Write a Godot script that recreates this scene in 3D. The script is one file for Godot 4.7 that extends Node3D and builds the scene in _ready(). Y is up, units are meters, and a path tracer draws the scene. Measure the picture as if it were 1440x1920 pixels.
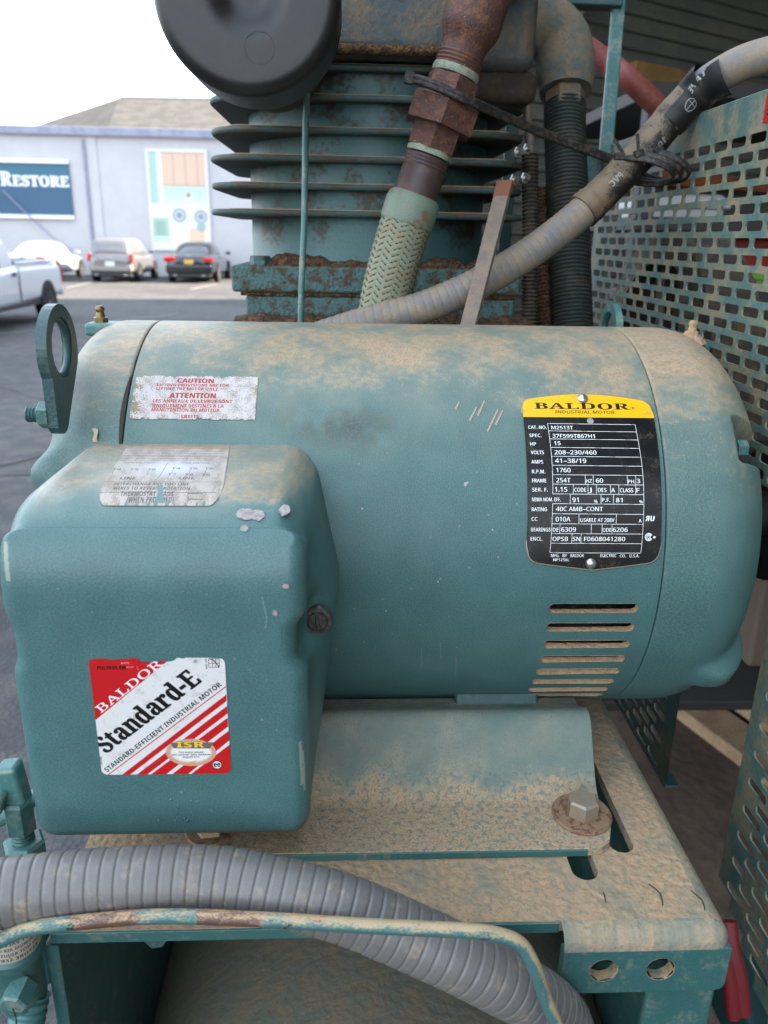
extends Node3D

# ---------------------------------------------------------------- geometry
class Geo:
	var v := PackedVector3Array()
	var n := PackedVector3Array()
	var t := PackedVector2Array()
	var ix := PackedInt32Array()

	func tri(a: int, b: int, c: int) -> void:
		var g := (v[b] - v[a]).cross(v[c] - v[a])
		if g.dot(n[a] + n[b] + n[c]) > 0.0:
			ix.append_array([a, c, b])
		else:
			ix.append_array([a, b, c])

	func vert(p: Vector3, nn: Vector3, uv := Vector2.ZERO) -> int:
		v.append(p)
		n.append(nn)
		t.append(uv)
		return v.size() - 1

	# corners run counter-clockwise when seen from outside
	func quad(a: Vector3, b: Vector3, c: Vector3, d: Vector3) -> void:
		var nn := (c - a).cross(d - b).normalized()
		var k := vert(a, nn)
		vert(b, nn)
		vert(c, nn)
		vert(d, nn)
		tri(k, k + 1, k + 2)
		tri(k, k + 2, k + 3)

	func face3(a: Vector3, b: Vector3, c: Vector3) -> void:
		var nn := (b - a).cross(c - a).normalized()
		var k := vert(a, nn)
		vert(b, nn)
		vert(c, nn)
		tri(k, k + 1, k + 2)

	# f(i, j) -> Vector3; uvf(i, j) -> Vector2
	func grid(f: Callable, nu: int, nv: int, cu := false, cv := false, flip := false, uvf: Variant = null) -> void:
		var p := []
		for i in nu + 1:
			var row := PackedVector3Array()
			for j in nv + 1:
				row.append(f.call(float(i) / nu, float(j) / nv))
			p.append(row)
		var k := v.size()
		for i in nu + 1:
			for j in nv + 1:
				var i0 := i - 1 if i > 0 else (nu - 1 if cu else 0)
				var i1 := i + 1 if i < nu else (1 if cu else nu)
				var j0 := j - 1 if j > 0 else (nv - 1 if cv else 0)
				var j1 := j + 1 if j < nv else (1 if cv else nv)
				var nn: Vector3 = (p[i1][j] - p[i0][j]).cross(p[i][j1] - p[i][j0])
				if nn.length_squared() < 1e-22:
					nn = (p[clampi(i1, 0, nu)][j1] - p[i0][j0]).cross(p[i0][j1] - p[i1][j0])
				nn = nn.normalized() * (-1.0 if flip else 1.0)
				vert(p[i][j], nn, uvf.call(float(i) / nu, float(j) / nv) if uvf != null else Vector2(float(i) / nu, float(j) / nv))
		for i in nu:
			for j in nv:
				var a := k + i * (nv + 1) + j
				var b := a + nv + 1
				tri(a, b, b + 1)
				tri(a, b + 1, a + 1)

	# box with rounded edges, centred, turned by xf
	func rbox(size: Vector3, r: float, xf := Transform3D(), seg := 2) -> void:
		var h := size / 2.0
		r = minf(r, minf(h.x, minf(h.y, h.z)))
		var inner := h - Vector3.ONE * r
		for axis in 3:
			for s in [-1.0, 1.0]:
				var u := (axis + 1) % 3
				var w := (axis + 2) % 3
				var ku := _steps(inner[u], h[u], seg)
				var kw := _steps(inner[w], h[w], seg)
				var k := v.size()
				for a in ku:
					for b in kw:
						var p := Vector3.ZERO
						p[axis] = s * h[axis]
						p[u] = a
						p[w] = b
						var c := p.clamp(-inner, inner)
						var d := p - c
						var nn := Vector3.ZERO
						nn[axis] = s
						if r > 0.0:
							nn = d.normalized()
							p = c + nn * r
						vert(xf * p, (xf.basis * nn).normalized(), Vector2(a, b))
				var m := kw.size()
				for i in ku.size() - 1:
					for j in m - 1:
						var q := k + i * m + j
						tri(q, q + m, q + m + 1)
						tri(q, q + m + 1, q + 1)

	func _steps(inner: float, h: float, seg: int) -> Array:
		var o := []
		var r := h - inner
		if r <= 0.0:
			return [-h, h]
		for i in seg + 1:
			o.append(-inner - r * tan(PI / 4 * (1.0 - float(i) / seg)))
		for i in seg + 1:
			o.append(inner + r * tan(PI / 4 * float(i) / seg))
		return o

	# profile of (r, h) running counter-clockwise in that plane, turned about +Y of xf
	func lathe(prof: Array, seg: int, xf := Transform3D(), sharp := 0.6) -> void:
		var m := prof.size()
		for i in m - 1:
			var a: Vector2 = prof[i]
			var b: Vector2 = prof[i + 1]
			if a.distance_squared_to(b) < 1e-14:
				continue
			var d := (b - a).normalized()
			var na := d
			var nb := d
			if i > 0 and absf(d.angle_to((a - prof[i - 1]))) < sharp:
				na = (d + (a - prof[i - 1]).normalized()).normalized()
			if i < m - 2 and absf(d.angle_to((prof[i + 2] - b))) < sharp:
				nb = (d + (prof[i + 2] - b).normalized()).normalized()
			var k := v.size()
			for j in seg + 1:
				var an := TAU * j / seg
				var c := cos(an)
				var s := sin(an)
				vert(xf * Vector3(a.x * c, a.y, a.x * s), (xf.basis * Vector3(na.y * c, -na.x, na.y * s)).normalized(), Vector2(float(j) / seg, a.y))
				vert(xf * Vector3(b.x * c, b.y, b.x * s), (xf.basis * Vector3(nb.y * c, -nb.x, nb.y * s)).normalized(), Vector2(float(j) / seg, b.y))
			for j in seg:
				var q := k + j * 2
				if a.x > 1e-9:
					tri(q, q + 2, q + 1)
				if b.x > 1e-9:
					tri(q + 1, q + 2, q + 3)

	# tube along pts; rf(s_metres, angle) -> radius; uv = (angle share, s)
	func tube(pts: PackedVector3Array, rf: Callable, seg: int, caps := true, up0 := Vector3.UP) -> void:
		var m := pts.size()
		var s := 0.0
		var tn := (pts[1] - pts[0]).normalized()
		var up := (up0 - tn * up0.dot(tn)).normalized()
		if up.length() < 0.1:
			up = tn.cross(Vector3(1, 0.3, 0)).normalized()
		var fr := []
		for i in m:
			var t2 := (pts[mini(i + 1, m - 1)] - pts[maxi(i - 1, 0)]).normalized()
			up = (up - t2 * up.dot(t2)).normalized()
			if i > 0:
				s += pts[i].distance_to(pts[i - 1])
			fr.append([pts[i], up, t2.cross(up), s, t2])
		var g := func(u: float, w: float) -> Vector3:
			var f: Array = fr[roundi(u * (m - 1))]
			var a := TAU * w
			return f[0] + (f[1] * cos(a) + f[2] * sin(a)) * rf.call(f[3], a)
		var uvf := func(u: float, w: float) -> Vector2:
			return Vector2(w, fr[roundi(u * (m - 1))][3])
		grid(g, m - 1, seg, false, true, true, uvf)
		if caps:
			for e in [0, m - 1]:
				var f: Array = fr[e]
				var nn: Vector3 = f[4] * (-1.0 if e == 0 else 1.0)
				var k := vert(f[0], nn, Vector2(0, f[3]))
				for j in seg + 1:
					var a := TAU * j / seg
					vert(f[0] + (f[1] * cos(a) + f[2] * sin(a)) * rf.call(f[3], a), nn, Vector2(float(j) / seg, f[3]))
				for j in seg:
					tri(k, k + 1 + j, k + 2 + j)

	# flat polygon (x, y) with a bevel, extruded from z = 0 to depth, moved by xf
	func prism(poly: PackedVector2Array, depth: float, xf := Transform3D(), bevel := 0.0, smooth := 0.5) -> void:
		if not Geometry2D.is_polygon_clockwise(poly):
			pass
		else:
			poly = poly.duplicate()
			poly.reverse()
		var m := poly.size()
		var ins := PackedVector2Array()
		var nr := PackedVector2Array()
		for i in m:
			var d0 := (poly[i] - poly[(i + m - 1) % m]).normalized()
			var d1 := (poly[(i + 1) % m] - poly[i]).normalized()
			var a := Vector2(d0.y, -d0.x)
			var b := Vector2(d1.y, -d1.x)
			var q := (a + b).normalized()
			nr.append(b)
			ins.append(poly[i] - q * bevel / maxf(0.3, q.dot(a)))
		var idx := Geometry2D.triangulate_polygon(ins)
		for e in 2:
			var z := depth if e == 1 else 0.0
			var nn := (xf.basis * Vector3(0, 0, 1 if e == 1 else -1)).normalized()
			var k := v.size()
			for q in ins:
				vert(xf * Vector3(q.x, q.y, z), nn, q)
			for i in range(0, idx.size(), 3):
				tri(k + idx[i], k + idx[i + 1], k + idx[i + 2])
		for i in m:
			var j := (i + 1) % m
			var b := nr[i]
			var bp := nr[(i + m - 1) % m]
			var bn := nr[j]
			var n0 := (b + bp).normalized() if absf(b.angle_to(bp)) < smooth else b
			var n1 := (b + bn).normalized() if absf(b.angle_to(bn)) < smooth else b
			var lv := [[poly, bevel, 0.0], [poly, depth - bevel, 0.0]]
			if bevel > 0.0:
				lv = [[ins, 0.0, -1.0], [poly, bevel, -0.4], [poly, depth - bevel, 0.4], [ins, depth, 1.0]]
			for e in lv.size() - 1:
				var k := v.size()
				for q in [[lv[e], i, n0], [lv[e], j, n1], [lv[e + 1], j, n1], [lv[e + 1], i, n0]]:
					var p2: Vector2 = q[0][0][q[1]]
					var n2: Vector2 = q[2]
					vert(xf * Vector3(p2.x, p2.y, q[0][1]), (xf.basis * Vector3(n2.x, n2.y, q[0][2]).normalized()).normalized(), p2)
				tri(k, k + 1, k + 2)
				tri(k, k + 2, k + 3)

	# sheet z = 0..depth with holes; holes join the outline through slits
	func sheet(outer: PackedVector2Array, holes: Array, depth: float, xf := Transform3D()) -> void:
		var poly := outer.duplicate()
		if Geometry2D.is_polygon_clockwise(poly):
			poly.reverse()
		var edges := [poly.duplicate()]
		for h in holes:
			var hole: PackedVector2Array = h.duplicate()
			if not Geometry2D.is_polygon_clockwise(hole):
				hole.reverse()
			edges.append(hole)
			var best := 1e9
			var bi := 0
			var bj := 0
			for i in poly.size():
				for j in hole.size():
					var d := poly[i].distance_squared_to(hole[j])
					if d < best:
						best = d
						bi = i
						bj = j
			var out := PackedVector2Array()
			for i in bi + 1:
				out.append(poly[i])
			for j in hole.size() + 1:
				out.append(hole[(bj + j) % hole.size()])
			for i in range(bi, poly.size()):
				out.append(poly[i])
			poly = out
		var idx := Geometry2D.triangulate_polygon(poly)
		for e in 2:
			var nn := (xf.basis * Vector3(0, 0, 1 if e == 1 else -1)).normalized()
			var k := v.size()
			for q in poly:
				vert(xf * Vector3(q.x, q.y, depth * e), nn, q)
			for i in range(0, idx.size(), 3):
				tri(k + idx[i], k + idx[i + 1], k + idx[i + 2])
		for ed in edges:
			var m: int = ed.size()
			for i in m:
				var a: Vector2 = ed[i]
				var b: Vector2 = ed[(i + 1) % m]
				quad(xf * Vector3(a.x, a.y, 0), xf * Vector3(b.x, b.y, 0), xf * Vector3(b.x, b.y, depth), xf * Vector3(a.x, a.y, depth))


# ---------------------------------------------------------------- small helpers
var names := {}
var M := {}

func V(x: float, y: float, z: float) -> Vector3:
	return Vector3(x, y, z)

func numbered(called: String) -> String:
	var k: int = names.get(called, 0)
	names[called] = k + 1
	return called if k == 0 else "%s_%03d" % [called, k]

func tag(o: Node, label := "", category := "", group := "", kind := "") -> Node:
	if label: o.set_meta("label", label)
	if category: o.set_meta("category", category)
	if group: o.set_meta("group", group)
	if kind: o.set_meta("kind", kind)
	return o

func thing(called: String, label: String, category: String, at := Vector3.ZERO, turn := 0.0, group := "") -> Node3D:
	var o := Node3D.new()
	o.name = numbered(called)
	add_child(o)
	o.position = at
	o.rotation.y = turn
	tag(o, label, category, group)
	return o

func origin_of(o: Node) -> Vector3:
	var p := Vector3.ZERO
	while o is Node3D and o != self:
		p += o.position
		o = o.get_parent()
	return p

# commits a Geo given in world coordinates (or in the parent's own, when local) as one mesh
func put(called: String, g: Geo, m: Material, parent: Node = self, local := false) -> MeshInstance3D:
	var off := Vector3.ZERO if local else origin_of(parent)
	var vv := g.v
	if off != Vector3.ZERO:
		vv = Transform3D(Basis(), -off) * g.v
	var a := []
	a.resize(Mesh.ARRAY_MAX)
	a[Mesh.ARRAY_VERTEX] = vv
	a[Mesh.ARRAY_NORMAL] = g.n
	a[Mesh.ARRAY_TEX_UV] = g.t
	a[Mesh.ARRAY_INDEX] = g.ix
	var me := ArrayMesh.new()
	me.add_surface_from_arrays(Mesh.PRIMITIVE_TRIANGLES, a)
	var o := MeshInstance3D.new()
	o.mesh = me
	o.material_override = null
	me.surface_set_material(0, m)
	if parent == self:
		o.name = numbered(called)
		add_child(o)
	else:
		o.name = called
		if parent.has_node(NodePath(called)):
			var k := 1
			while parent.has_node(NodePath("%s_%03d" % [called, k])):
				k += 1
			o.name = "%s_%03d" % [called, k]
		parent.add_child(o)
	return o

func spline(pts: Array, per := 8) -> PackedVector3Array:
	var o := PackedVector3Array()
	var m := pts.size()
	for i in m - 1:
		var p0: Vector3 = pts[maxi(i - 1, 0)]
		var p1: Vector3 = pts[i]
		var p2: Vector3 = pts[i + 1]
		var p3: Vector3 = pts[mini(i + 2, m - 1)]
		for k in per:
			o.append(p1.cubic_interpolate(p2, p0, p3, float(k) / per))
	o.append(pts[m - 1])
	return o

# same curve cut into even steps
func even(pts: PackedVector3Array, step: float) -> PackedVector3Array:
	var c := Curve3D.new()
	c.bake_interval = step * 0.5
	for p in pts:
		c.add_point(p)
	var l := c.get_baked_length()
	var k := maxi(2, ceili(l / step))
	var o := PackedVector3Array()
	for i in k + 1:
		o.append(c.sample_baked(l * i / k))
	return o

func along(pts: PackedVector3Array, a: float, b: float) -> PackedVector3Array:
	var c := Curve3D.new()
	for p in pts:
		c.add_point(p)
	var l := c.get_baked_length()
	var o := PackedVector3Array()
	for i in 25:
		o.append(c.sample_baked(l * lerpf(a, b, i / 24.0)))
	return o

# transform whose +Y runs along d, origin p
func aim(p: Vector3, d: Vector3, x := Vector3(1, 0, 0.01)) -> Transform3D:
	var y := d.normalized()
	var xx := (x - y * x.dot(y)).normalized()
	if xx.length() < 0.5:
		xx = y.cross(Vector3(0.3, 0.2, 1)).normalized()
	return Transform3D(Basis(xx, y, xx.cross(y)), p)

func ngon(k: int, r: float, turn := 0.0, c := Vector2.ZERO) -> PackedVector2Array:
	var o := PackedVector2Array()
	for i in k:
		o.append(c + Vector2.from_angle(TAU * i / k + turn) * r)
	return o

func stadium(l: float, h: float, r: float, k := 4) -> PackedVector2Array:
	var o := PackedVector2Array()
	for c in [[1, -1, -90], [1, 1, 0], [-1, 1, 90], [-1, -1, 180]]:
		for i in k + 1:
			var a := deg_to_rad(c[2] + 90.0 * i / k)
			o.append(Vector2(c[0] * (l / 2 - r), c[1] * (h / 2 - r)) + Vector2(cos(a), sin(a)) * r)
	return o

# hexagonal nut or bolt head along +Y of xf, with its corners turned off
func hexnut(g: Geo, r: float, h: float, xf: Transform3D, top := 0.86) -> void:
	var k := ngon(6, r)
	for i in 6:
		var a := k[i]
		var b := k[(i + 1) % 6]
		var y1 := h * top
		g.quad(xf * V(b.x, 0, b.y), xf * V(a.x, 0, a.y), xf * V(a.x, y1, a.y), xf * V(b.x, y1, b.y))
		g.quad(xf * V(b.x, y1, b.y), xf * V(a.x, y1, a.y), xf * V(a.x * 0.86, h, a.y * 0.86), xf * V(b.x * 0.86, h, b.y * 0.86))
		g.face3(xf * V(b.x * 0.86, h, b.y * 0.86), xf * V(a.x * 0.86, h, a.y * 0.86), xf * V(0, h, 0))
		g.face3(xf * V(a.x, 0, a.y), xf * V(b.x, 0, b.y), xf * V(0, 0, 0))

func box(size: Vector3, at: Vector3, r := 0.0, turn := Basis()) -> Geo:
	var g := Geo.new()
	g.rbox(size, r, Transform3D(turn, at))
	return g

func sstep(a: float, b: float, x: float) -> float:
	return smoothstep(a, b, x)

# ---------------------------------------------------------------- textures
var NA := FastNoiseLite.new()
var NB := FastNoiseLite.new()
var NC := FastNoiseLite.new()

func setup_noise() -> void:
	NA.seed = 11
	NA.frequency = 1.0
	NA.fractal_octaves = 4
	NB.seed = 23
	NB.frequency = 1.0
	NB.fractal_octaves = 2
	NC.seed = 37
	NC.frequency = 1.0
	NC.fractal_type = FastNoiseLite.FRACTAL_NONE

func bake(w: int, h: int, f: Callable) -> ImageTexture:
	return ImageTexture.create_from_image(bake_image(w, h, f))

func bake_image(w: int, h: int, f: Callable) -> Image:
	var d := PackedByteArray()
	d.resize(w * h * 3)
	var k := 0
	for j in h:
		for i in w:
			var c: Color = f.call((i + 0.5) / w, (j + 0.5) / h)
			d[k] = clampi(int(c.r * 255.0), 0, 255)
			d[k + 1] = clampi(int(c.g * 255.0), 0, 255)
			d[k + 2] = clampi(int(c.b * 255.0), 0, 255)
			k += 3
	return Image.create_from_data(w, h, false, Image.FORMAT_RGB8, d)

# seamless noise picture, 0..1
func noise_px(size: int, freq: float, oct: int, sd: int, kind := FastNoiseLite.TYPE_SIMPLEX_SMOOTH) -> PackedByteArray:
	var q := FastNoiseLite.new()
	q.noise_type = kind
	q.seed = sd
	q.frequency = freq
	q.fractal_octaves = oct
	return q.get_seamless_image(size, size).get_data()

func mat(m: StandardMaterial3D, rough: float, metal := 0.0, spec := 0.5) -> StandardMaterial3D:
	m.roughness = rough
	m.metallic = metal
	m.metallic_specular = spec
	return m

func plain(c: Color, rough := 0.5, metal := 0.0) -> StandardMaterial3D:
	var m := StandardMaterial3D.new()
	m.albedo_color = c
	return mat(m, rough, metal)

func textured(t: Texture2D, rough := 0.6, metal := 0.0) -> StandardMaterial3D:
	var m := StandardMaterial3D.new()
	m.albedo_texture = t
	return mat(m, rough, metal)

# world triplanar: size = metres that one repeat covers
func tri_mat(t: Texture2D, size: float, rough := 0.6, metal := 0.0, bump: Texture2D = null, depth := 0.05) -> StandardMaterial3D:
	var m := textured(t, rough, metal)
	m.uv1_triplanar = true
	m.uv1_world_triplanar = true
	m.uv1_triplanar_sharpness = 4.0
	m.uv1_scale = Vector3.ONE / size
	if bump:
		m.heightmap_enabled = true
		m.heightmap_texture = bump
		m.heightmap_scale = depth
	return m

# two-tone weathered texture: base colour with patches of cover colour
func weathered(size: int, base: Color, cover: Color, share: float, soft: float, f1: float, f2: float, sd: int, grain := 0.12, third := Color(0, 0, 0, 0), share3 := 0.0) -> ImageTexture:
	var a := noise_px(size, f1, 4, sd)
	var b := noise_px(size, f2, 3, sd + 1)
	var c := noise_px(size, 0.25, 2, sd + 2)
	var th := 1.0 - share
	return bake(size, size, func(u: float, w: float) -> Color:
		var k := int(w * size) * size + int(u * size)
		var x := a[k] / 255.0 * 0.62 + b[k] / 255.0 * 0.38
		var g := (c[k] / 255.0 - 0.5) * 2.0 * grain
		var m := smoothstep(th - soft, th + soft, x)
		var col := base.lerp(cover, m)
		if share3 > 0.0:
			var y := b[k] / 255.0 * 0.5 + (1.0 - a[k] / 255.0) * 0.5
			col = col.lerp(third, smoothstep(1.0 - share3 - 0.04, 1.0 - share3 + 0.04, y))
		return Color(col.r * (1 + g), col.g * (1 + g), col.b * (1 + g)))

func bump_tex(size: int, freq: float, oct: int, sd: int) -> ImageTexture:
	var q := noise_px(size, freq, oct, sd)
	return ImageTexture.create_from_image(Image.create_from_data(size, size, false, Image.FORMAT_L8, q))

# ---------------------------------------------------------------- lettering
var fonts := {}

func font_of(n: String) -> SystemFont:
	if not fonts.has(n):
		var f := SystemFont.new()
		var bold := n.ends_with("!")
		f.font_names = PackedStringArray([n.trim_suffix("!")])
		f.font_weight = 700 if bold else 400
		fonts[n] = f
	return fonts[n]

func fill_tri(im: Image, a: Vector2, b: Vector2, c: Vector2, col: Color) -> void:
	var y0 := maxi(0, ceili(minf(a.y, minf(b.y, c.y)) - 0.5))
	var y1 := mini(im.get_height() - 1, floori(maxf(a.y, maxf(b.y, c.y)) - 0.5))
	var e := [a, b, b, c, c, a]
	for y in range(y0, y1 + 1):
		var yy := y + 0.5
		var lo := 1e9
		var hi := -1e9
		for k in [0, 2, 4]:
			var p: Vector2 = e[k]
			var q: Vector2 = e[k + 1]
			if (p.y <= yy) != (q.y <= yy):
				var x := p.x + (q.x - p.x) * (yy - p.y) / (q.y - p.y)
				lo = minf(lo, x)
				hi = maxf(hi, x)
		var x0 := roundi(lo)
		var x1 := roundi(hi)
		if x1 > x0:
			im.fill_rect(Rect2i(x0, y, x1 - x0, 1), col)

func fill_poly(im: Image, poly: PackedVector2Array, col: Color) -> void:
	var idx := Geometry2D.triangulate_polygon(poly)
	for i in range(0, idx.size(), 3):
		fill_tri(im, poly[idx[i]], poly[idx[i + 1]], poly[idx[i + 2]], col)

func stroke(im: Image, a: Vector2, b: Vector2, w: float, col: Color) -> void:
	var d := (b - a).normalized().orthogonal() * w / 2.0
	fill_tri(im, a + d, b + d, b - d, col)
	fill_tri(im, a + d, b - d, a - d, col)

# text whose baseline runs from p0 to p1, with that cap height; bold thickens the strokes by that many pixels
func ink(im: Image, s: String, fname: String, p0: Vector2, p1: Vector2, cap: float, col: Color, shear := 0.0, bold := 0.0) -> void:
	var t := TextMesh.new()
	t.font = font_of(fname)
	t.font_size = 64
	t.pixel_size = 1.0
	t.depth = 0.0
	t.text = "H"
	var hb := t.get_aabb()
	t.text = s
	var bb := t.get_aabb()
	var a := t.surface_get_arrays(0)
	var vs: PackedVector3Array = a[Mesh.ARRAY_VERTEX]
	var ids: PackedInt32Array = a[Mesh.ARRAY_INDEX] if a[Mesh.ARRAY_INDEX] != null else PackedInt32Array(range(vs.size()))
	var ex := (p1 - p0)
	var dir := ex.normalized()
	var up := Vector2(dir.y, -dir.x)
	var pts := PackedVector2Array()
	for p in vs:
		var h := (p.y - hb.position.y) / hb.size.y * cap
		pts.append(p0 + ex * ((p.x - bb.position.x) / bb.size.x) + up * h + dir * h * shear)
	var offs := [Vector2.ZERO]
	if bold > 0.0:
		offs = [dir * bold, -dir * bold, up * bold * 0.6, -up * bold * 0.6]
	for o in offs:
		for i in range(0, ids.size(), 3):
			fill_tri(im, pts[ids[i]] + o, pts[ids[i + 1]] + o, pts[ids[i + 2]] + o, col)

# seamless teal paint under settled dust: cover = how much of it is dusty, spots = strength of the bare specks
func dusted(size: int, metres: float, cover: float, spots: float, sd: int) -> ImageTexture:
	var a := noise_px(size, 4.0 / size, 4, sd)
	var b := noise_px(size, metres / size * 130.0, 2, sd + 1)
	var c := noise_px(size, 0.30, 2, sd + 2)
	var d := noise_px(size, metres / size * 210.0, 2, sd + 3)
	return bake(size, size, func(u: float, w: float) -> Color:
		var k := int(w * size) * size + int(u * size)
		var big := a[k] / 255.0 - 0.5
		var mid := b[k] / 255.0 - 0.5
		var fine := c[k] / 255.0 - 0.5
		var sp := d[k] / 255.0 - 0.5
		var m := clampf(cover - 0.05 + big * 0.65 + mid * 0.18 + fine * 0.35, 0.0, 1.0)
		m *= 1.0 - 0.7 * spots * smoothstep(0.15, 0.36, sp + big * 0.45)
		var g := 1.0 + fine * 0.22 + mid * 0.12
		return Color(0.285, 0.395, 0.395).lerp(Color(DUST.r * g, DUST.g * g, DUST.b * g), m))
# ---------------------------------------------------------------- the scene
func _ready() -> void:
	setup_noise()
	var cam := Camera3D.new()
	cam.name = "camera"
	var right := Vector3(0.998930, 0.018130, 0.042535)
	var fwd := Vector3(0.046133, -0.328867, -0.943249)
	cam.transform = Transform3D(Basis(right, right.cross(fwd), -fwd).orthonormalized(), Vector3(-0.0317, 1.7463, 0.6490))
	cam.near = 0.02
	cam.far = 600.0
	cam.fov = 66.0
	var lens := CameraAttributesPhysical.new()
	lens.frustum_focal_length = 18.475
	lens.frustum_focus_distance = 0.56
	lens.exposure_aperture = 7.0
	lens.frustum_near = 0.02
	lens.frustum_far = 600.0
	cam.attributes = lens
	add_child(cam)
	cam.current = true

	var env := Environment.new()
	env.background_mode = Environment.BG_SKY
	var sm := ProceduralSkyMaterial.new()
	sm.sky_top_color = Color(0.60, 0.665, 0.745)
	sm.sky_horizon_color = Color(0.93, 0.95, 0.96)
	sm.sky_curve = 0.16
	sm.ground_bottom_color = Color(0.25, 0.24, 0.23)
	sm.ground_horizon_color = Color(0.55, 0.55, 0.55)
	sm.sun_angle_max = 2.0
	sm.sky_energy_multiplier = 0.85
	sm.sky_cover = cirrus()
	sm.sky_cover_modulate = Color(1, 1, 1, 0.5)
	var sky := Sky.new()
	sky.sky_material = sm
	env.sky = sky
	env.tonemap_mode = Environment.TONE_MAPPER_LINEAR
	env.tonemap_exposure = 8.2
	env.sdfgi_enabled = true
	env.ssao_enabled = true
	env.ssil_enabled = true
	var we := WorldEnvironment.new()
	we.name = "world_environment"
	we.environment = env
	add_child(we)

	var sun := DirectionalLight3D.new()
	sun.name = "sun"
	sun.light_color = Color(1.0, 0.93, 0.83)
	sun.light_energy = 1.35
	sun.light_angular_distance = 0.5
	sun.shadow_enabled = true
	var to_sun := Vector3(0.985 * cos(deg_to_rad(32)), sin(deg_to_rad(32)), -0.17 * cos(deg_to_rad(32)))
	sun.basis = Basis.looking_at(-to_sun, Vector3.UP)
	add_child(sun)

	make_materials()
	build_ground()
	build_far_building()
	build_shed()
	build_cars()
	build_tank_and_base()
	build_pump()
	build_belt_guard()
	build_motor()
	build_pipes()
	build_small_fittings()

func cirrus() -> Texture2D:
	var q := FastNoiseLite.new()
	q.seed = 5
	q.fractal_octaves = 5
	q.frequency = 2.2
	var im := Image.create(512, 256, false, Image.FORMAT_RGBA8)
	for j in 256:
		for i in 512:
			var lon := TAU * i / 512.0
			var lat := PI * (0.5 - (j + 0.5) / 256.0)
			var d := Vector3(cos(lat) * cos(lon), sin(lat), cos(lat) * sin(lon))
			var x := q.get_noise_3d(d.x * 0.8, d.y * 2.4, d.z * 0.8)
			var a := smoothstep(0.0, 0.5, x) * smoothstep(0.02, 0.3, d.y)
			im.set_pixel(i, j, Color(1, 1, 1, a))
	return ImageTexture.create_from_image(im)

const TEAL := Color(0.240, 0.410, 0.400)
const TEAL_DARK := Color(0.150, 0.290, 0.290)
const DUST := Color(0.640, 0.530, 0.410)
const RUST := Color(0.330, 0.200, 0.120)

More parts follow.
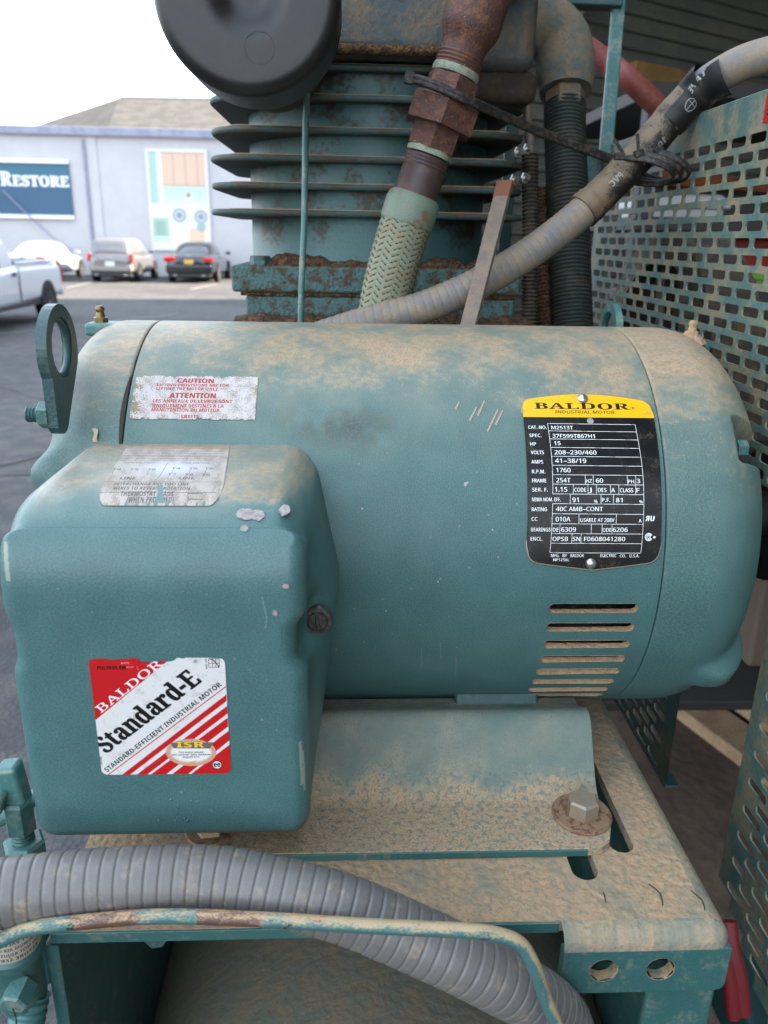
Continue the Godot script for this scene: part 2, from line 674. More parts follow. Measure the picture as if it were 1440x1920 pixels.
func make_materials() -> void:
	var bump := bump_tex(512, 0.09, 3, 71)
	var rough_bump := bump_tex(512, 0.05, 4, 72)
	M.bump = bump
	M.rough_bump = rough_bump
	M.teal = tri_mat(weathered(512, TEAL, Color(0.50, 0.51, 0.455), 0.38, 0.22, 0.010, 0.05, 101), 0.16, 0.45, 0.0, bump, 0.02)
	M.teal_clean = tri_mat(weathered(512, Color(0.195, 0.355, 0.345), Color(0.36, 0.42, 0.385), 0.34, 0.16, 0.012, 0.06, 102), 0.16, 0.4, 0.0, bump, 0.02)
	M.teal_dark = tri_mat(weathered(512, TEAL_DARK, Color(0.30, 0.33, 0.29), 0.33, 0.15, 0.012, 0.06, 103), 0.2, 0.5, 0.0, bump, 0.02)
	M.dusty = tri_mat(weathered(512, Color(0.30, 0.42, 0.41), DUST, 0.62, 0.22, 0.012, 0.06, 104, 0.12), 0.16, 0.85, 0.0, rough_bump, 0.06)
	M.dust = tri_mat(weathered(512, DUST, Color(0.60, 0.50, 0.38), 0.5, 0.2, 0.02, 0.08, 105, 0.16), 0.12, 0.95, 0.0, rough_bump, 0.12)
	M.dirt = tri_mat(weathered(512, Color(0.25, 0.17, 0.105), Color(0.42, 0.31, 0.20), 0.45, 0.12, 0.02, 0.09, 106, 0.3), 0.1, 1.0, 0.0, rough_bump, 0.3)
	M.rust_teal = tri_mat(weathered(512, Color(0.265, 0.40, 0.395), Color(0.265, 0.195, 0.135), 0.47, 0.16, 0.014, 0.06, 107, 0.14), 0.13, 0.75, 0.0, rough_bump, 0.08)
	M.head = tri_mat(weathered(512, Color(0.20, 0.25, 0.26), Color(0.37, 0.305, 0.225), 0.46, 0.28, 0.009, 0.05, 108, 0.12, Color(0.20, 0.14, 0.10), 0.28), 0.22, 0.6, 0.0, rough_bump, 0.05)
	M.rust = tri_mat(weathered(512, Color(0.300, 0.200, 0.180), Color(0.44, 0.29, 0.20), 0.42, 0.18, 0.016, 0.09, 109, 0.2, Color(0.62, 0.55, 0.50), 0.22), 0.09, 0.62, 0.25, rough_bump, 0.05)
	M.galv = tri_mat(weathered(512, Color(0.38, 0.34, 0.31), Color(0.46, 0.39, 0.33), 0.5, 0.2, 0.012, 0.08, 110, 0.2), 0.08, 0.6, 0.2, rough_bump, 0.04)
	M.rubber = tri_mat(weathered(256, Color(0.055, 0.055, 0.065), Color(0.13, 0.12, 0.115), 0.42, 0.18, 0.02, 0.08, 111, 0.2), 0.15, 0.55)
	M.tie = tri_mat(weathered(256, Color(0.055, 0.05, 0.05), Color(0.25, 0.21, 0.17), 0.46, 0.12, 0.03, 0.12, 112, 0.25), 0.05, 0.6)
	M.filter = tri_mat(weathered(512, Color(0.046, 0.045, 0.056), Color(0.100, 0.088, 0.078), 0.42, 0.28, 0.006, 0.05, 113, 0.08), 0.2, 0.42)
	M.conduit = tri_mat(weathered(512, Color(0.400, 0.387, 0.378), Color(0.54, 0.48, 0.40), 0.27, 0.16, 0.012, 0.07, 114, 0.07), 0.14, 0.42)
	M.conduit_dusty = tri_mat(weathered(512, Color(0.42, 0.41, 0.41), Color(0.52, 0.455, 0.375), 0.52, 0.24, 0.010, 0.07, 115, 0.1), 0.14, 0.6)
	M.steel = tri_mat(weathered(256, Color(0.55, 0.53, 0.49), Color(0.60, 0.50, 0.38), 0.5, 0.15, 0.02, 0.08, 116, 0.12), 0.05, 0.5, 0.35)
	M.rivet = plain(Color(0.72, 0.71, 0.69), 0.28, 0.9)
	M.brass = plain(Color(0.47, 0.39, 0.25), 0.4, 0.75)
	M.screw = tri_mat(weathered(256, Color(0.19, 0.185, 0.175), Color(0.36, 0.33, 0.28), 0.45, 0.12, 0.02, 0.09, 117, 0.2), 0.02, 0.45, 0.5)
	M.chip = tri_mat(weathered(256, Color(0.60, 0.57, 0.55), Color(0.48, 0.46, 0.45), 0.45, 0.1, 0.03, 0.1, 118, 0.1), 0.03, 0.7)
	M.black = plain(Color(0.03, 0.03, 0.032), 0.7)
	M.white_paint = plain(Color(0.82, 0.82, 0.80), 0.6)
	M.glass_dark = mat(plain(Color(0.05, 0.065, 0.075), 0.06), 0.06, 0.0, 0.6)
	M.tyre = plain(Color(0.045, 0.045, 0.048), 0.85)
	M.alloy = plain(Color(0.55, 0.56, 0.58), 0.3, 0.8)
	M.red_lens = mat(plain(Color(0.62, 0.05, 0.04), 0.12), 0.12, 0.0, 0.6)
	M.plastic_dark = plain(Color(0.10, 0.10, 0.105), 0.6)
	M.green_hose = plain(Color(0.23, 0.40, 0.40), 0.4)

# ---------------------------------------------------------------- setting
func build_ground() -> void:
	var g := Geo.new()
	# a fine sheet near the machine, one wide sheet to the horizon
	g.quad(V(-300, 0, 120), V(300, 0, 120), V(300, 0, -400), V(-300, 0, -400))
	var asphalt := weathered(1024, Color(0.224, 0.227, 0.240), Color(0.300, 0.293, 0.288), 0.48, 0.16, 0.006, 0.06, 201, 0.35)
	var m := tri_mat(asphalt, 1.6, 0.9, 0.0, bump_tex(512, 0.11, 3, 202), 0.6)
	m.detail_enabled = true
	m.detail_blend_mode = BaseMaterial3D.BLEND_MODE_MUL
	m.detail_uv_layer = BaseMaterial3D.DETAIL_UV_2
	m.uv2_triplanar = true
	m.uv2_world_triplanar = true
	m.uv2_scale = Vector3.ONE / 23.0
	m.detail_albedo = weathered(512, Color(0.98, 0.97, 0.96), Color(0.78, 0.78, 0.80), 0.4, 0.2, 0.008, 0.03, 205, 0.02)
	var gr := put("ground", g, m)
	tag(gr, "", "", "", "structure")
	# worn parking marks, painted 4 mm proud
	for q in [[-9.35, -29.2, 0.05], [-5.1, -29.4, -0.1], [-2.6, -29.6, -0.05], [-11.9, -29.2, 0.05]]:
		put("parking_line", box(V(0.10, 0.008, 3.4), V(q[0], 0.004, q[1] + 1.0), 0.0, Basis(Vector3.UP, q[2])), plain(Color(0.42, 0.41, 0.40), 0.8), gr)
	put("lane_line", box(V(0.12, 0.008, 7.0), V(-5.6, 0.004, -15.0), 0.0, Basis(Vector3.UP, -0.5)), plain(Color(0.33, 0.335, 0.35), 0.8), gr)
	# cracks: thin dark tar seams
	var tar := plain(Color(0.12, 0.12, 0.125), 0.8)
	for s in 4:
		var pts := []
		var x := -9.0 + s * 1.3
		var z := -4.0 - s * s * 1.1
		for k in 15:
			pts.append(V(x + k * 0.75, 0.0, z + NB.get_noise_2d(k * 0.55, s * 7.1) * 1.1 + k * 0.12 * (s - 1.5)))
		var sg := Geo.new()
		sg.tube(spline(pts, 4), func(_d: float, a: float) -> float: return 0.003 + 0.009 * absf(sin(a)), 6, true)
		put("tar_seam", sg, tar, gr)

func build_far_building() -> void:
	var wallm := tri_mat(weathered(1024, Color(0.690, 0.690, 0.705), Color(0.712, 0.712, 0.724), 0.5, 0.3, 0.006, 0.02, 211, 0.02), 9.0, 0.9)
	var trim := tri_mat(weathered(256, Color(0.52, 0.53, 0.60), Color(0.58, 0.59, 0.65), 0.5, 0.2, 0.02, 0.05, 212, 0.02), 4.0, 0.9)
	var roofm := tri_mat(weathered(512, Color(0.225, 0.217, 0.208), Color(0.285, 0.275, 0.265), 0.5, 0.14, 0.012, 0.06, 213, 0.12), 6.0, 0.95)
	var b := thing("warehouse", "lavender grey stucco building with flat parapet across the parking lot", "building", V(-8, 0, -38))
	put("wall", box(V(60, 5.5, 0.35), V(-16, 2.75, -35.475)), wallm, b)
	put("wall", box(V(0.35, 5.5, 24), V(13.8, 2.75, -47.7)), wallm, b)
	put("wall", box(V(0.35, 5.5, 24), V(-45.8, 2.75, -47.7)), wallm, b)
	put("wall", box(V(60, 5.5, 0.35), V(-16, 2.75, -59.9)), wallm, b)
	put("parapet", box(V(60.3, 0.26, 0.6), V(-16, 5.64, -35.45), 0.02), trim, b)
	put("pilaster", box(V(0.36, 5.46, 0.05), V(-10.55, 2.74, -35.277)), wallm, b)
	put("downspout", box(V(0.10, 5.3, 0.10), V(-10.9, 2.65, -35.24), 0.02), trim, b)
	put("gutter_lip", box(V(60.3, 0.05, 0.08), V(-16, 5.48, -35.12), 0.01), trim, b)
	# hipped roof rising behind the parapet
	var g := Geo.new()
	var e0 := V(-11.0, 5.3, -38.0)
	var e1 := V(10.0, 5.3, -38.0)
	var e2 := V(10.0, 5.3, -56.0)
	var e3 := V(-22.2, 5.3, -46.5)
	var r0 := V(-12.0, 8.40, -46.0)
	var r1 := V(5.0, 8.55, -46.0)
	g.quad(e0, e1, r1, r0)
	g.face3(e3, e0, r0)
	g.face3(e1, e2, r1)
	g.quad(e2, e3, r0, r1)
	g.quad(e3, e2, e1, e0)
	put("roof", g, roofm, b)
	put("roof_ridge", box(V(17.0, 0.10, 0.2), V(-3.5, 8.49, -46.0), 0.03, Basis(V(0, 0, 1), 0.0088)), trim, b)
	put("roof_deck", box(V(59.0, 0.1, 24.0), V(-16, 5.2, -47.6)), roofm, b)

	# shop sign: a painted board between two white rails
	var im := Image.create(1024, 512, false, Image.FORMAT_RGB8)
	im.fill(Color(0.215, 0.335, 0.44))
	im.fill_rect(Rect2i(0, 0, 1024, 150), Color(0.225, 0.395, 0.475))
	for k in 6000:
		im.fill_rect(Rect2i(absi(hash(k * 3 + 1)) % 1024, absi(hash(k * 7 + 5)) % 512, 3, 2), Color(0.225, 0.35, 0.45))
	# capital R, small capitals
	var white := Color(0.90, 0.92, 0.93)
	ink(im, "R", "Droid Serif!", Vector2(498, 222), Vector2(582, 222), 138, white, 0.0, 3.0)
	ink(im, "ESTORE", "Droid Serif!", Vector2(590, 222), Vector2(1012, 222), 104, white, 0.0, 3.0)
	var s := thing("shop_sign", "dark blue sign lettered RESTORE between white rails on the lavender wall", "sign", V(-14.3, 2.3, -35.26))
	var sg := Geo.new()
	sg.rbox(V(5.5, 1.98, 0.05), 0.0, Transform3D(Basis(), V(-14.31, 3.36, -35.235)))
	put("board_back", sg, plain(Color(0.16, 0.27, 0.37), 0.7), s)
	var f := Geo.new()
	var k0 := f.vert(V(-17.06, 2.38, -35.204), V(0, 0, 1), Vector2(0, 1))
	f.vert(V(-11.56, 2.38, -35.204), V(0, 0, 1), Vector2(1, 1))
	f.vert(V(-11.56, 4.34, -35.204), V(0, 0, 1), Vector2(1, 0))
	f.vert(V(-17.06, 4.34, -35.204), V(0, 0, 1), Vector2(0, 0))
	f.tri(k0, k0 + 1, k0 + 2)
	f.tri(k0, k0 + 2, k0 + 3)
	put("sign_face", f, textured(ImageTexture.create_from_image(im), 0.7), s)
	for y in [2.30, 4.44]:
		put("rail", box(V(5.56, 0.15, 0.16), V(-14.32, y, -35.21), 0.01), plain(Color(0.88, 0.88, 0.88), 0.6), s)

	# printed banner of a laundry room
	var b2 := Image.create(512, 832, false, Image.FORMAT_RGB8)
	var mint := Color(0.66, 0.80, 0.74)
	b2.fill(mint)
	b2.fill_rect(Rect2i(0, 0, 70, 470), Color(0.50, 0.66, 0.60))
	b2.fill_rect(Rect2i(70, 0, 50, 470), Color(0.78, 0.90, 0.86))
	b2.fill_rect(Rect2i(110, 0, 402, 285), Color(0.76, 0.60, 0.50))
	for x in [214, 326, 436]:
		b2.fill_rect(Rect2i(x, 0, 9, 280), Color(0.60, 0.46, 0.37))
	b2.fill_rect(Rect2i(110, 276, 402, 10), Color(0.60, 0.46, 0.37))
	b2.fill_rect(Rect2i(120, 286, 392, 90), Color(0.60, 0.76, 0.68))
	b2.fill_rect(Rect2i(0, 440, 170, 120), Color(0.86, 0.86, 0.80))
	b2.fill_rect(Rect2i(0, 560, 150, 170), Color(0.50, 0.66, 0.58))
	b2.fill_rect(Rect2i(20, 590, 90, 130), Color(0.40, 0.55, 0.50))
	b2.fill_rect(Rect2i(150, 420, 210, 360), Color(0.84, 0.87, 0.87))
	b2.fill_rect(Rect2i(366, 420, 146, 360), Color(0.82, 0.85, 0.85))
	b2.fill_rect(Rect2i(150, 420, 362, 36), Color(0.74, 0.78, 0.79))
	for c in [[250, 540, 92], [450, 550, 88]]:
		for r in [[1.0, Color(0.66, 0.70, 0.72)], [0.86, Color(0.86, 0.88, 0.88)], [0.72, Color(0.42, 0.47, 0.50)], [0.5, Color(0.62, 0.68, 0.72)], [0.3, Color(0.36, 0.40, 0.44)]]:
			fill_poly(b2, ngon(28, c[2] * r[0], 0.0, Vector2(c[0], c[1])), r[1])
	fill_poly(b2, ngon(20, 36, 0.0, Vector2(345, 370)), Color(0.80, 0.74, 0.66))
	fill_poly(b2, ngon(20, 20, 0.0, Vector2(345, 362)), Color(0.45, 0.34, 0.28))
	b2.fill_rect(Rect2i(330, 650, 150, 130), Color(0.82, 0.66, 0.54))
	fill_poly(b2, ngon(12, 46, 0.2, Vector2(450, 640)), Color(0.46, 0.58, 0.60))
	b2.fill_rect(Rect2i(0, 780, 512, 52), Color(0.82, 0.80, 0.70))
	for j in b2.get_height():
		for i in b2.get_width():
			var c := b2.get_pixel(i, j).lerp(Color(0.88, 0.88, 0.88), 0.30)
			var n := 0.02 * NB.get_noise_2d(i * 0.08, j * 0.08)
			b2.set_pixel(i, j, Color(c.r + n, c.g + n, c.b + n))
	var mu := thing("wall_banner", "printed laundry room banner in a white frame on the lavender wall", "banner", V(-7.15, 1.1, -35.26))
	var mf := Geo.new()
	var k1 := mf.vert(V(-8.28, 1.16, -35.235), V(0, 0, 1), Vector2(0, 1))
	mf.vert(V(-5.99, 1.16, -35.235), V(0, 0, 1), Vector2(1, 1))
	mf.vert(V(-5.99, 4.9, -35.235), V(0, 0, 1), Vector2(1, 0))
	mf.vert(V(-8.28, 4.9, -35.235), V(0, 0, 1), Vector2(0, 0))
	mf.tri(k1, k1 + 1, k1 + 2)
	mf.tri(k1, k1 + 2, k1 + 3)
	put("banner_print", mf, textured(ImageTexture.create_from_image(b2), 0.7), mu)
	var fr := plain(Color(0.80, 0.80, 0.83), 0.7)
	put("frame_rail", box(V(2.53, 0.12, 0.09), V(-7.135, 4.96, -35.25), 0.01), fr, mu)
	put("frame_rail", box(V(2.53, 0.12, 0.09), V(-7.135, 1.10, -35.25), 0.01), fr, mu)
	for x in [-8.34, -5.93]:
		put("frame_stile", box(V(0.12, 3.74, 0.088), V(x, 3.03, -35.25), 0.01), fr, mu)
	# slack service cable from the sign down to the lot
	var cg := Geo.new()
	cg.tube(spline([V(-14.3, 3.3, -35.1), V(-13.2, 2.2, -35.02), V(-12.3, 1.35, -35.0), V(-11.7, 0.9, -35.05)], 6), func(_d: float, _a: float) -> float: return 0.03, 6)
	tag(put("wall_cable", cg, plain(Color(0.50, 0.51, 0.60), 0.7)), "slack grey cable hanging diagonally down the wall below the blue sign", "cable")

func build_shed() -> void:
	# lean-to of ribbed sheet metal to the right of the machine, its unseen roof added for shade
	var rib := tri_mat(weathered(512, Color(0.34, 0.355, 0.335), Color(0.41, 0.40, 0.36), 0.45, 0.2, 0.006, 0.05, 221, 0.06), 0.9, 0.4, 0.15)
	var w := thing("ribbed_wall", "dark wall of horizontal ribbed sheet metal behind the machine", "wall", V(2.6, 0, -4.0))
	var d := V(0.86, 0, -0.51).normalized()
	var nrm := V(-0.51, 0, -0.86).normalized() * -1.0
	var p0 := V(1.28, 0, -3.25) - d * 1.25
	var len := 9.0
	var sheet_no := 0
	# each sheet is one panel of ribs
	for k in 4:
		var g := Geo.new()
		var a0 := len * k / 4.0
		var a1 := len * (k + 1) / 4.0 - 0.004
		var prof := []
		var y := 0.0
		while y < 4.2:
			for q in [[0.0, 0.0], [0.036, 0.0], [0.042, 0.014], [0.052, 0.014], [0.058, 0.0]]:
				prof.append(Vector2(y + q[0], q[1]))
			y += 0.064
		for i in prof.size() - 1:
			var u: Vector2 = prof[i]
			var v2: Vector2 = prof[i + 1]
			g.quad(p0 + d * a0 + V(0, u.x, 0) + nrm * u.y, p0 + d * a1 + V(0, u.x, 0) + nrm * u.y, p0 + d * a1 + V(0, v2.x, 0) + nrm * v2.y, p0 + d * a0 + V(0, v2.x, 0) + nrm * v2.y)
		put("wall_sheet", g, rib, w)
		sheet_no += 1
	put("wall_core", box(V(len, 4.2, 0.06), p0 + d * len / 2 + V(0, 2.1, 0) - nrm * 0.035, 0.0, Basis(d, Vector3.UP, nrm)), plain(Color(0.12, 0.12, 0.12), 0.8), w)
	var wood := tri_mat(weathered(512, Color(0.48, 0.36, 0.20), Color(0.56, 0.43, 0.26), 0.5, 0.2, 0.01, 0.08, 222, 0.1), 0.5, 0.8)
	var bt := Basis(d, Vector3.UP, nrm)
	tag(put("wooden_rail", box(V(7.6, 0.085, 0.05), p0 + d * 4.9 + V(0, 2.435, 0) + nrm * 0.06, 0.004, bt), wood), "yellowish timber rail fixed across the dark ribbed wall", "timber rail")
	tag(put("wooden_ledger", box(V(7.6, 0.06, 0.05), p0 + d * 4.9 + V(0, 2.03, 0) + nrm * 0.06, 0.004, bt), tri_mat(weathered(256, Color(0.42, 0.22, 0.11), Color(0.52, 0.30, 0.16), 0.5, 0.2, 0.02, 0.08, 223, 0.1), 0.4, 0.8)), "reddish timber batten low on the dark ribbed wall", "timber batten")
	var br := Geo.new()
	br.rbox(V(0.045, 1.1, 0.045), 0.003, Transform3D(Basis(nrm, -0.62) , V(1.01, 2.82, -3.02)))
	tag(put("wooden_brace", br, tri_mat(weathered(256, Color(0.36, 0.29, 0.21), Color(0.46, 0.38, 0.28), 0.5, 0.2, 0.02, 0.08, 224, 0.1), 0.4, 0.85)), "slanting brown timber brace before the dark ribbed wall at top", "timber brace")
	var roof := thing("added_shed_roof", "unseen lean-to roof of ribbed metal added to shade the ribbed wall", "roof", V(4, 3.4, -2))  # roof out of view, added so that the ribbed wall falls dark
	var rg := Geo.new()
	var zz := -9.0
	while zz < 3.0:
		rg.quad(V(0.55, 3.55, zz), V(0.55, 3.55, zz + 0.20), V(8.9, 4.2, zz + 0.20), V(8.9, 4.2, zz))
		rg.quad(V(0.55, 3.55, zz + 0.20), V(0.55, 3.58, zz + 0.225), V(8.9, 4.23, zz + 0.225), V(8.9, 4.2, zz + 0.20))
		rg.quad(V(0.55, 3.58, zz + 0.225), V(0.55, 3.55, zz + 0.25), V(8.9, 4.2, zz + 0.25), V(8.9, 4.23, zz + 0.225))
		zz += 0.25
	put("roof_sheet", rg, rib, roof)
	put("fascia", box(V(0.04, 0.16, 12.0), V(0.53, 3.52, -3.0), 0.004), wood, roof)
	for q in [[0.62, 2.6], [8.6, 2.6], [8.6, -8.6], [4.5, 2.6]]:
		put("post", box(V(0.1, 3.5, 0.1), V(q[0], 1.75, q[1]), 0.006), wood, roof)
	# tall unseen building added at the right, placed to shade the yard
	var nb := thing("added_shade_building", "tall plain unseen building added at the right to shade the yard", "building", V(19, 0, 0))
	var side := tri_mat(weathered(256, Color(0.50, 0.49, 0.46), Color(0.56, 0.55, 0.52), 0.5, 0.2, 0.02, 0.05, 225, 0.02), 5.0, 0.8)
	put("wall", box(V(20, 12, 60), V(19.2, 6.0, 5.0)), side, nb)
	put("roof", box(V(20.6, 0.3, 60.6), V(19.2, 12.15, 5.0)), rib, nb)
	# yard floor of the lean-to and the things kept on it
	var fl := Geo.new()
	fl.rbox(V(6.0, 0.06, 4.6), 0.01, Transform3D(Basis(), V(3.45, 0.03, -1.75)))
	var slab := put("shed_floor", fl, tri_mat(weathered(512, Color(0.235, 0.185, 0.145), Color(0.30, 0.24, 0.185), 0.5, 0.2, 0.008, 0.05, 226, 0.14), 1.3, 0.95, 0.0, M.rough_bump, 0.3))
	tag(slab, "", "", "", "structure")
	var plank := tri_mat(weathered(512, Color(0.50, 0.41, 0.31), Color(0.58, 0.49, 0.38), 0.5, 0.2, 0.01, 0.06, 227, 0.12), 0.6, 0.9)
	var pal := thing("timber_stack", "dusty tan planks lying on the floor beyond the perforated guard", "planks", V(1.7, 0.06, -1.9))
	for k in 5:
		put("plank", box(V(0.16, 0.05, 2.6), V(1.25 + k * 0.19, 0.085 + (0.05 if k % 2 else 0.0), -1.95), 0.004, Basis(Vector3.UP, 0.35)), plank, pal)
	# stored goods seen in scraps through the slots of the guard
	var goods := [["red_crate", "red plastic crate seen through the slots at the right", "crate", V(0.34, 0.12, 0.30), V(1.115, 1.705, -1.58), Color(0.62, 0.16, 0.07)],
		["white_tub", "white tub seen through the upper slots of the guard", "tub", V(0.20, 0.060, 0.20), V(0.80, 1.830, -1.50), Color(0.62, 0.62, 0.61)],
		["lime_box", "small lime green box seen through the right slots", "box", V(0.07, 0.05, 0.07), V(1.035, 1.670, -1.36), Color(0.40, 0.60, 0.16)],
		["grey_carton", "brown grey carton seen through the lower slots", "carton", V(0.7, 0.5, 0.5), V(1.5, 0.815, -1.6), Color(0.33, 0.28, 0.23)]]
	var shelf := thing("storage_rack", "dark metal storage rack standing behind the perforated guard", "rack", V(1.5, 0.06, -1.6))
	for y in [0.55, 1.10, 1.63, 1.785, 2.05]:
		put("shelf", box(V(1.75, 0.03, 0.75), V(1.47, y, -1.55), 0.004), plain(Color(0.13, 0.12, 0.115), 0.6), shelf)
	for q in [[0.62, -1.2], [2.32, -1.2], [0.62, -1.9], [2.32, -1.9]]:
		put("post", box(V(0.04, 2.0, 0.04), V(q[0], 1.06, q[1]), 0.003), plain(Color(0.12, 0.13, 0.16), 0.6), shelf)
	for q in goods:
		var o := thing(q[0], q[1], q[2], q[4] - V(0, q[3].y / 2, 0))
		put("body", box(q[3], q[4], 0.012), plain(q[5], 0.6), o)
		put("rim", box(V(q[3].x + 0.02, 0.025, q[3].z + 0.02), q[4] + V(0, q[3].y / 2 - 0.02, 0), 0.005), plain(q[5].lightened(0.06), 0.5), o)

# ---------------------------------------------------------------- vehicles
func sup(c: float, e: float) -> float:
	return signf(c) * pow(absf(c), e)

# body of rings: stations [z, half width, bottom, top]; e squares the section
func ring_body(g: Geo, st: Array, e: float, tumble := 0.0, cap := true) -> void:
	var f := func(u: float, w: float) -> Vector3:
		return ring_at(st, e, tumble, u, w)
	g.grid(f, (st.size() - 1) * 4, 36, false, true, true)
	if cap:
		for q in [0.0, 1.0]:
			var c := Vector3.ZERO
			var pts := []
			for j in 37:
				pts.append(f.call(q, j / 36.0))
				c += pts[j] / 37.0
			var nn := V(0, 0, 1 if q == 0.0 else -1)
			var k := g.vert(c, nn)
			for p in pts:
				g.vert(p, nn)
			for j in 36:
				g.tri(k, k + 1 + j, k + 2 + j)

func ring_at(st: Array, e: float, tumble: float, u: float, w: float) -> Vector3:
	var x := u * (st.size() - 1)
	var i := mini(floori(x), st.size() - 2)
	var fr := x - i
	var a: Array = st[maxi(i - 1, 0)]
	var b: Array = st[i]
	var c: Array = st[i + 1]
	var d: Array = st[mini(i + 2, st.size() - 1)]
	var q := []
	for k in 4:
		q.append(cubic_interpolate(b[k], c[k], a[k], d[k], fr))
	var an := TAU * w - PI / 2
	var cy: float = (q[2] + q[3]) / 2.0
	var hh: float = (q[3] - q[2]) / 2.0
	var yy := sup(sin(an), e)
	var xx: float = sup(cos(an), e) * q[1] * (1.0 - tumble * (yy * 0.5 + 0.5))
	return V(xx, cy + hh * yy, q[0])

# a pane or panel that follows the ring body, a little outside it
func ring_patch(st: Array, e: float, tumble: float, u0: float, u1: float, w0: float, w1: float, lift: float) -> Geo:
	var g := Geo.new()
	g.grid(func(a: float, b: float) -> Vector3:
		var u := lerpf(u0, u1, a)
		var w := lerpf(w0, w1, b)
		var p := ring_at(st, e, tumble, u, w)
		var du := ring_at(st, e, tumble, minf(u + 0.01, 1.0), w) - ring_at(st, e, tumble, maxf(u - 0.01, 0.0), w)
		var dw := ring_at(st, e, tumble, u, w + 0.004) - ring_at(st, e, tumble, u, w - 0.004)
		var nn := dw.cross(du).normalized()
		return p + nn * lift, 10, 10, false, false, true)
	return g

func wheel(o: Node3D, at: Vector3, r: float, width: float, side: float, rim_m: Material) -> void:
	var t := Transform3D(Basis(V(0, 0, 1), V(side, 0, 0), V(0, side, 0)), at)
	var g := Geo.new()
	g.lathe([Vector2(0, -width), Vector2(r * 0.9, -width), Vector2(r, -width * 0.8), Vector2(r, -width * 0.2), Vector2(r * 0.93, 0), Vector2(r * 0.66, -0.004), Vector2(r * 0.64, -0.05)], 28, t)
	var wn := put("wheel", g, M.tyre, o, true)
	var h := Geo.new()
	h.lathe([Vector2(r * 0.64, -0.05), Vector2(r * 0.66, -0.006), Vector2(r * 0.60, -0.012), Vector2(r * 0.56, -0.04), Vector2(0, -0.045)], 28, t)
	for k in 7:
		var a := TAU * k / 7.0
		h.rbox(V(r * 0.56, 0.03, r * 0.14), 0.01, t * Transform3D(Basis(Vector3.UP, a), V(cos(a), 0, -sin(a)) * r * 0.3 + V(0, -0.028, 0)))
	h.lathe([Vector2(r * 0.13, -0.05), Vector2(r * 0.13, -0.01), Vector2(0, -0.005)], 14, t)
	put("rim", h, rim_m, wn, true)

func car(called: String, label: String, at: Vector3, turn: float, paint: Material, body: Array, cabin: Array, o2: Dictionary) -> Node3D:
	var o := thing(called, label, "car", at, turn)
	var be: float = o2.get("be", 0.42)
	var ce: float = o2.get("ce", 0.55)
	var tb: float = o2.get("tumble", 0.26)
	var g := Geo.new()
	ring_body(g, body, be, 0.04)
	put("body", g, paint, o, true)
	var c := Geo.new()
	ring_body(c, cabin, ce, tb)
	put("cabin", c, paint, o, true)
	var wn: Array = o2.rear_glass
	put("rear_window", ring_patch(cabin, ce, tb, wn[0], wn[1], wn[2], 1.0 - wn[2], 0.012), M.glass_dark, o, true)
	for q in o2.side_glass:
		put("side_window", ring_patch(cabin, ce, tb, q[0], q[1], q[2], q[3], 0.012), M.glass_dark, o, true)
		put("side_window", ring_patch(cabin, ce, tb, q[0], q[1], 1.0 - q[3], 1.0 - q[2], 0.012), M.glass_dark, o, true)
	var w: float = o2.w
	for q in o2.axles:
		for s in [-1.0, 1.0]:
			var arch := Geo.new()
			arch.lathe([Vector2(0, -0.02), Vector2(o2.r * 1.14, -0.02), Vector2(o2.r * 1.14, 0.0), Vector2(0, 0.0)], 28, Transform3D(Basis(V(0, 0, 1), V(s, 0, 0), V(0, s, 0)), V(s * (w + 0.006), o2.r, q)))
			put("wheel_arch", arch, M.black, o, true)
			wheel(o, V(s * (w + 0.02), o2.r, q), o2.r, 0.2, s, M.alloy)
	for s in [-1.0, 1.0]:
		for l in o2.lights:
			put("tail_light", box(V(l[2], l[3], 0.09), V(s * l[0], l[1], l[4]), 0.035, Basis(Vector3.UP, -s * l[5])), M.red_lens, o, true)
		put("mirror", box(V(0.2, 0.13, 0.1), V(s * (w + 0.08), o2.belt + 0.08, o2.mirror), 0.04), paint if called != "dark_sedan" else M.plastic_dark, o, true)
		put("exhaust_pipe", box(V(0.14, 0.07, 0.12), V(s * 0.52, 0.27, 0.0), 0.03), M.alloy, o, true)
	put("rear_bumper", box(V(w * 1.86, o2.bump[1], 0.22), V(0, o2.bump[0], -0.07), 0.07), o2.get("bumper_mat", paint), o, true)
	put("lower_valance", box(V(w * 1.7, 0.16, 0.14), V(0, 0.27, -0.05), 0.05), M.plastic_dark, o, true)
	put("number_plate", box(V(0.33, 0.16, 0.015), V(0, o2.plate, 0.035), 0.004), plain(o2.get("plate_col", Color(0.8, 0.8, 0.8)), 0.5), o, true)
	put("emblem", box(V(0.16, 0.07, 0.02), V(0, o2.plate + 0.21, o2.get("emz", 0.0)), 0.03), M.alloy, o, true)
	return o

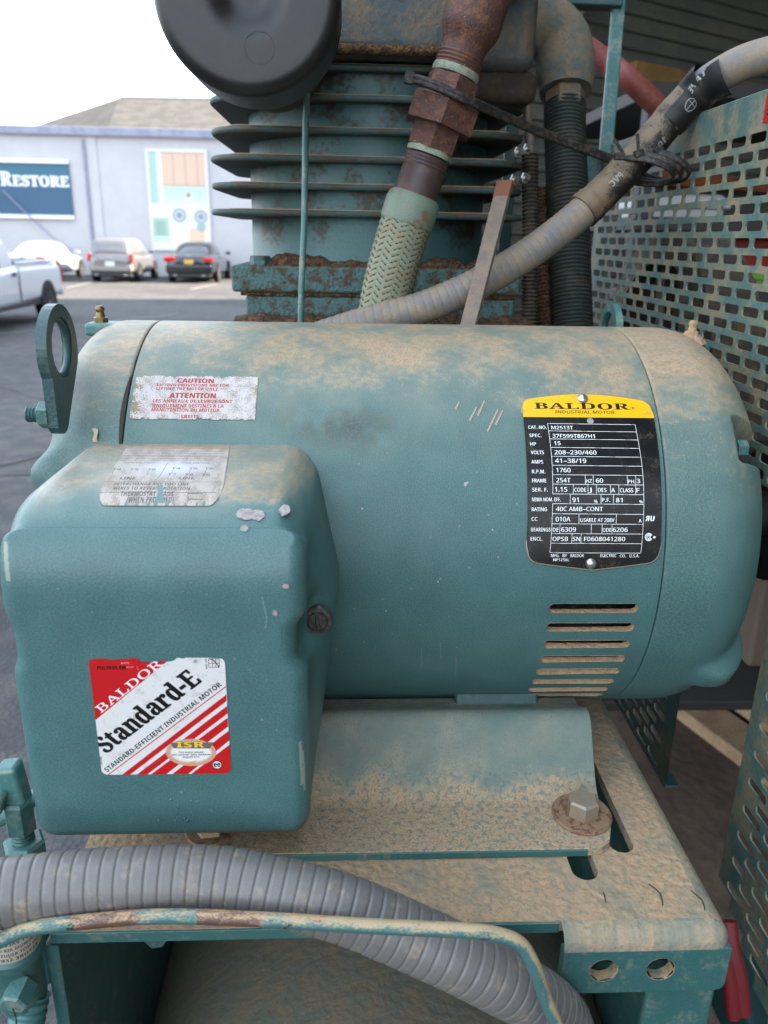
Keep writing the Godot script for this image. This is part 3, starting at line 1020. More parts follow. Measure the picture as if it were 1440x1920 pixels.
func build_cars() -> void:
	var dark := mat(plain(Color(0.045, 0.05, 0.075), 0.22), 0.22, 0.3)
	dark.clearcoat_enabled = true
	dark.clearcoat_roughness = 0.05
	var silver := mat(plain(Color(0.40, 0.39, 0.395), 0.3), 0.3, 0.3)
	silver.clearcoat_enabled = true
	silver.clearcoat_roughness = 0.06
	var white := plain(Color(0.58, 0.59, 0.61), 0.3)
	white.clearcoat_enabled = true
	white.clearcoat_roughness = 0.06
	# dark saloon
	var body := [[0.02, 0.55, 0.46, 0.78], [-0.06, 0.80, 0.34, 0.94], [-0.3, 0.90, 0.26, 1.02], [-1.1, 0.93, 0.22, 1.05], [-2.4, 0.935, 0.2, 1.0], [-3.6, 0.92, 0.22, 0.96], [-4.5, 0.86, 0.28, 0.84], [-4.85, 0.60, 0.40, 0.70]]
	var cab := [[-0.62, 0.72, 0.88, 1.02], [-0.95, 0.80, 0.86, 1.20], [-1.5, 0.83, 0.84, 1.43], [-2.2, 0.84, 0.82, 1.475], [-2.8, 0.83, 0.82, 1.40], [-3.5, 0.78, 0.84, 1.06], [-3.8, 0.70, 0.86, 0.94]]
	car("dark_sedan", "dark navy saloon parked under the laundry banner, tail lights catching sun", V(-5.95, 0, -30.3), 0.0, dark, body, cab, {
		"rear_glass": [0.06, 0.30, 0.40], "side_glass": [[0.26, 0.50, 0.27, 0.345], [0.53, 0.76, 0.27, 0.345]], "w": 0.93, "axles": [-1.05, -3.9], "r": 0.34,
		"lights": [[0.70, 0.84, 0.40, 0.17, 0.0, 0.25]], "belt": 0.95, "mirror": -3.2, "bump": [0.50, 0.32], "plate": 0.76, "plate_col": Color(0.75, 0.62, 0.25)})
	# silver retro wagon
	var wb := [[0.03, 0.60, 0.42, 0.80], [-0.05, 0.78, 0.34, 0.98], [-0.25, 0.84, 0.28, 1.06], [-1.0, 0.87, 0.24, 1.06], [-2.2, 0.87, 0.22, 1.03], [-3.2, 0.84, 0.24, 1.0], [-3.9, 0.70, 0.30, 0.94], [-4.25, 0.42, 0.40, 0.78]]
	var wc := [[-0.08, 0.70, 0.86, 1.10], [-0.20, 0.78, 0.84, 1.42], [-0.45, 0.80, 0.84, 1.575], [-1.2, 0.82, 0.84, 1.61], [-2.0, 0.82, 0.84, 1.59], [-2.55, 0.79, 0.84, 1.36], [-3.0, 0.74, 0.84, 1.04]]
	car("silver_wagon", "silver tan retro wagon with tall tailgate parked between the white and dark cars", V(-8.72, 0, -29.9), 0.0, silver, wb, wc, {
		"be": 0.5, "ce": 0.48, "tumble": 0.2, "rear_glass": [0.03, 0.30, 0.385], "side_glass": [[0.36, 0.54, 0.25, 0.33], [0.57, 0.80, 0.25, 0.33]], "w": 0.85, "axles": [-0.85, -3.45], "r": 0.33,
		"lights": [[0.76, 0.86, 0.13, 0.30, -0.06, 0.5]], "belt": 0.98, "mirror": -2.5, "bump": [0.50, 0.24], "plate": 0.66, "bumper_mat": plain(Color(0.50, 0.49, 0.47), 0.5), "emz": 0.02})
	# white coupe
	var cb := [[0.02, 0.55, 0.46, 0.76], [-0.08, 0.78, 0.34, 0.92], [-0.35, 0.88, 0.26, 0.99], [-1.2, 0.91, 0.22, 1.0], [-2.4, 0.90, 0.2, 0.95], [-3.5, 0.89, 0.22, 0.90], [-4.3, 0.80, 0.28, 0.78], [-4.55, 0.55, 0.40, 0.64]]
	var cc := [[-0.55, 0.70, 0.86, 0.98], [-0.95, 0.77, 0.84, 1.20], [-1.5, 0.79, 0.82, 1.37], [-2.1, 0.79, 0.8, 1.41], [-2.7, 0.78, 0.8, 1.33], [-3.3, 0.74, 0.82, 1.02], [-3.6, 0.66, 0.82, 0.92]]
	car("white_coupe", "white coupe parked at left, partly hidden by the white pickup", V(-11.72, 0, -29.6), 0.0, white, cb, cc, {
		"rear_glass": [0.06, 0.30, 0.40], "side_glass": [[0.27, 0.78, 0.27, 0.345]], "w": 0.90, "axles": [-0.95, -3.65], "r": 0.33,
		"lights": [[0.66, 0.80, 0.42, 0.13, 0.0, 0.3]], "belt": 0.9, "mirror": -3.0, "bump": [0.46, 0.3], "plate": 0.62})
	var pick := plain(Color(0.76, 0.77, 0.79), 0.3)
	pick.clearcoat_enabled = true
	pick.clearcoat_roughness = 0.06
	build_pickup(pick)

func build_pickup(white: Material) -> void:
	# its nose points out of the picture to the left front
	var o := thing("white_pickup", "white compact pickup truck at the left edge with its tail towards the wall", "pickup truck", V(-7.13, 0, -17.45), PI)
	var w := 0.93
	var g := Geo.new()
	ring_body(g, [[0.0, 0.84, 0.50, 1.06], [-0.06, 0.91, 0.44, 1.12], [-0.5, 0.93, 0.40, 1.14], [-2.1, 0.93, 0.38, 1.15], [-2.3, 0.93, 0.36, 1.14], [-3.9, 0.93, 0.36, 1.08], [-4.9, 0.90, 0.40, 1.0], [-5.25, 0.70, 0.5, 0.85]], 0.32, 0.02)
	put("body", g, white, o, true)
	var cab := [[-2.28, 0.80, 0.95, 1.60], [-2.34, 0.86, 0.94, 1.66], [-2.7, 0.87, 0.92, 1.71], [-3.4, 0.87, 0.92, 1.70], [-3.8, 0.85, 0.92, 1.52], [-4.35, 0.82, 0.92, 1.12]]
	var c := Geo.new()
	ring_body(c, cab, 0.42, 0.22)
	put("cabin", c, white, o, true)
	put("rear_window", ring_patch(cab, 0.42, 0.22, 0.0, 0.04, 0.40, 0.60, 0.01), M.glass_dark, o, true)
	for s in [[0.26, 0.335], [0.665, 0.74]]:
		put("side_window", ring_patch(cab, 0.42, 0.22, 0.24, 0.80, s[0], s[1], 0.012), M.glass_dark, o, true)
	# open bed
	put("bed_liner", box(V(1.5, 0.03, 1.9), V(0, 1.16, -1.15), 0.01), M.plastic_dark, o, true)
	for s in [-1.0, 1.0]:
		put("bed_rail", box(V(0.1, 0.05, 2.15), V(s * 0.84, 1.165, -1.15), 0.02), white, o, true)
		put("door_handle", box(V(0.03, 0.06, 0.14), V(s * 0.945, 0.98, -2.65), 0.012), M.plastic_dark, o, true)
		put("tail_light", box(V(0.12, 0.34, 0.1), V(s * 0.85, 0.86, -0.02), 0.03), M.red_lens, o, true)
		put("door_seam", box(V(0.012, 0.62, 0.02), V(s * 0.936, 0.78, -2.42), 0.0), M.plastic_dark, o, true)
		put("mirror", box(V(0.2, 0.16, 0.12), V(s * 1.04, 1.16, -3.75), 0.04), M.plastic_dark, o, true)
		put("rocker_trim", box(V(0.03, 0.08, 3.4), V(s * 0.90, 0.40, -2.6), 0.012), M.plastic_dark, o, true)
		for q in [-0.98, -4.25]:
			var arch := Geo.new()
			arch.lathe([Vector2(0, -0.02), Vector2(0.42, -0.02), Vector2(0.42, 0.0), Vector2(0, 0.0)], 28, Transform3D(Basis(V(0, 0, 1), V(s, 0, 0), V(0, s, 0)), V(s * 0.939, 0.38, q)))
			put("wheel_arch", arch, M.black, o, true)
			wheel(o, V(s * 0.95, 0.345, q), 0.345, 0.22, s, M.alloy)
	put("tailgate", box(V(1.5, 0.52, 0.05), V(0, 0.86, 0.02), 0.02), white, o, true)
	put("rear_bumper", box(V(1.74, 0.16, 0.16), V(0, 0.52, 0.06), 0.04), white, o, true)
	put("number_plate", box(V(0.33, 0.16, 0.015), V(0, 0.53, 0.15), 0.004), plain(Color(0.8, 0.8, 0.8), 0.5), o, true)

# ---------------------------------------------------------------- tank, base plate, pump, guard
var FLAT := Basis(Vector3(1, 0, 0), Vector3(0, 0, -1), Vector3(0, 1, 0))

func flat_poly(pts: Array) -> PackedVector2Array:
	var o := PackedVector2Array()
	for p in pts:
		o.append(Vector2(p[0], -p[1]))
	return o

func build_tank_and_base() -> void:
	var t := thing("air_tank", "dusty teal air tank lying under the motor base plate", "tank", V(0, 0.8, -0.1))
	var g := Geo.new()
	var TR := 0.215
	var pr := [Vector2(0, -0.80)]
	for k in 9:
		var a := PI / 2 * k / 8.0
		pr.append(Vector2(TR * sin(a), -0.70 - 0.10 * cos(a)))
	for k in 9:
		var a := PI / 2 * k / 8.0
		pr.append(Vector2(TR * cos(a), 0.58 + 0.10 * sin(a)))
	g.lathe(pr, 120, Transform3D(Basis(V(1, 0, 0), V(0, 0, 1), V(0, -1, 0)), V(0.0, 1.015, -0.10)), 0.7)
	M.tank = tri_mat(weathered(1024, Color(0.44, 0.40, 0.33), Color(0.37, 0.39, 0.35), 0.46, 0.22, 0.010, 0.07, 301, 0.16), 0.26, 0.95, 0.0, M.rough_bump, 0.06)
	put("shell", g, M.tank, t)
	for s in [-1.0, 1.0]:
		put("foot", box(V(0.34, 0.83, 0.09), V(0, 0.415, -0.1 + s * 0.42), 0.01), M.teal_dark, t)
	# saddle plates that carry the base plate
	for q in [[-0.2042, 0.0], [0.186, 0.0]]:
		var sg := Geo.new()
		sg.prism(PackedVector2Array([Vector2(-0.60, 1.0), Vector2(0.290, 1.0), Vector2(0.290, 1.352), Vector2(-0.60, 1.352)]), 0.0078, Transform3D(Basis(V(0, 0, 1), V(0, 1, 0), V(-1, 0, 0)), V(q[0] + 0.0039, 0, 0)), 0.0012)
		put("saddle_plate", sg, M.teal_clean, t)
	put("saddle_flange", box(V(0.044, 0.345, 0.008), V(0.176, 1.142, 0.290), 0.003), M.teal_clean, t)

	# base plate: top sheet with slots, rolled front lip and right edge
	var b := thing("base_plate", "dusty teal base plate with slots and a front lip with two holes", "base plate", V(0, 1.353, 0))
	var base_top := tri_mat(dusted(1024, 0.21, 0.95, 0.42, 302), 0.21, 0.95, 0.0, M.rough_bump, 0.09)
	M.base_top = base_top
	var outer := flat_poly([[-0.205, 0.288], [0.188, 0.288], [0.188, -0.62], [-0.205, -0.62]])
	var slot := PackedVector2Array()
	for p in stadium(0.016, 0.150, 0.0079, 5):
		slot.append(Vector2(p.x + 0.154, p.y - 0.159))
	var hole := PackedVector2Array()
	for p in stadium(0.017, 0.056, 0.0084, 5):
		hole.append(Vector2(p.x + 0.1225, p.y - 0.229))
	var sg2 := Geo.new()
	sg2.sheet(outer, [slot, hole], 0.008, Transform3D(FLAT, V(0, 1.353, 0)))
	put("top_sheet", sg2, base_top, b)
	# inner lips of the slots, a little thicker than the sheet
	var r := 0.012
	var lip := Geo.new()
	lip.grid(func(u: float, w: float) -> Vector3:
		var a := PI / 2 * w
		return V(lerpf(0.097, 0.188, u), 1.349 + r * cos(a), 0.288 + r * sin(a)), 20, 8, false, false, true)
	lip.grid(func(u: float, w: float) -> Vector3:
		var a := PI / 2 * w
		return V(0.188 + r * sin(a), 1.349 + r * cos(a), lerpf(-0.62, 0.288, u)), 40, 8)
	lip.grid(func(u: float, w: float) -> Vector3:
		var a := PI / 2 * w
		var c := PI / 2 * u
		return V(0.188 + r * sin(a) * cos(c), 1.349 + r * cos(a), 0.288 + r * sin(a) * sin(c)), 8, 8, false, false, true)
	put("rolled_edge", lip, tri_mat(dusted(1024, 0.15, 0.72, 0.5, 303), 0.15, 0.75, 0.0, M.rough_bump, 0.06), b)
	var fl := Geo.new()
	var o2 := PackedVector2Array([Vector2(0.097, 1.3165), Vector2(0.1925, 1.3165), Vector2(0.1965, 1.3178), Vector2(0.1982, 1.321), Vector2(0.1982, 1.349), Vector2(0.097, 1.349)])
	fl.sheet(o2, [ngon(24, 0.0085, 0.0, Vector2(0.1222, 1.3345)), ngon(24, 0.0085, 0.0, Vector2(0.1568, 1.3345))], 0.007, Transform3D(Basis(), V(0, 0, 0.293)))
	fl.rbox(V(0.007, 0.0325, 0.90), 0.001, Transform3D(Basis(), V(0.1965, 1.3327, -0.16)))
	put("front_lip", fl, M.teal_clean, b)
	var rims := Geo.new()
	for x in [0.1222, 0.1568]:
		rims.lathe([Vector2(0.0087, -0.0068), Vector2(0.0087, 0.0002), Vector2(0.0081, -0.0003), Vector2(0.0079, -0.0068)], 28, Transform3D(Basis(V(1, 0, 0), V(0, 0, 1), V(0, -1, 0)), V(x, 1.3345, 0.3)))
	put("hole_rim", rims, M.dusty, b)
	put("sheet_edge", box(V(0.300, 0.0076, 0.0016), V(-0.054, 1.3566, 0.2885), 0.0006), M.teal_clean, b)

func fin_poly(hw: float, z0: float, z1: float, r: float, cx := -0.01) -> PackedVector2Array:
	var o := PackedVector2Array()
	for p in stadium(hw * 2, z1 - z0, r, 8):
		o.append(Vector2(p.x + cx, p.y - (z0 + z1) / 2.0))
	return o

func build_pump() -> void:
	var p := thing("compressor_pump", "teal finned piston pump with rusty head and dirt caked base behind the motor", "compressor pump", V(0, 1.36, -0.4))
	var y_fin := [1.7690, 1.7955, 1.8225, 1.8495, 1.8800, 1.908]
	var fin_m := tri_mat(weathered(512, Color(0.180, 0.280, 0.270), Color(0.235, 0.195, 0.145), 0.46, 0.28, 0.009, 0.05, 311, 0.1), 0.2, 0.6, 0.0, M.bump, 0.03)
	for k in y_fin.size():
		var g := Geo.new()
		g.prism(fin_poly(0.171 - 0.001 * (k % 2), -0.54, -0.25, 0.035 + 0.006 * k, -0.0105), 0.0062, Transform3D(FLAT, V(0, y_fin[k] - 0.003, 0)), 0.0014, 0.6)
		put("cooling_fin", g, fin_m, p)
		# dust lying along the front edge of the fin
		var e := Geo.new()
		e.prism(fin_poly(0.150, -0.30, -0.2535, 0.02, -0.0105), 0.0010, Transform3D(FLAT, V(0, y_fin[k] + 0.0032, 0)), 0.0004)
		put("dust_film", e, M.dust, p)
	var bar := Geo.new()
	bar.lathe([Vector2(0, 1.70), Vector2(0.150, 1.70), Vector2(0.150, 1.712), Vector2(0.143, 1.722), Vector2(0.143, 1.905), Vector2(0, 1.905)], 72, Transform3D(Basis(), V(-0.008, 0, -0.405)), 0.9)
	put("cylinder_barrel", bar, tri_mat(weathered(512, Color(0.235, 0.375, 0.375), Color(0.19, 0.165, 0.13), 0.36, 0.14, 0.007, 0.05, 312, 0.08), 0.22, 0.5, 0.0, M.bump, 0.03), p)
	put("base_flange", box(V(0.318, 0.028, 0.31), V(0.0, 1.701, -0.405), 0.004), M.rust_teal, p)
	put("lower_flange", box(V(0.300, 0.024, 0.30), V(0.005, 1.6715, -0.405), 0.004), M.rust_teal, p)
	put("gasket", box(V(0.306, 0.004, 0.302), V(0.003, 1.6852, -0.405), 0.001), M.dirt, p)
	put("crankcase", box(V(0.34, 0.31, 0.34), V(0.015, 1.508, -0.40), 0.03), M.dirt, p)
	for q in [[-0.128, -0.262], [0.135, -0.262], [-0.128, -0.545], [0.135, -0.545]]:
		var g := Geo.new()
		hexnut(g, 0.0115, 0.010, Transform3D(Basis(), V(q[0], 1.715, q[1])))
		put("flange_bolt", g, M.rust_teal, p)
	# dirt heaped on the flanges
	var heap := Geo.new()
	heap.grid(func(u: float, w: float) -> Vector3:
		var x := lerpf(-0.13, 0.15, u)
		var a := PI * w
		var hh := 0.006 + 0.008 * (NA.get_noise_2d(x * 26.0, 3.0) + 0.4) 
		return V(x, 1.7148 + maxf(hh, 0.001) * sin(a), -0.252 - 0.03 + 0.028 * cos(a) + 0.002 * NB.get_noise_2d(x * 90.0, w * 5.0)), 80, 10)
	heap.grid(func(u: float, w: float) -> Vector3:
		var x := lerpf(-0.155, 0.17, u)
		var a := PI * w
		var hh := 0.012 + 0.010 * NA.get_noise_2d(x * 20.0, 9.0)
		return V(x, 1.652 + hh * sin(a), -0.250 + 0.03 * cos(a) + 0.003 * NB.get_noise_2d(x * 80.0, w * 6.0)), 90, 12)
	put("caked_dirt", heap, M.dirt, p)
	# head: upper casting overhangs a darker lower block
	var dk := tri_mat(weathered(512, Color(0.16, 0.125, 0.095), Color(0.24, 0.185, 0.13), 0.45, 0.18, 0.01, 0.05, 313, 0.15), 0.2, 0.9, 0.0, M.rough_bump, 0.08)
	put("lower_head", box(V(0.325, 0.050, 0.26), V(-0.006, 1.905, -0.41), 0.008), dk, p)
	put("head_gasket", box(V(0.335, 0.008, 0.272), V(-0.006, 1.892, -0.408), 0.003), M.dirt, p)
	put("upper_head", box(V(0.23, 0.22, 0.30), V(-0.028, 2.024, -0.385), 0.016, Basis()), M.head, p)
	put("head_ledge", box(V(0.20, 0.010, 0.012), V(-0.030, 1.921, -0.236), 0.005), M.dirt, p)
	put("discharge_cover", box(V(0.085, 0.20, 0.28), V(0.112, 2.005, -0.37), 0.014), M.head, p)
	put("cover_rib", box(V(0.012, 0.19, 0.02), V(0.083, 2.01, -0.228), 0.005), M.dirt, p)
	put("cover_flange", box(V(0.11, 0.030, 0.27), V(0.105, 1.893, -0.372), 0.010), dk, p)
	var inl := Geo.new()
	inl.lathe([Vector2(0, 0), Vector2(0.05, 0), Vector2(0.05, 0.16), Vector2(0, 0.16)], 40, Transform3D(Basis(V(1, 0, 0), V(0, 0, 1), V(0, -1, 0)), V(-0.1065, 1.9145, -0.25)))
	put("inlet_neck", inl, M.head, p)

	# air filter: black canister whose cap faces the camera
	var f := thing("air_filter", "large round black intake filter canister above the motor", "air filter", V(-0.1065, 1.9145, -0.06))
	var fg := Geo.new()
	var R := 0.0690
	var prof := [Vector2(0, -0.095), Vector2(R * 0.80, -0.095), Vector2(R * 0.97, -0.085), Vector2(R, -0.07), Vector2(R, -0.010)]
	for k in 9:
		var a := PI / 2 * k / 8.0
		prof.append(Vector2(R - 0.010 + 0.010 * cos(a), -0.010 + 0.010 * sin(a)))
	# dished middle
	for k in 14:
		var x := 1.0 - (k + 1) / 14.0
		var rr := (R - 0.010) * x
		prof.append(Vector2(rr, -0.0100 * (1.0 - smoothstep(0.010, 0.032, rr))))
	fg.lathe(prof, 96, Transform3D(Basis(V(1, 0, 0), V(0, 0, 1), V(0, -1, 0)), V(-0.1065, 1.9145, -0.02)), 0.7)
	put("canister", fg, M.filter, f)
	var fc := Geo.new()
	fc.lathe([Vector2(0.0108, 0), Vector2(0.0109, 0.0001), Vector2(0.0111, 0.0001), Vector2(0.0112, 0)], 40, Transform3D(Basis(V(1, 0, 0), V(0, 0, 1), V(0, -1, 0)), V(-0.098, 1.8775, -0.02)))
	put("mould_mark", fc, M.filter, f)

func build_belt_guard() -> void:
	var o := thing("belt_guard", "teal sheet metal belt guard full of staggered slots at the right", "belt guard", V(0.30, 1.21, -0.03))
	var g := Geo.new()
	var cz := 0.0345
	var cy := 0.0135
	var th := 0.0016
	var z0 := -0.470
	var z1 := 0.400
	var ytop := 1.862
	var yb := 1.140
	var solid := func(a: float, b: float, c: float, d: float) -> void:
		if b - a < 1e-5:
			return
		g.quad(V(0.30, c, a), V(0.30, c, b), V(0.30, d, b), V(0.30, d, a))
		g.quad(V(0.30 + th, c, b), V(0.30 + th, c, a), V(0.30 + th, d, a), V(0.30 + th, d, b))
	var hole := stadium(0.0288, 0.0080, 0.0032, 4)
	var m := hole.size()
	var rim := PackedVector2Array()
	for q in hole:
		# matching point on the rectangle of the cell
		var s := minf(cz / 2 / maxf(absf(q.x), 1e-6), cy / 2 / maxf(absf(q.y), 1e-6))
		rim.append(q * s)
	# snap the four cell corners onto their nearest ray so that cells tile without gaps
	for c in [Vector2(1, 1), Vector2(-1, 1), Vector2(-1, -1), Vector2(1, -1)]:
		var best := 0
		for i in m:
			if rim[i].distance_to(Vector2(c.x * cz / 2, c.y * cy / 2)) < rim[best].distance_to(Vector2(c.x * cz / 2, c.y * cy / 2)):
				best = i
		rim[best] = Vector2(c.x * cz / 2, c.y * cy / 2)
	var rows := int((1.835 - (yb + 0.02)) / cy)
	var y := 1.835 - rows * cy
	var ymin := y
	var k0 := 0
	for row in rows:
		var spans := [[z0 + 0.014, z1 - 0.014]]
		var zf := 0.105 + maxf(0.0, 1.213 - y) * 1.94
		if y < 1.56:
			spans = [[z0 + 0.014, -0.022 - 0.012], [zf + 0.012, z1 - 0.014]]
			if y < 1.21:
				spans.remove_at(0)
			else:
				solid.call(z0, z0 + 0.014, y, y + cy)
				solid.call(-0.034, -0.022, y, y + cy)
			solid.call(zf, zf + 0.012, y, y + cy)
			solid.call(z1 - 0.014, z1, y, y + cy)
		else:
			solid.call(z0, z0 + 0.014, y, y + cy)
			solid.call(z1 - 0.014, z1, y, y + cy)
		for sp in spans:
			var start: float = sp[0] + (0.5 if row % 2 else 0.0) * cz
			solid.call(sp[0], minf(start, sp[1]), y, y + cy)
			while start + cz <= sp[1] + 1e-6:
				var c := V(0.30, y + cy / 2, start + cz / 2)
				for e in 2:
					var nx := -1.0 if e == 0 else 1.0
					var k := g.v.size()
					for i in m:
						g.vert(c + V(th * e, hole[i].y, hole[i].x), V(nx, 0, 0))
						g.vert(c + V(th * e, rim[i].y, rim[i].x), V(nx, 0, 0))
					for i in m:
						var a := k + i * 2
						var b := k + (i + 1) % m * 2
						g.tri(a, a + 1, b + 1)
						g.tri(a, b + 1, b)
				var kk := g.v.size()
				for i in m:
					var nn := V(0, -hole[i].y, -hole[i].x * 0.3).normalized()
					g.vert(c + V(0, hole[i].y, hole[i].x), nn)
					g.vert(c + V(th, hole[i].y, hole[i].x), nn)
				for i in m:
					var a := kk + i * 2
					var b := kk + (i + 1) % m * 2
					g.tri(a, b, b + 1)
					g.tri(a, b + 1, a + 1)
				start += cz
			solid.call(maxf(start, sp[0]), sp[1], y, y + cy)
		y += cy
	solid.call(z0, z1, 1.835, ytop)
	solid.call(0.24, z1, yb, ymin)
	var gm := tri_mat(weathered(512, Color(0.275, 0.395, 0.380), Color(0.535, 0.475, 0.375), 0.47, 0.32, 0.008, 0.05, 321, 0.12), 0.2, 0.55, 0.0, M.bump, 0.02)
	put("slotted_panel", g, gm, o)
	put("top_flange", box(V(0.03, 0.0030, z1 - z0), V(0.3155, ytop, (z0 + z1) / 2), 0.001), gm, o)
	put("back_flange", box(V(0.03, ytop - 1.21, 0.0030), V(0.3155, (ytop + 1.21) / 2, z0 - 0.0012), 0.001), gm, o)
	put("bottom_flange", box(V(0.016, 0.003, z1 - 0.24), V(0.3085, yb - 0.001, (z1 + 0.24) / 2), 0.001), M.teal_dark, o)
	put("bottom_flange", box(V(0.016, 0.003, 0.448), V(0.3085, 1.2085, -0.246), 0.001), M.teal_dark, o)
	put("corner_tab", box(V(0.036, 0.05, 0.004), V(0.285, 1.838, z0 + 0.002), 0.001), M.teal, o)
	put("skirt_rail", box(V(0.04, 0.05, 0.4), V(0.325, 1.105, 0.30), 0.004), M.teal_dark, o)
	# red warning label, mostly outside the frame
	var im := Image.create(512, 256, false, Image.FORMAT_RGB8)
	im.fill(Color(0.66, 0.10, 0.11))
	im.fill_rect(Rect2i(26, 60, 486, 140), Color(0.10, 0.07, 0.07))
	ink(im, "ROT", "Droid Sans!", Vector2(40, 178), Vector2(260, 178), 96, Color(0.92, 0.90, 0.88), 0.0, 3.0)
	var lg := Geo.new()
	var a := lg.vert(V(0.2992, 1.838, -0.036), V(-1, 0, 0), Vector2(0, 1))
	lg.vert(V(0.2992, 1.838, 0.052), V(-1, 0, 0), Vector2(1, 1))
	lg.vert(V(0.2992, 1.8605, 0.052), V(-1, 0, 0), Vector2(1, 0))
	lg.vert(V(0.2992, 1.8605, -0.036), V(-1, 0, 0), Vector2(0, 0))
	lg.tri(a, a + 1, a + 2)
	lg.tri(a, a + 2, a + 3)
	put("warning_label", lg, textured(ImageTexture.create_from_image(im), 0.4), o)

	# pulley and flywheel inside the guard
	var fw := thing("flywheel", "dark spoked flywheel of the pump seen dimly through the guard slots", "flywheel", V(0.40, 1.55, -0.40))
	var fg := Geo.new()
	var tx := Transform3D(Basis(V(0, 0, -1), V(1, 0, 0), V(0, -1, 0)), V(0.40, 1.56, -0.40))
	fg.lathe([Vector2(0.165, -0.03), Vector2(0.2, -0.03), Vector2(0.2, 0.03), Vector2(0.165, 0.03), Vector2(0.165, -0.03)], 60, tx)
	fg.lathe([Vector2(0, -0.035), Vector2(0.045, -0.035), Vector2(0.045, 0.035), Vector2(0, 0.035)], 30, tx)
	for k in 5:
		fg.rbox(V(0.15, 0.02, 0.035), 0.005, tx * Transform3D(Basis(Vector3.UP, TAU * k / 5.0), Vector3.ZERO) * Transform3D(Basis(), V(0.105, 0, 0)))
	put("wheel", fg, tri_mat(weathered(256, Color(0.17, 0.15, 0.12), Color(0.30, 0.24, 0.17), 0.45, 0.2, 0.02, 0.06, 322, 0.15), 0.2, 0.9), fw)
	var pu := thing("motor_pulley", "dark motor pulley behind the guard cutout", "pulley", V(0.36, 1.52, 0.0))
	var pg := Geo.new()
	pg.lathe([Vector2(0, -0.03), Vector2(0.06, -0.03), Vector2(0.06, -0.02), Vector2(0.048, -0.01), Vector2(0.06, 0.0), Vector2(0.048, 0.01), Vector2(0.06, 0.02), Vector2(0.06, 0.03), Vector2(0, 0.03)], 40, Transform3D(Basis(V(0, 0, -1), V(1, 0, 0), V(0, -1, 0)), V(0.37, 1.52, 0.0)))
	pg.lathe([Vector2(0, -0.11), Vector2(0.02, -0.11), Vector2(0.02, 0.05), Vector2(0, 0.05)], 20, Transform3D(Basis(V(0, 0, -1), V(1, 0, 0), V(0, -1, 0)), V(0.37, 1.52, 0.0)))
	put("sheave", pg, M.plastic_dark, pu)

# ---------------------------------------------------------------- motor
const R0 := 0.160
const CY := 1.52

func cyl(x: float, deg: float, r := 0.160) -> Vector3:
	var a := deg_to_rad(deg)
	return V(x, CY + r * cos(a), r * sin(a))

# hammered teal paint under road dust: film = thin grey veil, patch = share of tan dust
func coat(x: float, y: float, film: float, patch: float) -> Color:
	var gr := NC.get_noise_2d(x * 900.0, y * 900.0)
	var big := NA.get_noise_2d(x * 24.0 + 7.0, y * 24.0)
	var mid := NB.get_noise_2d(x * 130.0, y * 130.0)
	var fine := NC.get_noise_2d(x * 520.0 + 50.0, y * 520.0)
	var t := 1.0 + 0.20 * gr + 0.06 * big
	var c := Color(0.242 * t, 0.382 * t, 0.380 * t)
	# stippled edge: dust thins out into single grains
	var thr := 0.5 + 0.30 * fine + 0.22 * mid + 0.16 * gr
	var d := 1.0 + 0.12 * fine + 0.08 * mid
	var f := clampf(film * (1.0 + 0.38 * big), 0.0, 0.95)
	c = c.lerp(Color(0.570 * d, 0.530 * d, 0.455 * d), 0.70 * f + 0.25 * smoothstep(thr - 0.30, thr + 0.30, f))
	var q := clampf(patch - 0.03 + 0.30 * big + 0.22 * mid, 0.0, 1.0)
	var m := smoothstep(thr - 0.20, thr + 0.24, q) * smoothstep(0.14, 0.40, q)
	# grains that cling in small crisp flecks where the film is thick
	var fl := smoothstep(0.20, 0.34, mid * 0.55 + fine * 0.50 + big * 0.45 + (patch - 0.45) * 0.5)
	m = clampf(m + 0.50 * fl * smoothstep(0.10, 0.32, patch), 0.0, 1.0)
	return c.lerp(Color(DUST.r * d, DUST.g * d, DUST.b * d), m * 0.76)

func blob(x: float, y: float, cx: float, cy: float, rx: float, ry: float) -> float:
	return exp(-((x - cx) * (x - cx) / (rx * rx) + (y - cy) * (y - cy) / (ry * ry)))

func shell_color(x: float, deg: float) -> Color:
	var s := deg / 360.0 * TAU * R0
	var d := deg
	if d > 180.0:
		d = 360.0 - d
	var film := 0.66 * (1.0 - smoothstep(8.0, 84.0, d)) + 0.06
	var patch := 0.40 * (1.0 - smoothstep(18.0, 52.0, d)) + 0.06
	patch += 0.36 * blob(x, deg, 0.0, 24.0, 0.05, 9.0) + 0.30 * blob(x, deg, 0.15, 32.0, 0.05, 16.0) + 0.24 * blob(x, deg, -0.105, 30.0, 0.04, 5.0)
	patch += 0.45 * blob(x, deg, 0.135, 41.5, 0.045, 2.2) + 0.20 * blob(x, deg, 0.176, 62.0, 0.008, 26.0)
	patch -= 0.30 * blob(x, deg, -0.16, 40.0, 0.03, 16.0)
	var c := coat(x, s, film, patch)
	# oily smear where a hose rubbed, with grit stuck in it
	var q := x - (-0.035) - (deg - 50.0) * 0.0016
	var sm := exp(-q * q / 0.0011) * exp(-pow((deg - 49.5) / 5.5, 2.0)) * smoothstep(-0.45, 0.45, NA.get_noise_2d(x * 30.0, s * 30.0) + 0.1)
	c = c.lerp(Color(0.17, 0.23, 0.225), clampf(sm * 0.55, 0.0, 0.6))
	c = c.lerp(Color(0.46, 0.36, 0.24), 0.6 * smoothstep(0.30, 0.55, NC.get_noise_2d(x * 420.0, s * 420.0)) * smoothstep(0.08, 0.3, sm))
	return c

func smear(im: Image, a: Vector2, b: Vector2, w: float, col: Color) -> void:
	stroke(im, a, b, w, col)

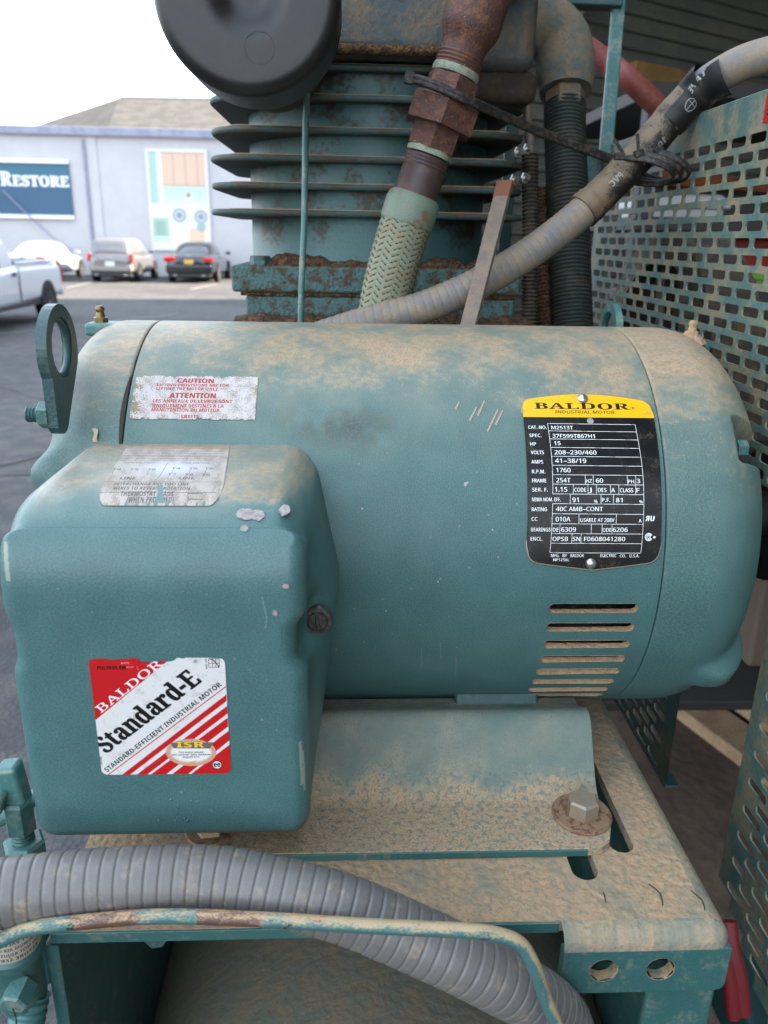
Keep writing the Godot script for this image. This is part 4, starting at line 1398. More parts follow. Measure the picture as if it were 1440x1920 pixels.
# strip on the shell between two angles
func shell_patch(g: Geo, x0: float, x1: float, d0: float, d1: float, nu: int, nv: int) -> void:
	g.grid(func(u: float, w: float) -> Vector3: return cyl(lerpf(x0, x1, u), lerpf(d0, d1, w)), nu, nv, false, false, true,
		func(u: float, w: float) -> Vector2: return shell_uv(lerpf(x0, x1, u), lerpf(d0, d1, w)))

func shell_uv(x: float, deg: float) -> Vector2:
	return Vector2((x + 0.1835) / 0.369, (deg + 30.0) / 360.0)

func build_motor() -> void:
	var mo := thing("electric_motor", "large dusty teal electric motor lying across the picture, with nameplate and terminal box", "electric motor", V(0, 1.361, 0))
	# ---- frame shell with vent slots
	var im := bake_image(1024, 2048, func(u: float, w: float) -> Color: return shell_color(u * 0.369 - 0.1835, w * 360.0 - 30.0))
	var px := func(x: float, deg: float) -> Vector2:
		return shell_uv(x, deg) * Vector2(1024, 2048)
	# scuffs and chips with a shape of their own
	for q in [[0.052, 47.5, 0.058, 43.5], [0.058, 46.0, 0.064, 41.5], [0.064, 50.5, 0.073, 44.0], [0.043, 44.0, 0.046, 42.0], [0.070, 48.5, 0.076, 44.5]]:
		smear(im, px.call(q[0], q[1]), px.call(q[2], q[3]), 3.2, Color(0.60, 0.58, 0.52))
		smear(im, px.call(q[0] + 0.0012, q[1]), px.call(q[2] + 0.0006, q[3]), 1.3, Color(0.45, 0.25, 0.17))
	for q in [[0.0475, 64.0, 3.0], [0.049, 63.6, 2.0], [-0.022, 70.0, 1.6], [0.03, 88.0, 1.5], [0.066, 75.0, 1.4], [-0.005, 96.0, 1.5]]:
		fill_poly(im, ngon(7, q[2], q[0] * 50.0, px.call(q[0], q[1])), Color(0.62, 0.60, 0.58))
	for k in 70:
		var x := -0.17 + 0.35 * fposmod(k * 0.6180339, 1.0)
		var dg := 55.0 + 70.0 * fposmod(k * 0.7548777, 1.0)
		fill_poly(im, ngon(5, 0.8 + 0.9 * fposmod(k * 0.37, 1.0), k, px.call(x, dg)), Color(0.52, 0.53, 0.47))
	for q in [[0.021, 108.0, 116.0], [0.034, 106.0, 112.0], [0.047, 112.0, 120.0]]:
		smear(im, px.call(q[0], q[1]), px.call(q[0] + 0.002, q[2]), 1.6, Color(0.42, 0.46, 0.42))
	smear(im, px.call(-0.135, 4.0), px.call(-0.128, 3.0), 1.8, Color(0.15, 0.2, 0.2))
	var sm := textured(ImageTexture.create_from_image(im), 0.46)
	sm.metallic_specular = 0.45
	sm.heightmap_enabled = true
	sm.heightmap_texture = hammer_tex()
	sm.heightmap_scale = 0.02
	var g := Geo.new()
	var x0 := -0.1815
	var x1 := 0.1845
	var va := 0.1050
	var vb := 0.1745
	var d0 := 92.43
	var dn := 8
	var dd := 5.74
	shell_patch(g, x0, va, -30.0, 330.0, 30, 180)
	shell_patch(g, vb, x1, -30.0, 330.0, 3, 180)
	shell_patch(g, va, vb, -30.0, d0, 8, 61)
	shell_patch(g, va, vb, d0 + dd * dn, 330.0, 8, 96)
	var hole := stadium(0.0628, 0.0072, 0.0034, 5)
	var m := hole.size()
	var cell := Vector2((vb - va), deg_to_rad(dd) * R0)
	var rim := PackedVector2Array()
	for q in hole:
		var s := minf(cell.x / 2 / maxf(absf(q.x), 1e-6), cell.y / 2 / maxf(absf(q.y), 1e-6))
		rim.append(q * s)
	for c in [Vector2(1, 1), Vector2(-1, 1), Vector2(-1, -1), Vector2(1, -1)]:
		var tgt: Vector2 = c * cell / 2
		var best := 0
		for i in m:
			if rim[i].distance_to(tgt) < rim[best].distance_to(tgt):
				best = i
		rim[best] = tgt
	for k in dn:
		var cd := d0 + dd * (k + 0.5)
		var cx := (va + vb) / 2
		var k0 := g.v.size()
		for i in m:
			for e in 2:
				var q: Vector2 = hole[i] if e == 0 else rim[i]
				var dg := cd + rad_to_deg(q.y / R0)
				var nn := (cyl(0, dg) - V(0, CY, 0)).normalized()
				g.vert(cyl(cx + q.x, dg), nn, shell_uv(cx + q.x, dg))
		for i in m:
			var a := k0 + i * 2
			var b := k0 + (i + 1) % m * 2
			g.tri(a, a + 1, b + 1)
			g.tri(a, b + 1, b)
	put("frame_shell", g, sm, mo)
	for k in dn:
		var cd := d0 + dd * (k + 0.5)
		var cx := (va + vb) / 2
		var lg := Geo.new()
		lg.grid(func(u: float, w: float) -> Vector3:
			var q := hole[int(roundf(u * m)) % m]
			# the pressed lip flares into the slot and carries a roll of dust on its lower side
			var up := smoothstep(-0.001, 0.003, q.y)
			var f := 1.0 - (0.02 + 0.06 * up) * smoothstep(0.0, 0.6, w)
			var bump := 0.0006 * NC.get_noise_2d(q.x * 420.0, w * 3.0 + k * 9.0) * up
			var rr := R0 + 0.0004 - 0.0047 * w + bump
			return cyl(cx + q.x * (1.0 - 0.012 * w), cd + rad_to_deg(q.y * f / R0), rr), m, 5, true, false, false)
		put("vent_lip", lg, M.dust, mo)
	# windings in the dark behind the slots
	var wg := Geo.new()
	wg.grid(func(u: float, w: float) -> Vector3:
		return cyl(lerpf(0.09, 0.182, u), w * 360.0, 0.128 + 0.003 * absf(sin(w * 150.0 + u * 22.0))), 24, 240, false, true, true)
	put("windings", wg, plain(Color(0.10, 0.12, 0.12), 0.5), mo)
	# ---- right end bracket
	var prof := [Vector2(0.1852, 0.150), Vector2(0.1856, 0.1588), Vector2(0.1864, 0.1598), Vector2(0.1880, 0.1600)]
	for k in 7:
		prof.append(Vector2(0.188 + 0.034 * (k + 1) / 7.0, 0.160))
	for k in 44:
		var a := PI / 2 * (k + 1) / 44.0
		prof.append(Vector2(0.222 + 0.050 * sin(a), 0.110 + 0.050 * cos(a)))
	for k in 4:
		prof.append(Vector2(0.2725, 0.110 - 0.02 * (k + 1)))
	var np := prof.size() - 1
	var eg := Geo.new()
	eg.grid(func(u: float, w: float) -> Vector3:
		var q: Vector2 = prof[roundi(u * np)]
		var dg := w * 360.0 - 30.0
		var r := q.y
		var x := q.x
		# bolt pockets and corner lugs every quarter turn
		for c in [51.0, 141.0, 231.0, 321.0]:
			var dd2: float = absf(dg - c)
			var inside := (1.0 - smoothstep(5.4, 6.6, dd2)) * smoothstep(0.2400, 0.2440, x)
			r -= 0.024 * inside
			x -= 0.006 * inside * smoothstep(0.255, 0.27, x)
		for c in [122.0, 302.0]:
			var dd3: float = absf(dg - c)
			r += 0.013 * exp(-pow(dd3 / 5.0, 4.0)) * smoothstep(0.222, 0.252, x) * smoothstep(0.10, 0.13, q.y)
			x += 0.005 * exp(-pow(dd3 / 5.0, 4.0)) * smoothstep(0.235, 0.252, x)
		return cyl(x, dg, r), np, 480, false, true, true,
		func(u: float, w: float) -> Vector2: return Vector2(u, w))
	var bm := textured(bake(512, 1536, func(u: float, w: float) -> Color:
		var dg := w * 360.0 - 30.0
		var d := dg if dg < 180.0 else 360.0 - dg
		var x: float = lerpf(0.1852, 0.30, u)
		var s := dg / 360.0 * TAU * R0
		var patch := 0.86 - 0.52 * smoothstep(14.0, 50.0, d) - 0.30 * smoothstep(46.0, 66.0, d)
		patch += 0.30 * blob(u, dg, 0.45, 62.0, 0.3, 4.0) + 0.25 * smoothstep(0.5, 0.8, u) * (1.0 - smoothstep(60.0, 130.0, d)) + 0.12 * smoothstep(0.0, 0.15, 0.12 - u)
		var film := 0.58 * (1.0 - smoothstep(20.0, 95.0, d)) + 0.08 + 0.22 * smoothstep(0.55, 0.9, u)
		return coat(x + 0.4, s, film, patch)), 0.55)
	bm.heightmap_enabled = true
	bm.heightmap_texture = hammer_tex()
	bm.heightmap_scale = 0.03
	put("end_bracket", eg, bm, mo)
	for c in [51.0, 141.0, 231.0, 321.0]:
		var pb := Geo.new()
		var ctr := cyl(0.262, c, 0.138)
		hexnut(pb, 0.0065, 0.008, aim(ctr - V(0.014, 0, 0), V(1, 0, 0), V(0, 1, 0)))
		put("bracket_bolt", pb, M.teal, mo)
	# ---- left end bracket
	var lp := [Vector2(-0.1822, 0.150), Vector2(-0.1826, 0.1588), Vector2(-0.1834, 0.1598), Vector2(-0.1850, 0.1600), Vector2(-0.195, 0.160), Vector2(-0.204, 0.160)]
	for k in 14:
		var a := PI / 2 * (k + 1) / 14.0
		lp.append(Vector2(-0.207 - 0.032 * sin(a), 0.128 + 0.032 * cos(a)))
	for k in 4:
		lp.append(Vector2(-0.2375 - 0.001 * k, 0.128 - 0.02 * (k + 1)))
	var nl := lp.size() - 1
	var le := Geo.new()
	le.grid(func(u: float, w: float) -> Vector3:
		var q: Vector2 = lp[roundi(u * nl)]
		var dg := w * 360.0 - 30.0
		var r := q.y
		var x := q.x
		for c in [61.0, 151.0, 241.0, 331.0]:
			var e: float = absf(dg - c)
			var lug := exp(-e * e / 30.0)
			r += 0.010 * lug * smoothstep(0.212, 0.228, -x) * smoothstep(0.09, 0.12, q.y)
			x -= 0.008 * lug * smoothstep(0.212, 0.228, -x)
		return cyl(x, dg, r), nl, 200, false, true, false,
		func(u: float, w: float) -> Vector2: return Vector2(u, w))
	var lm := textured(bake(256, 1024, func(u: float, w: float) -> Color:
		var dg := w * 360.0 - 30.0
		var d := dg if dg < 180.0 else 360.0 - dg
		var s := dg / 360.0 * TAU * R0
		var c := coat(-0.18 - u * 0.08, s, 0.58 * (1.0 - smoothstep(15.0, 75.0, d)) + 0.12, 0.34 * (1.0 - smoothstep(15.0, 60.0, d)) + 0.16 + 0.2 * blob(u, dg, 0.15, 20.0, 0.1, 14.0))
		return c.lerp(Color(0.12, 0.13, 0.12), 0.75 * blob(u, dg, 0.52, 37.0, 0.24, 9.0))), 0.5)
	lm.heightmap_enabled = true
	lm.heightmap_texture = hammer_tex()
	lm.heightmap_scale = 0.03
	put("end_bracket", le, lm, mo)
	# gap strip at the seam, half pulled out
	var gs := Geo.new()
	gs.grid(func(u: float, w: float) -> Vector3:
		var dg := lerpf(35.0, 57.0, u)
		return cyl(-0.1826 - 0.0022 * sin(PI * u) * w - 0.0006 * w, dg, 0.1604 + 0.0006 * w), 30, 2, false, false, false)
	put("seam_gasket", gs, plain(Color(0.20, 0.18, 0.155), 0.8), mo)
	M.eye = tri_mat(weathered(256, Color(0.145, 0.27, 0.275), Color(0.26, 0.33, 0.32), 0.36, 0.2, 0.02, 0.08, 421, 0.14), 0.12, 0.4, 0.0, M.bump, 0.02)  # left eye's teal darkened: shade on its face put into the colour
	# ---- lifting eyes, the left front one and its twin at the right back
	for e in 2:
		var sx := -1.0 if e == 0 else 1.0
		var eye := Geo.new()
		var oy := PackedVector2Array()
		for k in 25:
			var a := deg_to_rad(-32.0 + 236.0 * k / 24.0)
			oy.append(Vector2(0.130, 1.675) + Vector2(cos(a), sin(a)) * 0.0282)
		for k in 9:
			var a := deg_to_rad(205.0 + 125.0 * k / 8.0)
			oy.append(Vector2(0.1435, 1.6350) + Vector2(cos(a), sin(a)) * 0.0118)
		var ex := Transform3D(Basis(V(0, 0, 1), V(0, 1, 0), V(-1, 0, 0)), V(-0.2140, 0, 0))
		if e == 1:
			ex = Transform3D(Basis(V(0, 0, -1), V(0, 1, 0), V(1, 0, 0)), V(0.222, -0.013, 0))
		var holes := [ngon(28, 0.0190, 0.0, Vector2(0.130, 1.6762))]
		eye.sheet(oy, holes, 0.0066, ex)
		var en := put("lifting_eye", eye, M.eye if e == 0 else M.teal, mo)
		var nb := Geo.new()
		var np2 := V(-0.2203, 1.636, 0.147) if e == 0 else V(0.2305, 1.636, -0.147)
		hexnut(nb, 0.0088, 0.0070, aim(np2, V(sx, 0, 0), V(0, 1, 0)))
		put("hex_nut", nb, M.teal_clean, en)
		var th := Geo.new()
		var tp := []
		tp.append(Vector2(0, 0))
		for k in 12:
			tp.append(Vector2(0.0043 if k % 2 else 0.0050, 0.001 + 0.0010 * k))
		tp.append(Vector2(0, 0.0135))
		th.lathe(tp, 20, aim(np2 + V(sx * 0.003, 0, 0), V(sx, 0, 0), V(0, 1, 0)), 0.2)
		put("stud_thread", th, M.teal_dark, en)
		# rolled rim of the eye hole
		var rg := Geo.new()
		var ring := PackedVector3Array()
		for k in 33:
			var a := TAU * k / 32.0
			ring.append(ex * V(0.130 + 0.0191 * cos(a), 1.6762 + 0.0191 * sin(a), 0.0033))
		rg.tube(ring, func(_d: float, aa: float) -> float: return 0.0022 + 0.0012 * absf(cos(aa)), 8, false)
		put("eye_rim", rg, M.teal_dark, en)
	# ---- grease fittings on top of both brackets
	var pad := Geo.new()
	pad.rbox(V(0.030, 0.010, 0.026), 0.003, Transform3D(Basis(), V(-0.2225, 1.674, 0.0)))
	put("fitting_pad", pad, M.teal, mo)
	for e in 2:
		var zg := Geo.new()
		var at := V(-0.2275, 1.6785, 0.0) if e == 0 else V(0.2505, 1.674, 0.0)
		hexnut(zg, 0.0058, 0.0042, Transform3D(Basis(), at), 0.9)
		zg.lathe([Vector2(0.0038, 0.004), Vector2(0.0034, 0.0065), Vector2(0.0028, 0.008), Vector2(0.0036, 0.0098), Vector2(0.0036, 0.0110), Vector2(0.0024, 0.0128), Vector2(0, 0.0130)], 20, Transform3D(Basis(), at))
		put("grease_fitting", zg, M.brass if e == 0 else M.dust, mo)
	var dh := Geo.new()
	dh.grid(func(u: float, w: float) -> Vector3:
		var a := TAU * u
		var r := 0.013 * w * (1.0 + 0.25 * NB.get_noise_2d(cos(a) * 2.0, sin(a) * 2.0))
		return V(0.2495 + r * cos(a), 1.6705 + 0.0075 * (1.0 - w * w) * (1.0 + 0.3 * NB.get_noise_2d(r * 200.0, a)) - 0.002 * w, r * sin(a)), 28, 8, true, false, true)
	put("dust_heap", dh, M.dust, mo)
	build_nameplate(mo)
	build_caution_label(mo)
	build_foot(mo)
	build_terminal_box(mo)

var _hammer: ImageTexture
func hammer_tex() -> ImageTexture:
	if _hammer == null:
		var a := noise_px(1024, 0.35, 2, 401)
		_hammer = ImageTexture.create_from_image(Image.create_from_data(1024, 1024, false, Image.FORMAT_L8, a))
	return _hammer

# a sheet laid on the shell: outline given by its top and bottom edge per column
func shell_decal(x0: float, x1: float, d0: float, d1: float, top: Callable, bot: Callable, lift: float, nu: int, nv: int) -> Geo:
	var g := Geo.new()
	g.grid(func(u: float, w: float) -> Vector3:
		var v0: float = top.call(u)
		var v1: float = bot.call(u)
		var q := lerpf(v0, v1, w)
		return cyl(lerpf(x0, x1, u), lerpf(d0, d1, q), R0 + lift), nu, nv, false, false, true,
		func(u: float, w: float) -> Vector2: return Vector2(u, lerpf(top.call(u), bot.call(u), w)))
	return g

func build_nameplate(mo: Node3D) -> void:
	var W := 896.0
	var H := 1216.0
	var im := bake_image(int(W), int(H), func(u: float, w: float) -> Color:
		var n := NA.get_noise_2d(u * 7.0, w * 9.0) + 0.6 * NB.get_noise_2d(u * 40.0, w * 50.0)
		var edge := maxf(smoothstep(0.80, 1.0, u), maxf(smoothstep(0.10, 0.0, u) * 0.6, smoothstep(0.9, 1.0, w)))
		if w < 0.158:
			var dd := smoothstep(0.35, 0.9, n + 0.55 * smoothstep(0.05, 0.0, w) + 0.3 * edge)
			return Color(0.87, 0.67, 0.045).lerp(Color(0.70, 0.58, 0.34), dd * 0.6)
		var c := Color(0.020, 0.020, 0.024)
		var sc := NB.get_noise_2d(u * 90.0 + w * 30.0, w * 90.0)
		c = c.lerp(Color(0.36, 0.31, 0.24), clampf(smoothstep(0.05, 0.9, n + 0.30 * edge + 0.5 * sc - 0.10) * 0.62, 0.0, 0.7))
		return c)
	# measured on a flattened view of the plate
	var P := func(x: float, y: float) -> Vector2:
		return Vector2((x - 105.0 - 0.0255 * (y - 250.0)) / 1190.0 * W, (y - 148.0) / 1606.0 * H)
	var white := Color(0.93, 0.93, 0.92)
	var dark := Color(0.10, 0.085, 0.05)
	var T := func(s: String, xa: float, xb: float, y: float, h: float, b := 0.45) -> void:
		ink(im, s, "Droid Sans", P.call(xa, y), P.call(xb, y), h / 1606.0 * H, white, 0.0, b)
	var L := func(xa: float, ya: float, xb: float, yb: float) -> void:
		stroke(im, P.call(xa, ya), P.call(xb, yb), 2.8, white)
	ink(im, "BALDOR", "Droid Serif!", P.call(218, 317), P.call(1085, 317), 64.0 / 1606.0 * H, dark, 0.0, 0.6)
	ink(im, "®", "Droid Sans", P.call(1098, 314), P.call(1136, 314), 26.0 / 1606.0 * H, dark)
	ink(im, "INDUSTRIAL MOTOR", "Droid Sans", P.call(400, 362), P.call(942, 362), 30.0 / 1606.0 * H, dark, 0.18, 0.5)
	var rows := [["CAT. NO.", 148, 312, 518, "M2513T", 355, 550, 520, 32], ["SPEC.", 153, 262, 596, "37F599T867H1", 360, 740, 600, 34], ["HP", 158, 208, 675, "15", 372, 428, 668, 34], ["VOLTS", 160, 275, 752, "208–230/460", 371, 745, 752, 36],
		["AMPS", 163, 266, 836, "41–38/19", 373, 650, 828, 38], ["R.P.M.", 167, 284, 921, "1760", 381, 508, 911, 38], ["FRAME", 167, 292, 999, "254T", 380, 506, 998, 38], ["SER. F.", 167, 305, 1077, "1.15", 368, 477, 1077, 38],
		["NEMA NOM. EFF.", 167, 418, 1160, "91", 523, 578, 1166, 38], ["RATING", 167, 300, 1244, "40C AMB–CONT", 380, 795, 1242, 36], ["CC", 167, 220, 1326, "010A", 380, 510, 1330, 38],
		["BEARINGS", 167, 338, 1416, "6309", 432, 562, 1418, 38], ["ENCL.", 167, 272, 1494, "OPSB", 360, 496, 1497, 36]]
	for r in rows:
		T.call(r[0], r[1], r[2], r[3], 31.0)
		T.call(r[4], r[5], r[6], r[7], r[8])
	for q in [["HZ", 643, 695, 1000, 30], ["60", 733, 795, 999, 36], ["PH", 1018, 1072, 1003, 30], ["3", 1095, 1126, 1001, 36], ["CODE", 540, 645, 1078, 34], ["J", 667, 692, 1079, 36], ["DES", 750, 825, 1079, 34], ["A", 868, 900, 1081, 36], ["CLASS", 945, 1062, 1080, 34],
		["F", 1092, 1120, 1081, 36], ["%", 716, 744, 1172, 26], ["P.F.", 786, 858, 1163, 32], ["81", 910, 968, 1166, 36], ["%", 1118, 1148, 1174, 26], ["USABLE AT 208V", 600, 900, 1334, 32], ["A", 1118, 1142, 1336, 28], ["DE", 358, 408, 1417, 32], ["ODE", 800, 876, 1418, 32],
		["6206", 890, 1022, 1418, 36], ["SN", 538, 604, 1497, 36], ["F0608041280", 640, 1004, 1497, 36]]:
		T.call(q[0], q[1], q[2], q[3], q[4])
	for q in [["MFG.", 356, 430, 1636, 26], ["BY", 460, 498, 1636, 26], ["BALDOR", 530, 648, 1636, 26], ["ELECTRIC", 795, 938, 1636, 26], ["CO.", 970, 1022, 1638, 26], ["U.S.A.", 1056, 1142, 1638, 26], ["NP1256L", 380, 520, 1672, 24]]:
		T.call(q[0], q[1], q[2], q[3], q[4], 0.4)
	# ruled boxes
	var ys := [465, 536, 612, 690, 770, 850, 932, 1014, 1097, 1180, 1265, 1350, 1433, 1516, 1598]
	var xl := [322, 328, 333, 338, 343, 346, 348, 349, 349, 349, 348, 348, 347, 346, 344]
	var xr := [1116, 1122, 1128, 1134, 1142, 1148, 1152, 1156, 1157, 1158, 1158, 1158, 1157, 1156, 1154]
	for i in ys.size():
		L.call(xl[i], ys[i], xr[i], ys[i] + 4)
		if i < ys.size() - 1:
			if i != 8:
				L.call(xl[i], ys[i], xl[i + 1], ys[i + 1])
			L.call(xr[i], ys[i] + 4, xr[i + 1], ys[i + 1] + 4)
	for q in [[637, 6], [708, 6], [1012, 6], [1086, 6], [530, 7], [660, 7], [735, 7], [860, 7], [934, 7], [1084, 7], [503, 8], [776, 8], [886, 8], [585, 10], [915, 10], [419, 11], [697, 11], [793, 11], [882, 11], [530, 12], [611, 12]]:
		L.call(q[0], ys[q[1]], q[0] + 1, ys[q[1] + 1])
	# approval marks at the right
	ink(im, "ЯU", "Droid Sans!", P.call(1174, 1326), P.call(1254, 1326), 44.0 / 1606.0 * H, white, 0.1, 0.6)
	fill_poly(im, ngon(24, 27, 0.0, P.call(1213, 1462)), Color(0.80, 0.80, 0.79))
	fill_poly(im, ngon(16, 10, 0.0, P.call(1243, 1462)), Color(0.05, 0.05, 0.05))
	fill_poly(im, ngon(16, 8, 0.0, P.call(1264, 1464)), white)
	ink(im, "SA", "Droid Sans!", P.call(1190, 1476), P.call(1224, 1476), 20, Color(0.2, 0.2, 0.2))
	var top := func(u: float) -> float:
		var y := 0.052 - 0.050 * pow(sin(PI * clampf(u * 0.97 + 0.03, 0, 1)), 1.0)
		if u < 0.06: y += 0.045 * (1.0 - sqrt(1.0 - pow(1.0 - u / 0.06, 2.0)))
		if u > 0.92: y += 0.075 * (1.0 - sqrt(maxf(0.0, 1.0 - pow((u - 0.92) / 0.08, 2.0))))
		return y
	var bot := func(u: float) -> float:
		var y := 0.948 + 0.050 * pow(1.0 - absf(u * 2.0 - 1.0), 0.8)
		if u < 0.08: y -= 0.075 * (1.0 - sqrt(maxf(0.0, 1.0 - pow(1.0 - u / 0.08, 2.0))))
		if u > 0.92: y -= 0.075 * (1.0 - sqrt(maxf(0.0, 1.0 - pow((u - 0.92) / 0.08, 2.0))))
		return y
	var pm := textured(ImageTexture.create_from_image(im), 0.30)
	pm.texture_repeat = false
	var da := 39.4
	var db := 84.9
	var plate := put("nameplate", shell_decal(0.0895, 0.1815, da, db, top, bot, 0.0013, 60, 30), pm, mo)
	# metal edge of the plate
	var edge := PackedVector3Array()
	for k in 61:
		edge.append(cyl(lerpf(0.0895, 0.1815, k / 60.0), lerpf(da, db, top.call(k / 60.0)), R0 + 0.0006))
	for k in 61:
		edge.append(cyl(lerpf(0.1815, 0.0895, k / 60.0), lerpf(da, db, bot.call(1.0 - k / 60.0)), R0 + 0.0006))
	edge.append(edge[0])
	var eg := Geo.new()
	eg.tube(edge, func(_d: float, _a: float) -> float: return 0.0008, 6, false, V(0, 0.7, 0.7))
	put("plate_edge", eg, M.steel, plate)
	for q in [[0.1332, 41.0], [0.1340, 83.2]]:
		var rg := Geo.new()
		rg.lathe([Vector2(0.0039, 0), Vector2(0.0039, 0.0006), Vector2(0.0034, 0.0016), Vector2(0.0022, 0.0025), Vector2(0.0008, 0.0029), Vector2(0, 0.0029)], 24, aim(cyl(q[0], q[1], R0 + 0.001), cyl(0, q[1]) - V(0, CY, 0)), 0.9)
		put("rivet", rg, M.rivet, plate)
	var hg := Geo.new()
	hg.lathe([Vector2(0.0023, 0), Vector2(0.0023, 0.0004), Vector2(0, 0.0004)], 20, aim(cyl(0.1360, 47.6, R0 + 0.0013), cyl(0, 47.6) - V(0, CY, 0)))
	put("plugged_hole", hg, M.chip, plate)

func ragged(u: float, sd: float, amp: float) -> float:
	return amp * (maxf(0.0, NB.get_noise_2d(u * 9.0, sd)) + 0.6 * maxf(0.0, NC.get_noise_2d(u * 34.0, sd * 3.0)))

func build_caution_label(mo: Node3D) -> void:
	var im := bake_image(800, 320, func(u: float, w: float) -> Color:
		var n := NA.get_noise_2d(u * 9.0, w * 4.0) * 0.7 + NB.get_noise_2d(u * 60.0, w * 26.0) * 0.6
		var e := smoothstep(0.12, 0.0, u) * 0.7 + smoothstep(0.08, 0.0, w) * 0.3 + smoothstep(0.92, 1.0, w) * 0.35 + smoothstep(0.95, 1.0, u) * 0.3
		var c := Color(0.72, 0.69, 0.67).lerp(Color(0.60, 0.57, 0.545), smoothstep(-0.2, 0.3, n))
		return c.lerp(Color(0.50, 0.44, 0.34), smoothstep(0.40, 0.75, n + e)))
	var P := func(x: float, y: float) -> Vector2:
		return Vector2((x - (415.0 - (y - 90.0) * 0.09)) / 900.0 * 800.0, (y - 88.0) / 338.0 * 320.0)
	var red := Color(0.60, 0.12, 0.14)
	for q in [["CAUTION", 716, 984, 147, 34, 1.6], ["LIFTING PROVISIONS ARE FOR", 570, 1098, 178, 21, 0.2], ["LIFTING THE MOTOR ONLY.", 566, 1026, 208, 21, 0.2], ["ATTENTION", 664, 1000, 269, 36, 1.6], ["LES ANNEAUX DE LEVAGE SONT", 548, 1122, 304, 22, 0.2],
		["UNIQUEMENT DESTINÉS A LA", 545, 1060, 339, 22, 0.2], ["MANUTENTION DU MOTEUR.", 540, 1038, 370, 22, 0.2], ["LB1115", 756, 878, 414, 21, 0.6]]:
		ink(im, q[0], "Droid Sans!", P.call(q[1], q[3]), P.call(q[2], q[3]), q[4] * 0.98, red, 0.0, q[5])
	stroke(im, P.call(930, 213), P.call(1028, 213), 2.2, red)
	stroke(im, P.call(545, 344), P.call(780, 344), 2.2, red)
	var m := textured(ImageTexture.create_from_image(im), 0.6)
	m.texture_repeat = false
	var g := shell_decal(-0.1790, -0.0948, 34.5, 48.0, func(u: float) -> float: return ragged(u, 1.0, 0.06), func(u: float) -> float: return 1.0 - ragged(u, 5.0, 0.06), 0.0005, 90, 14)
	put("caution_label", g, m, mo)

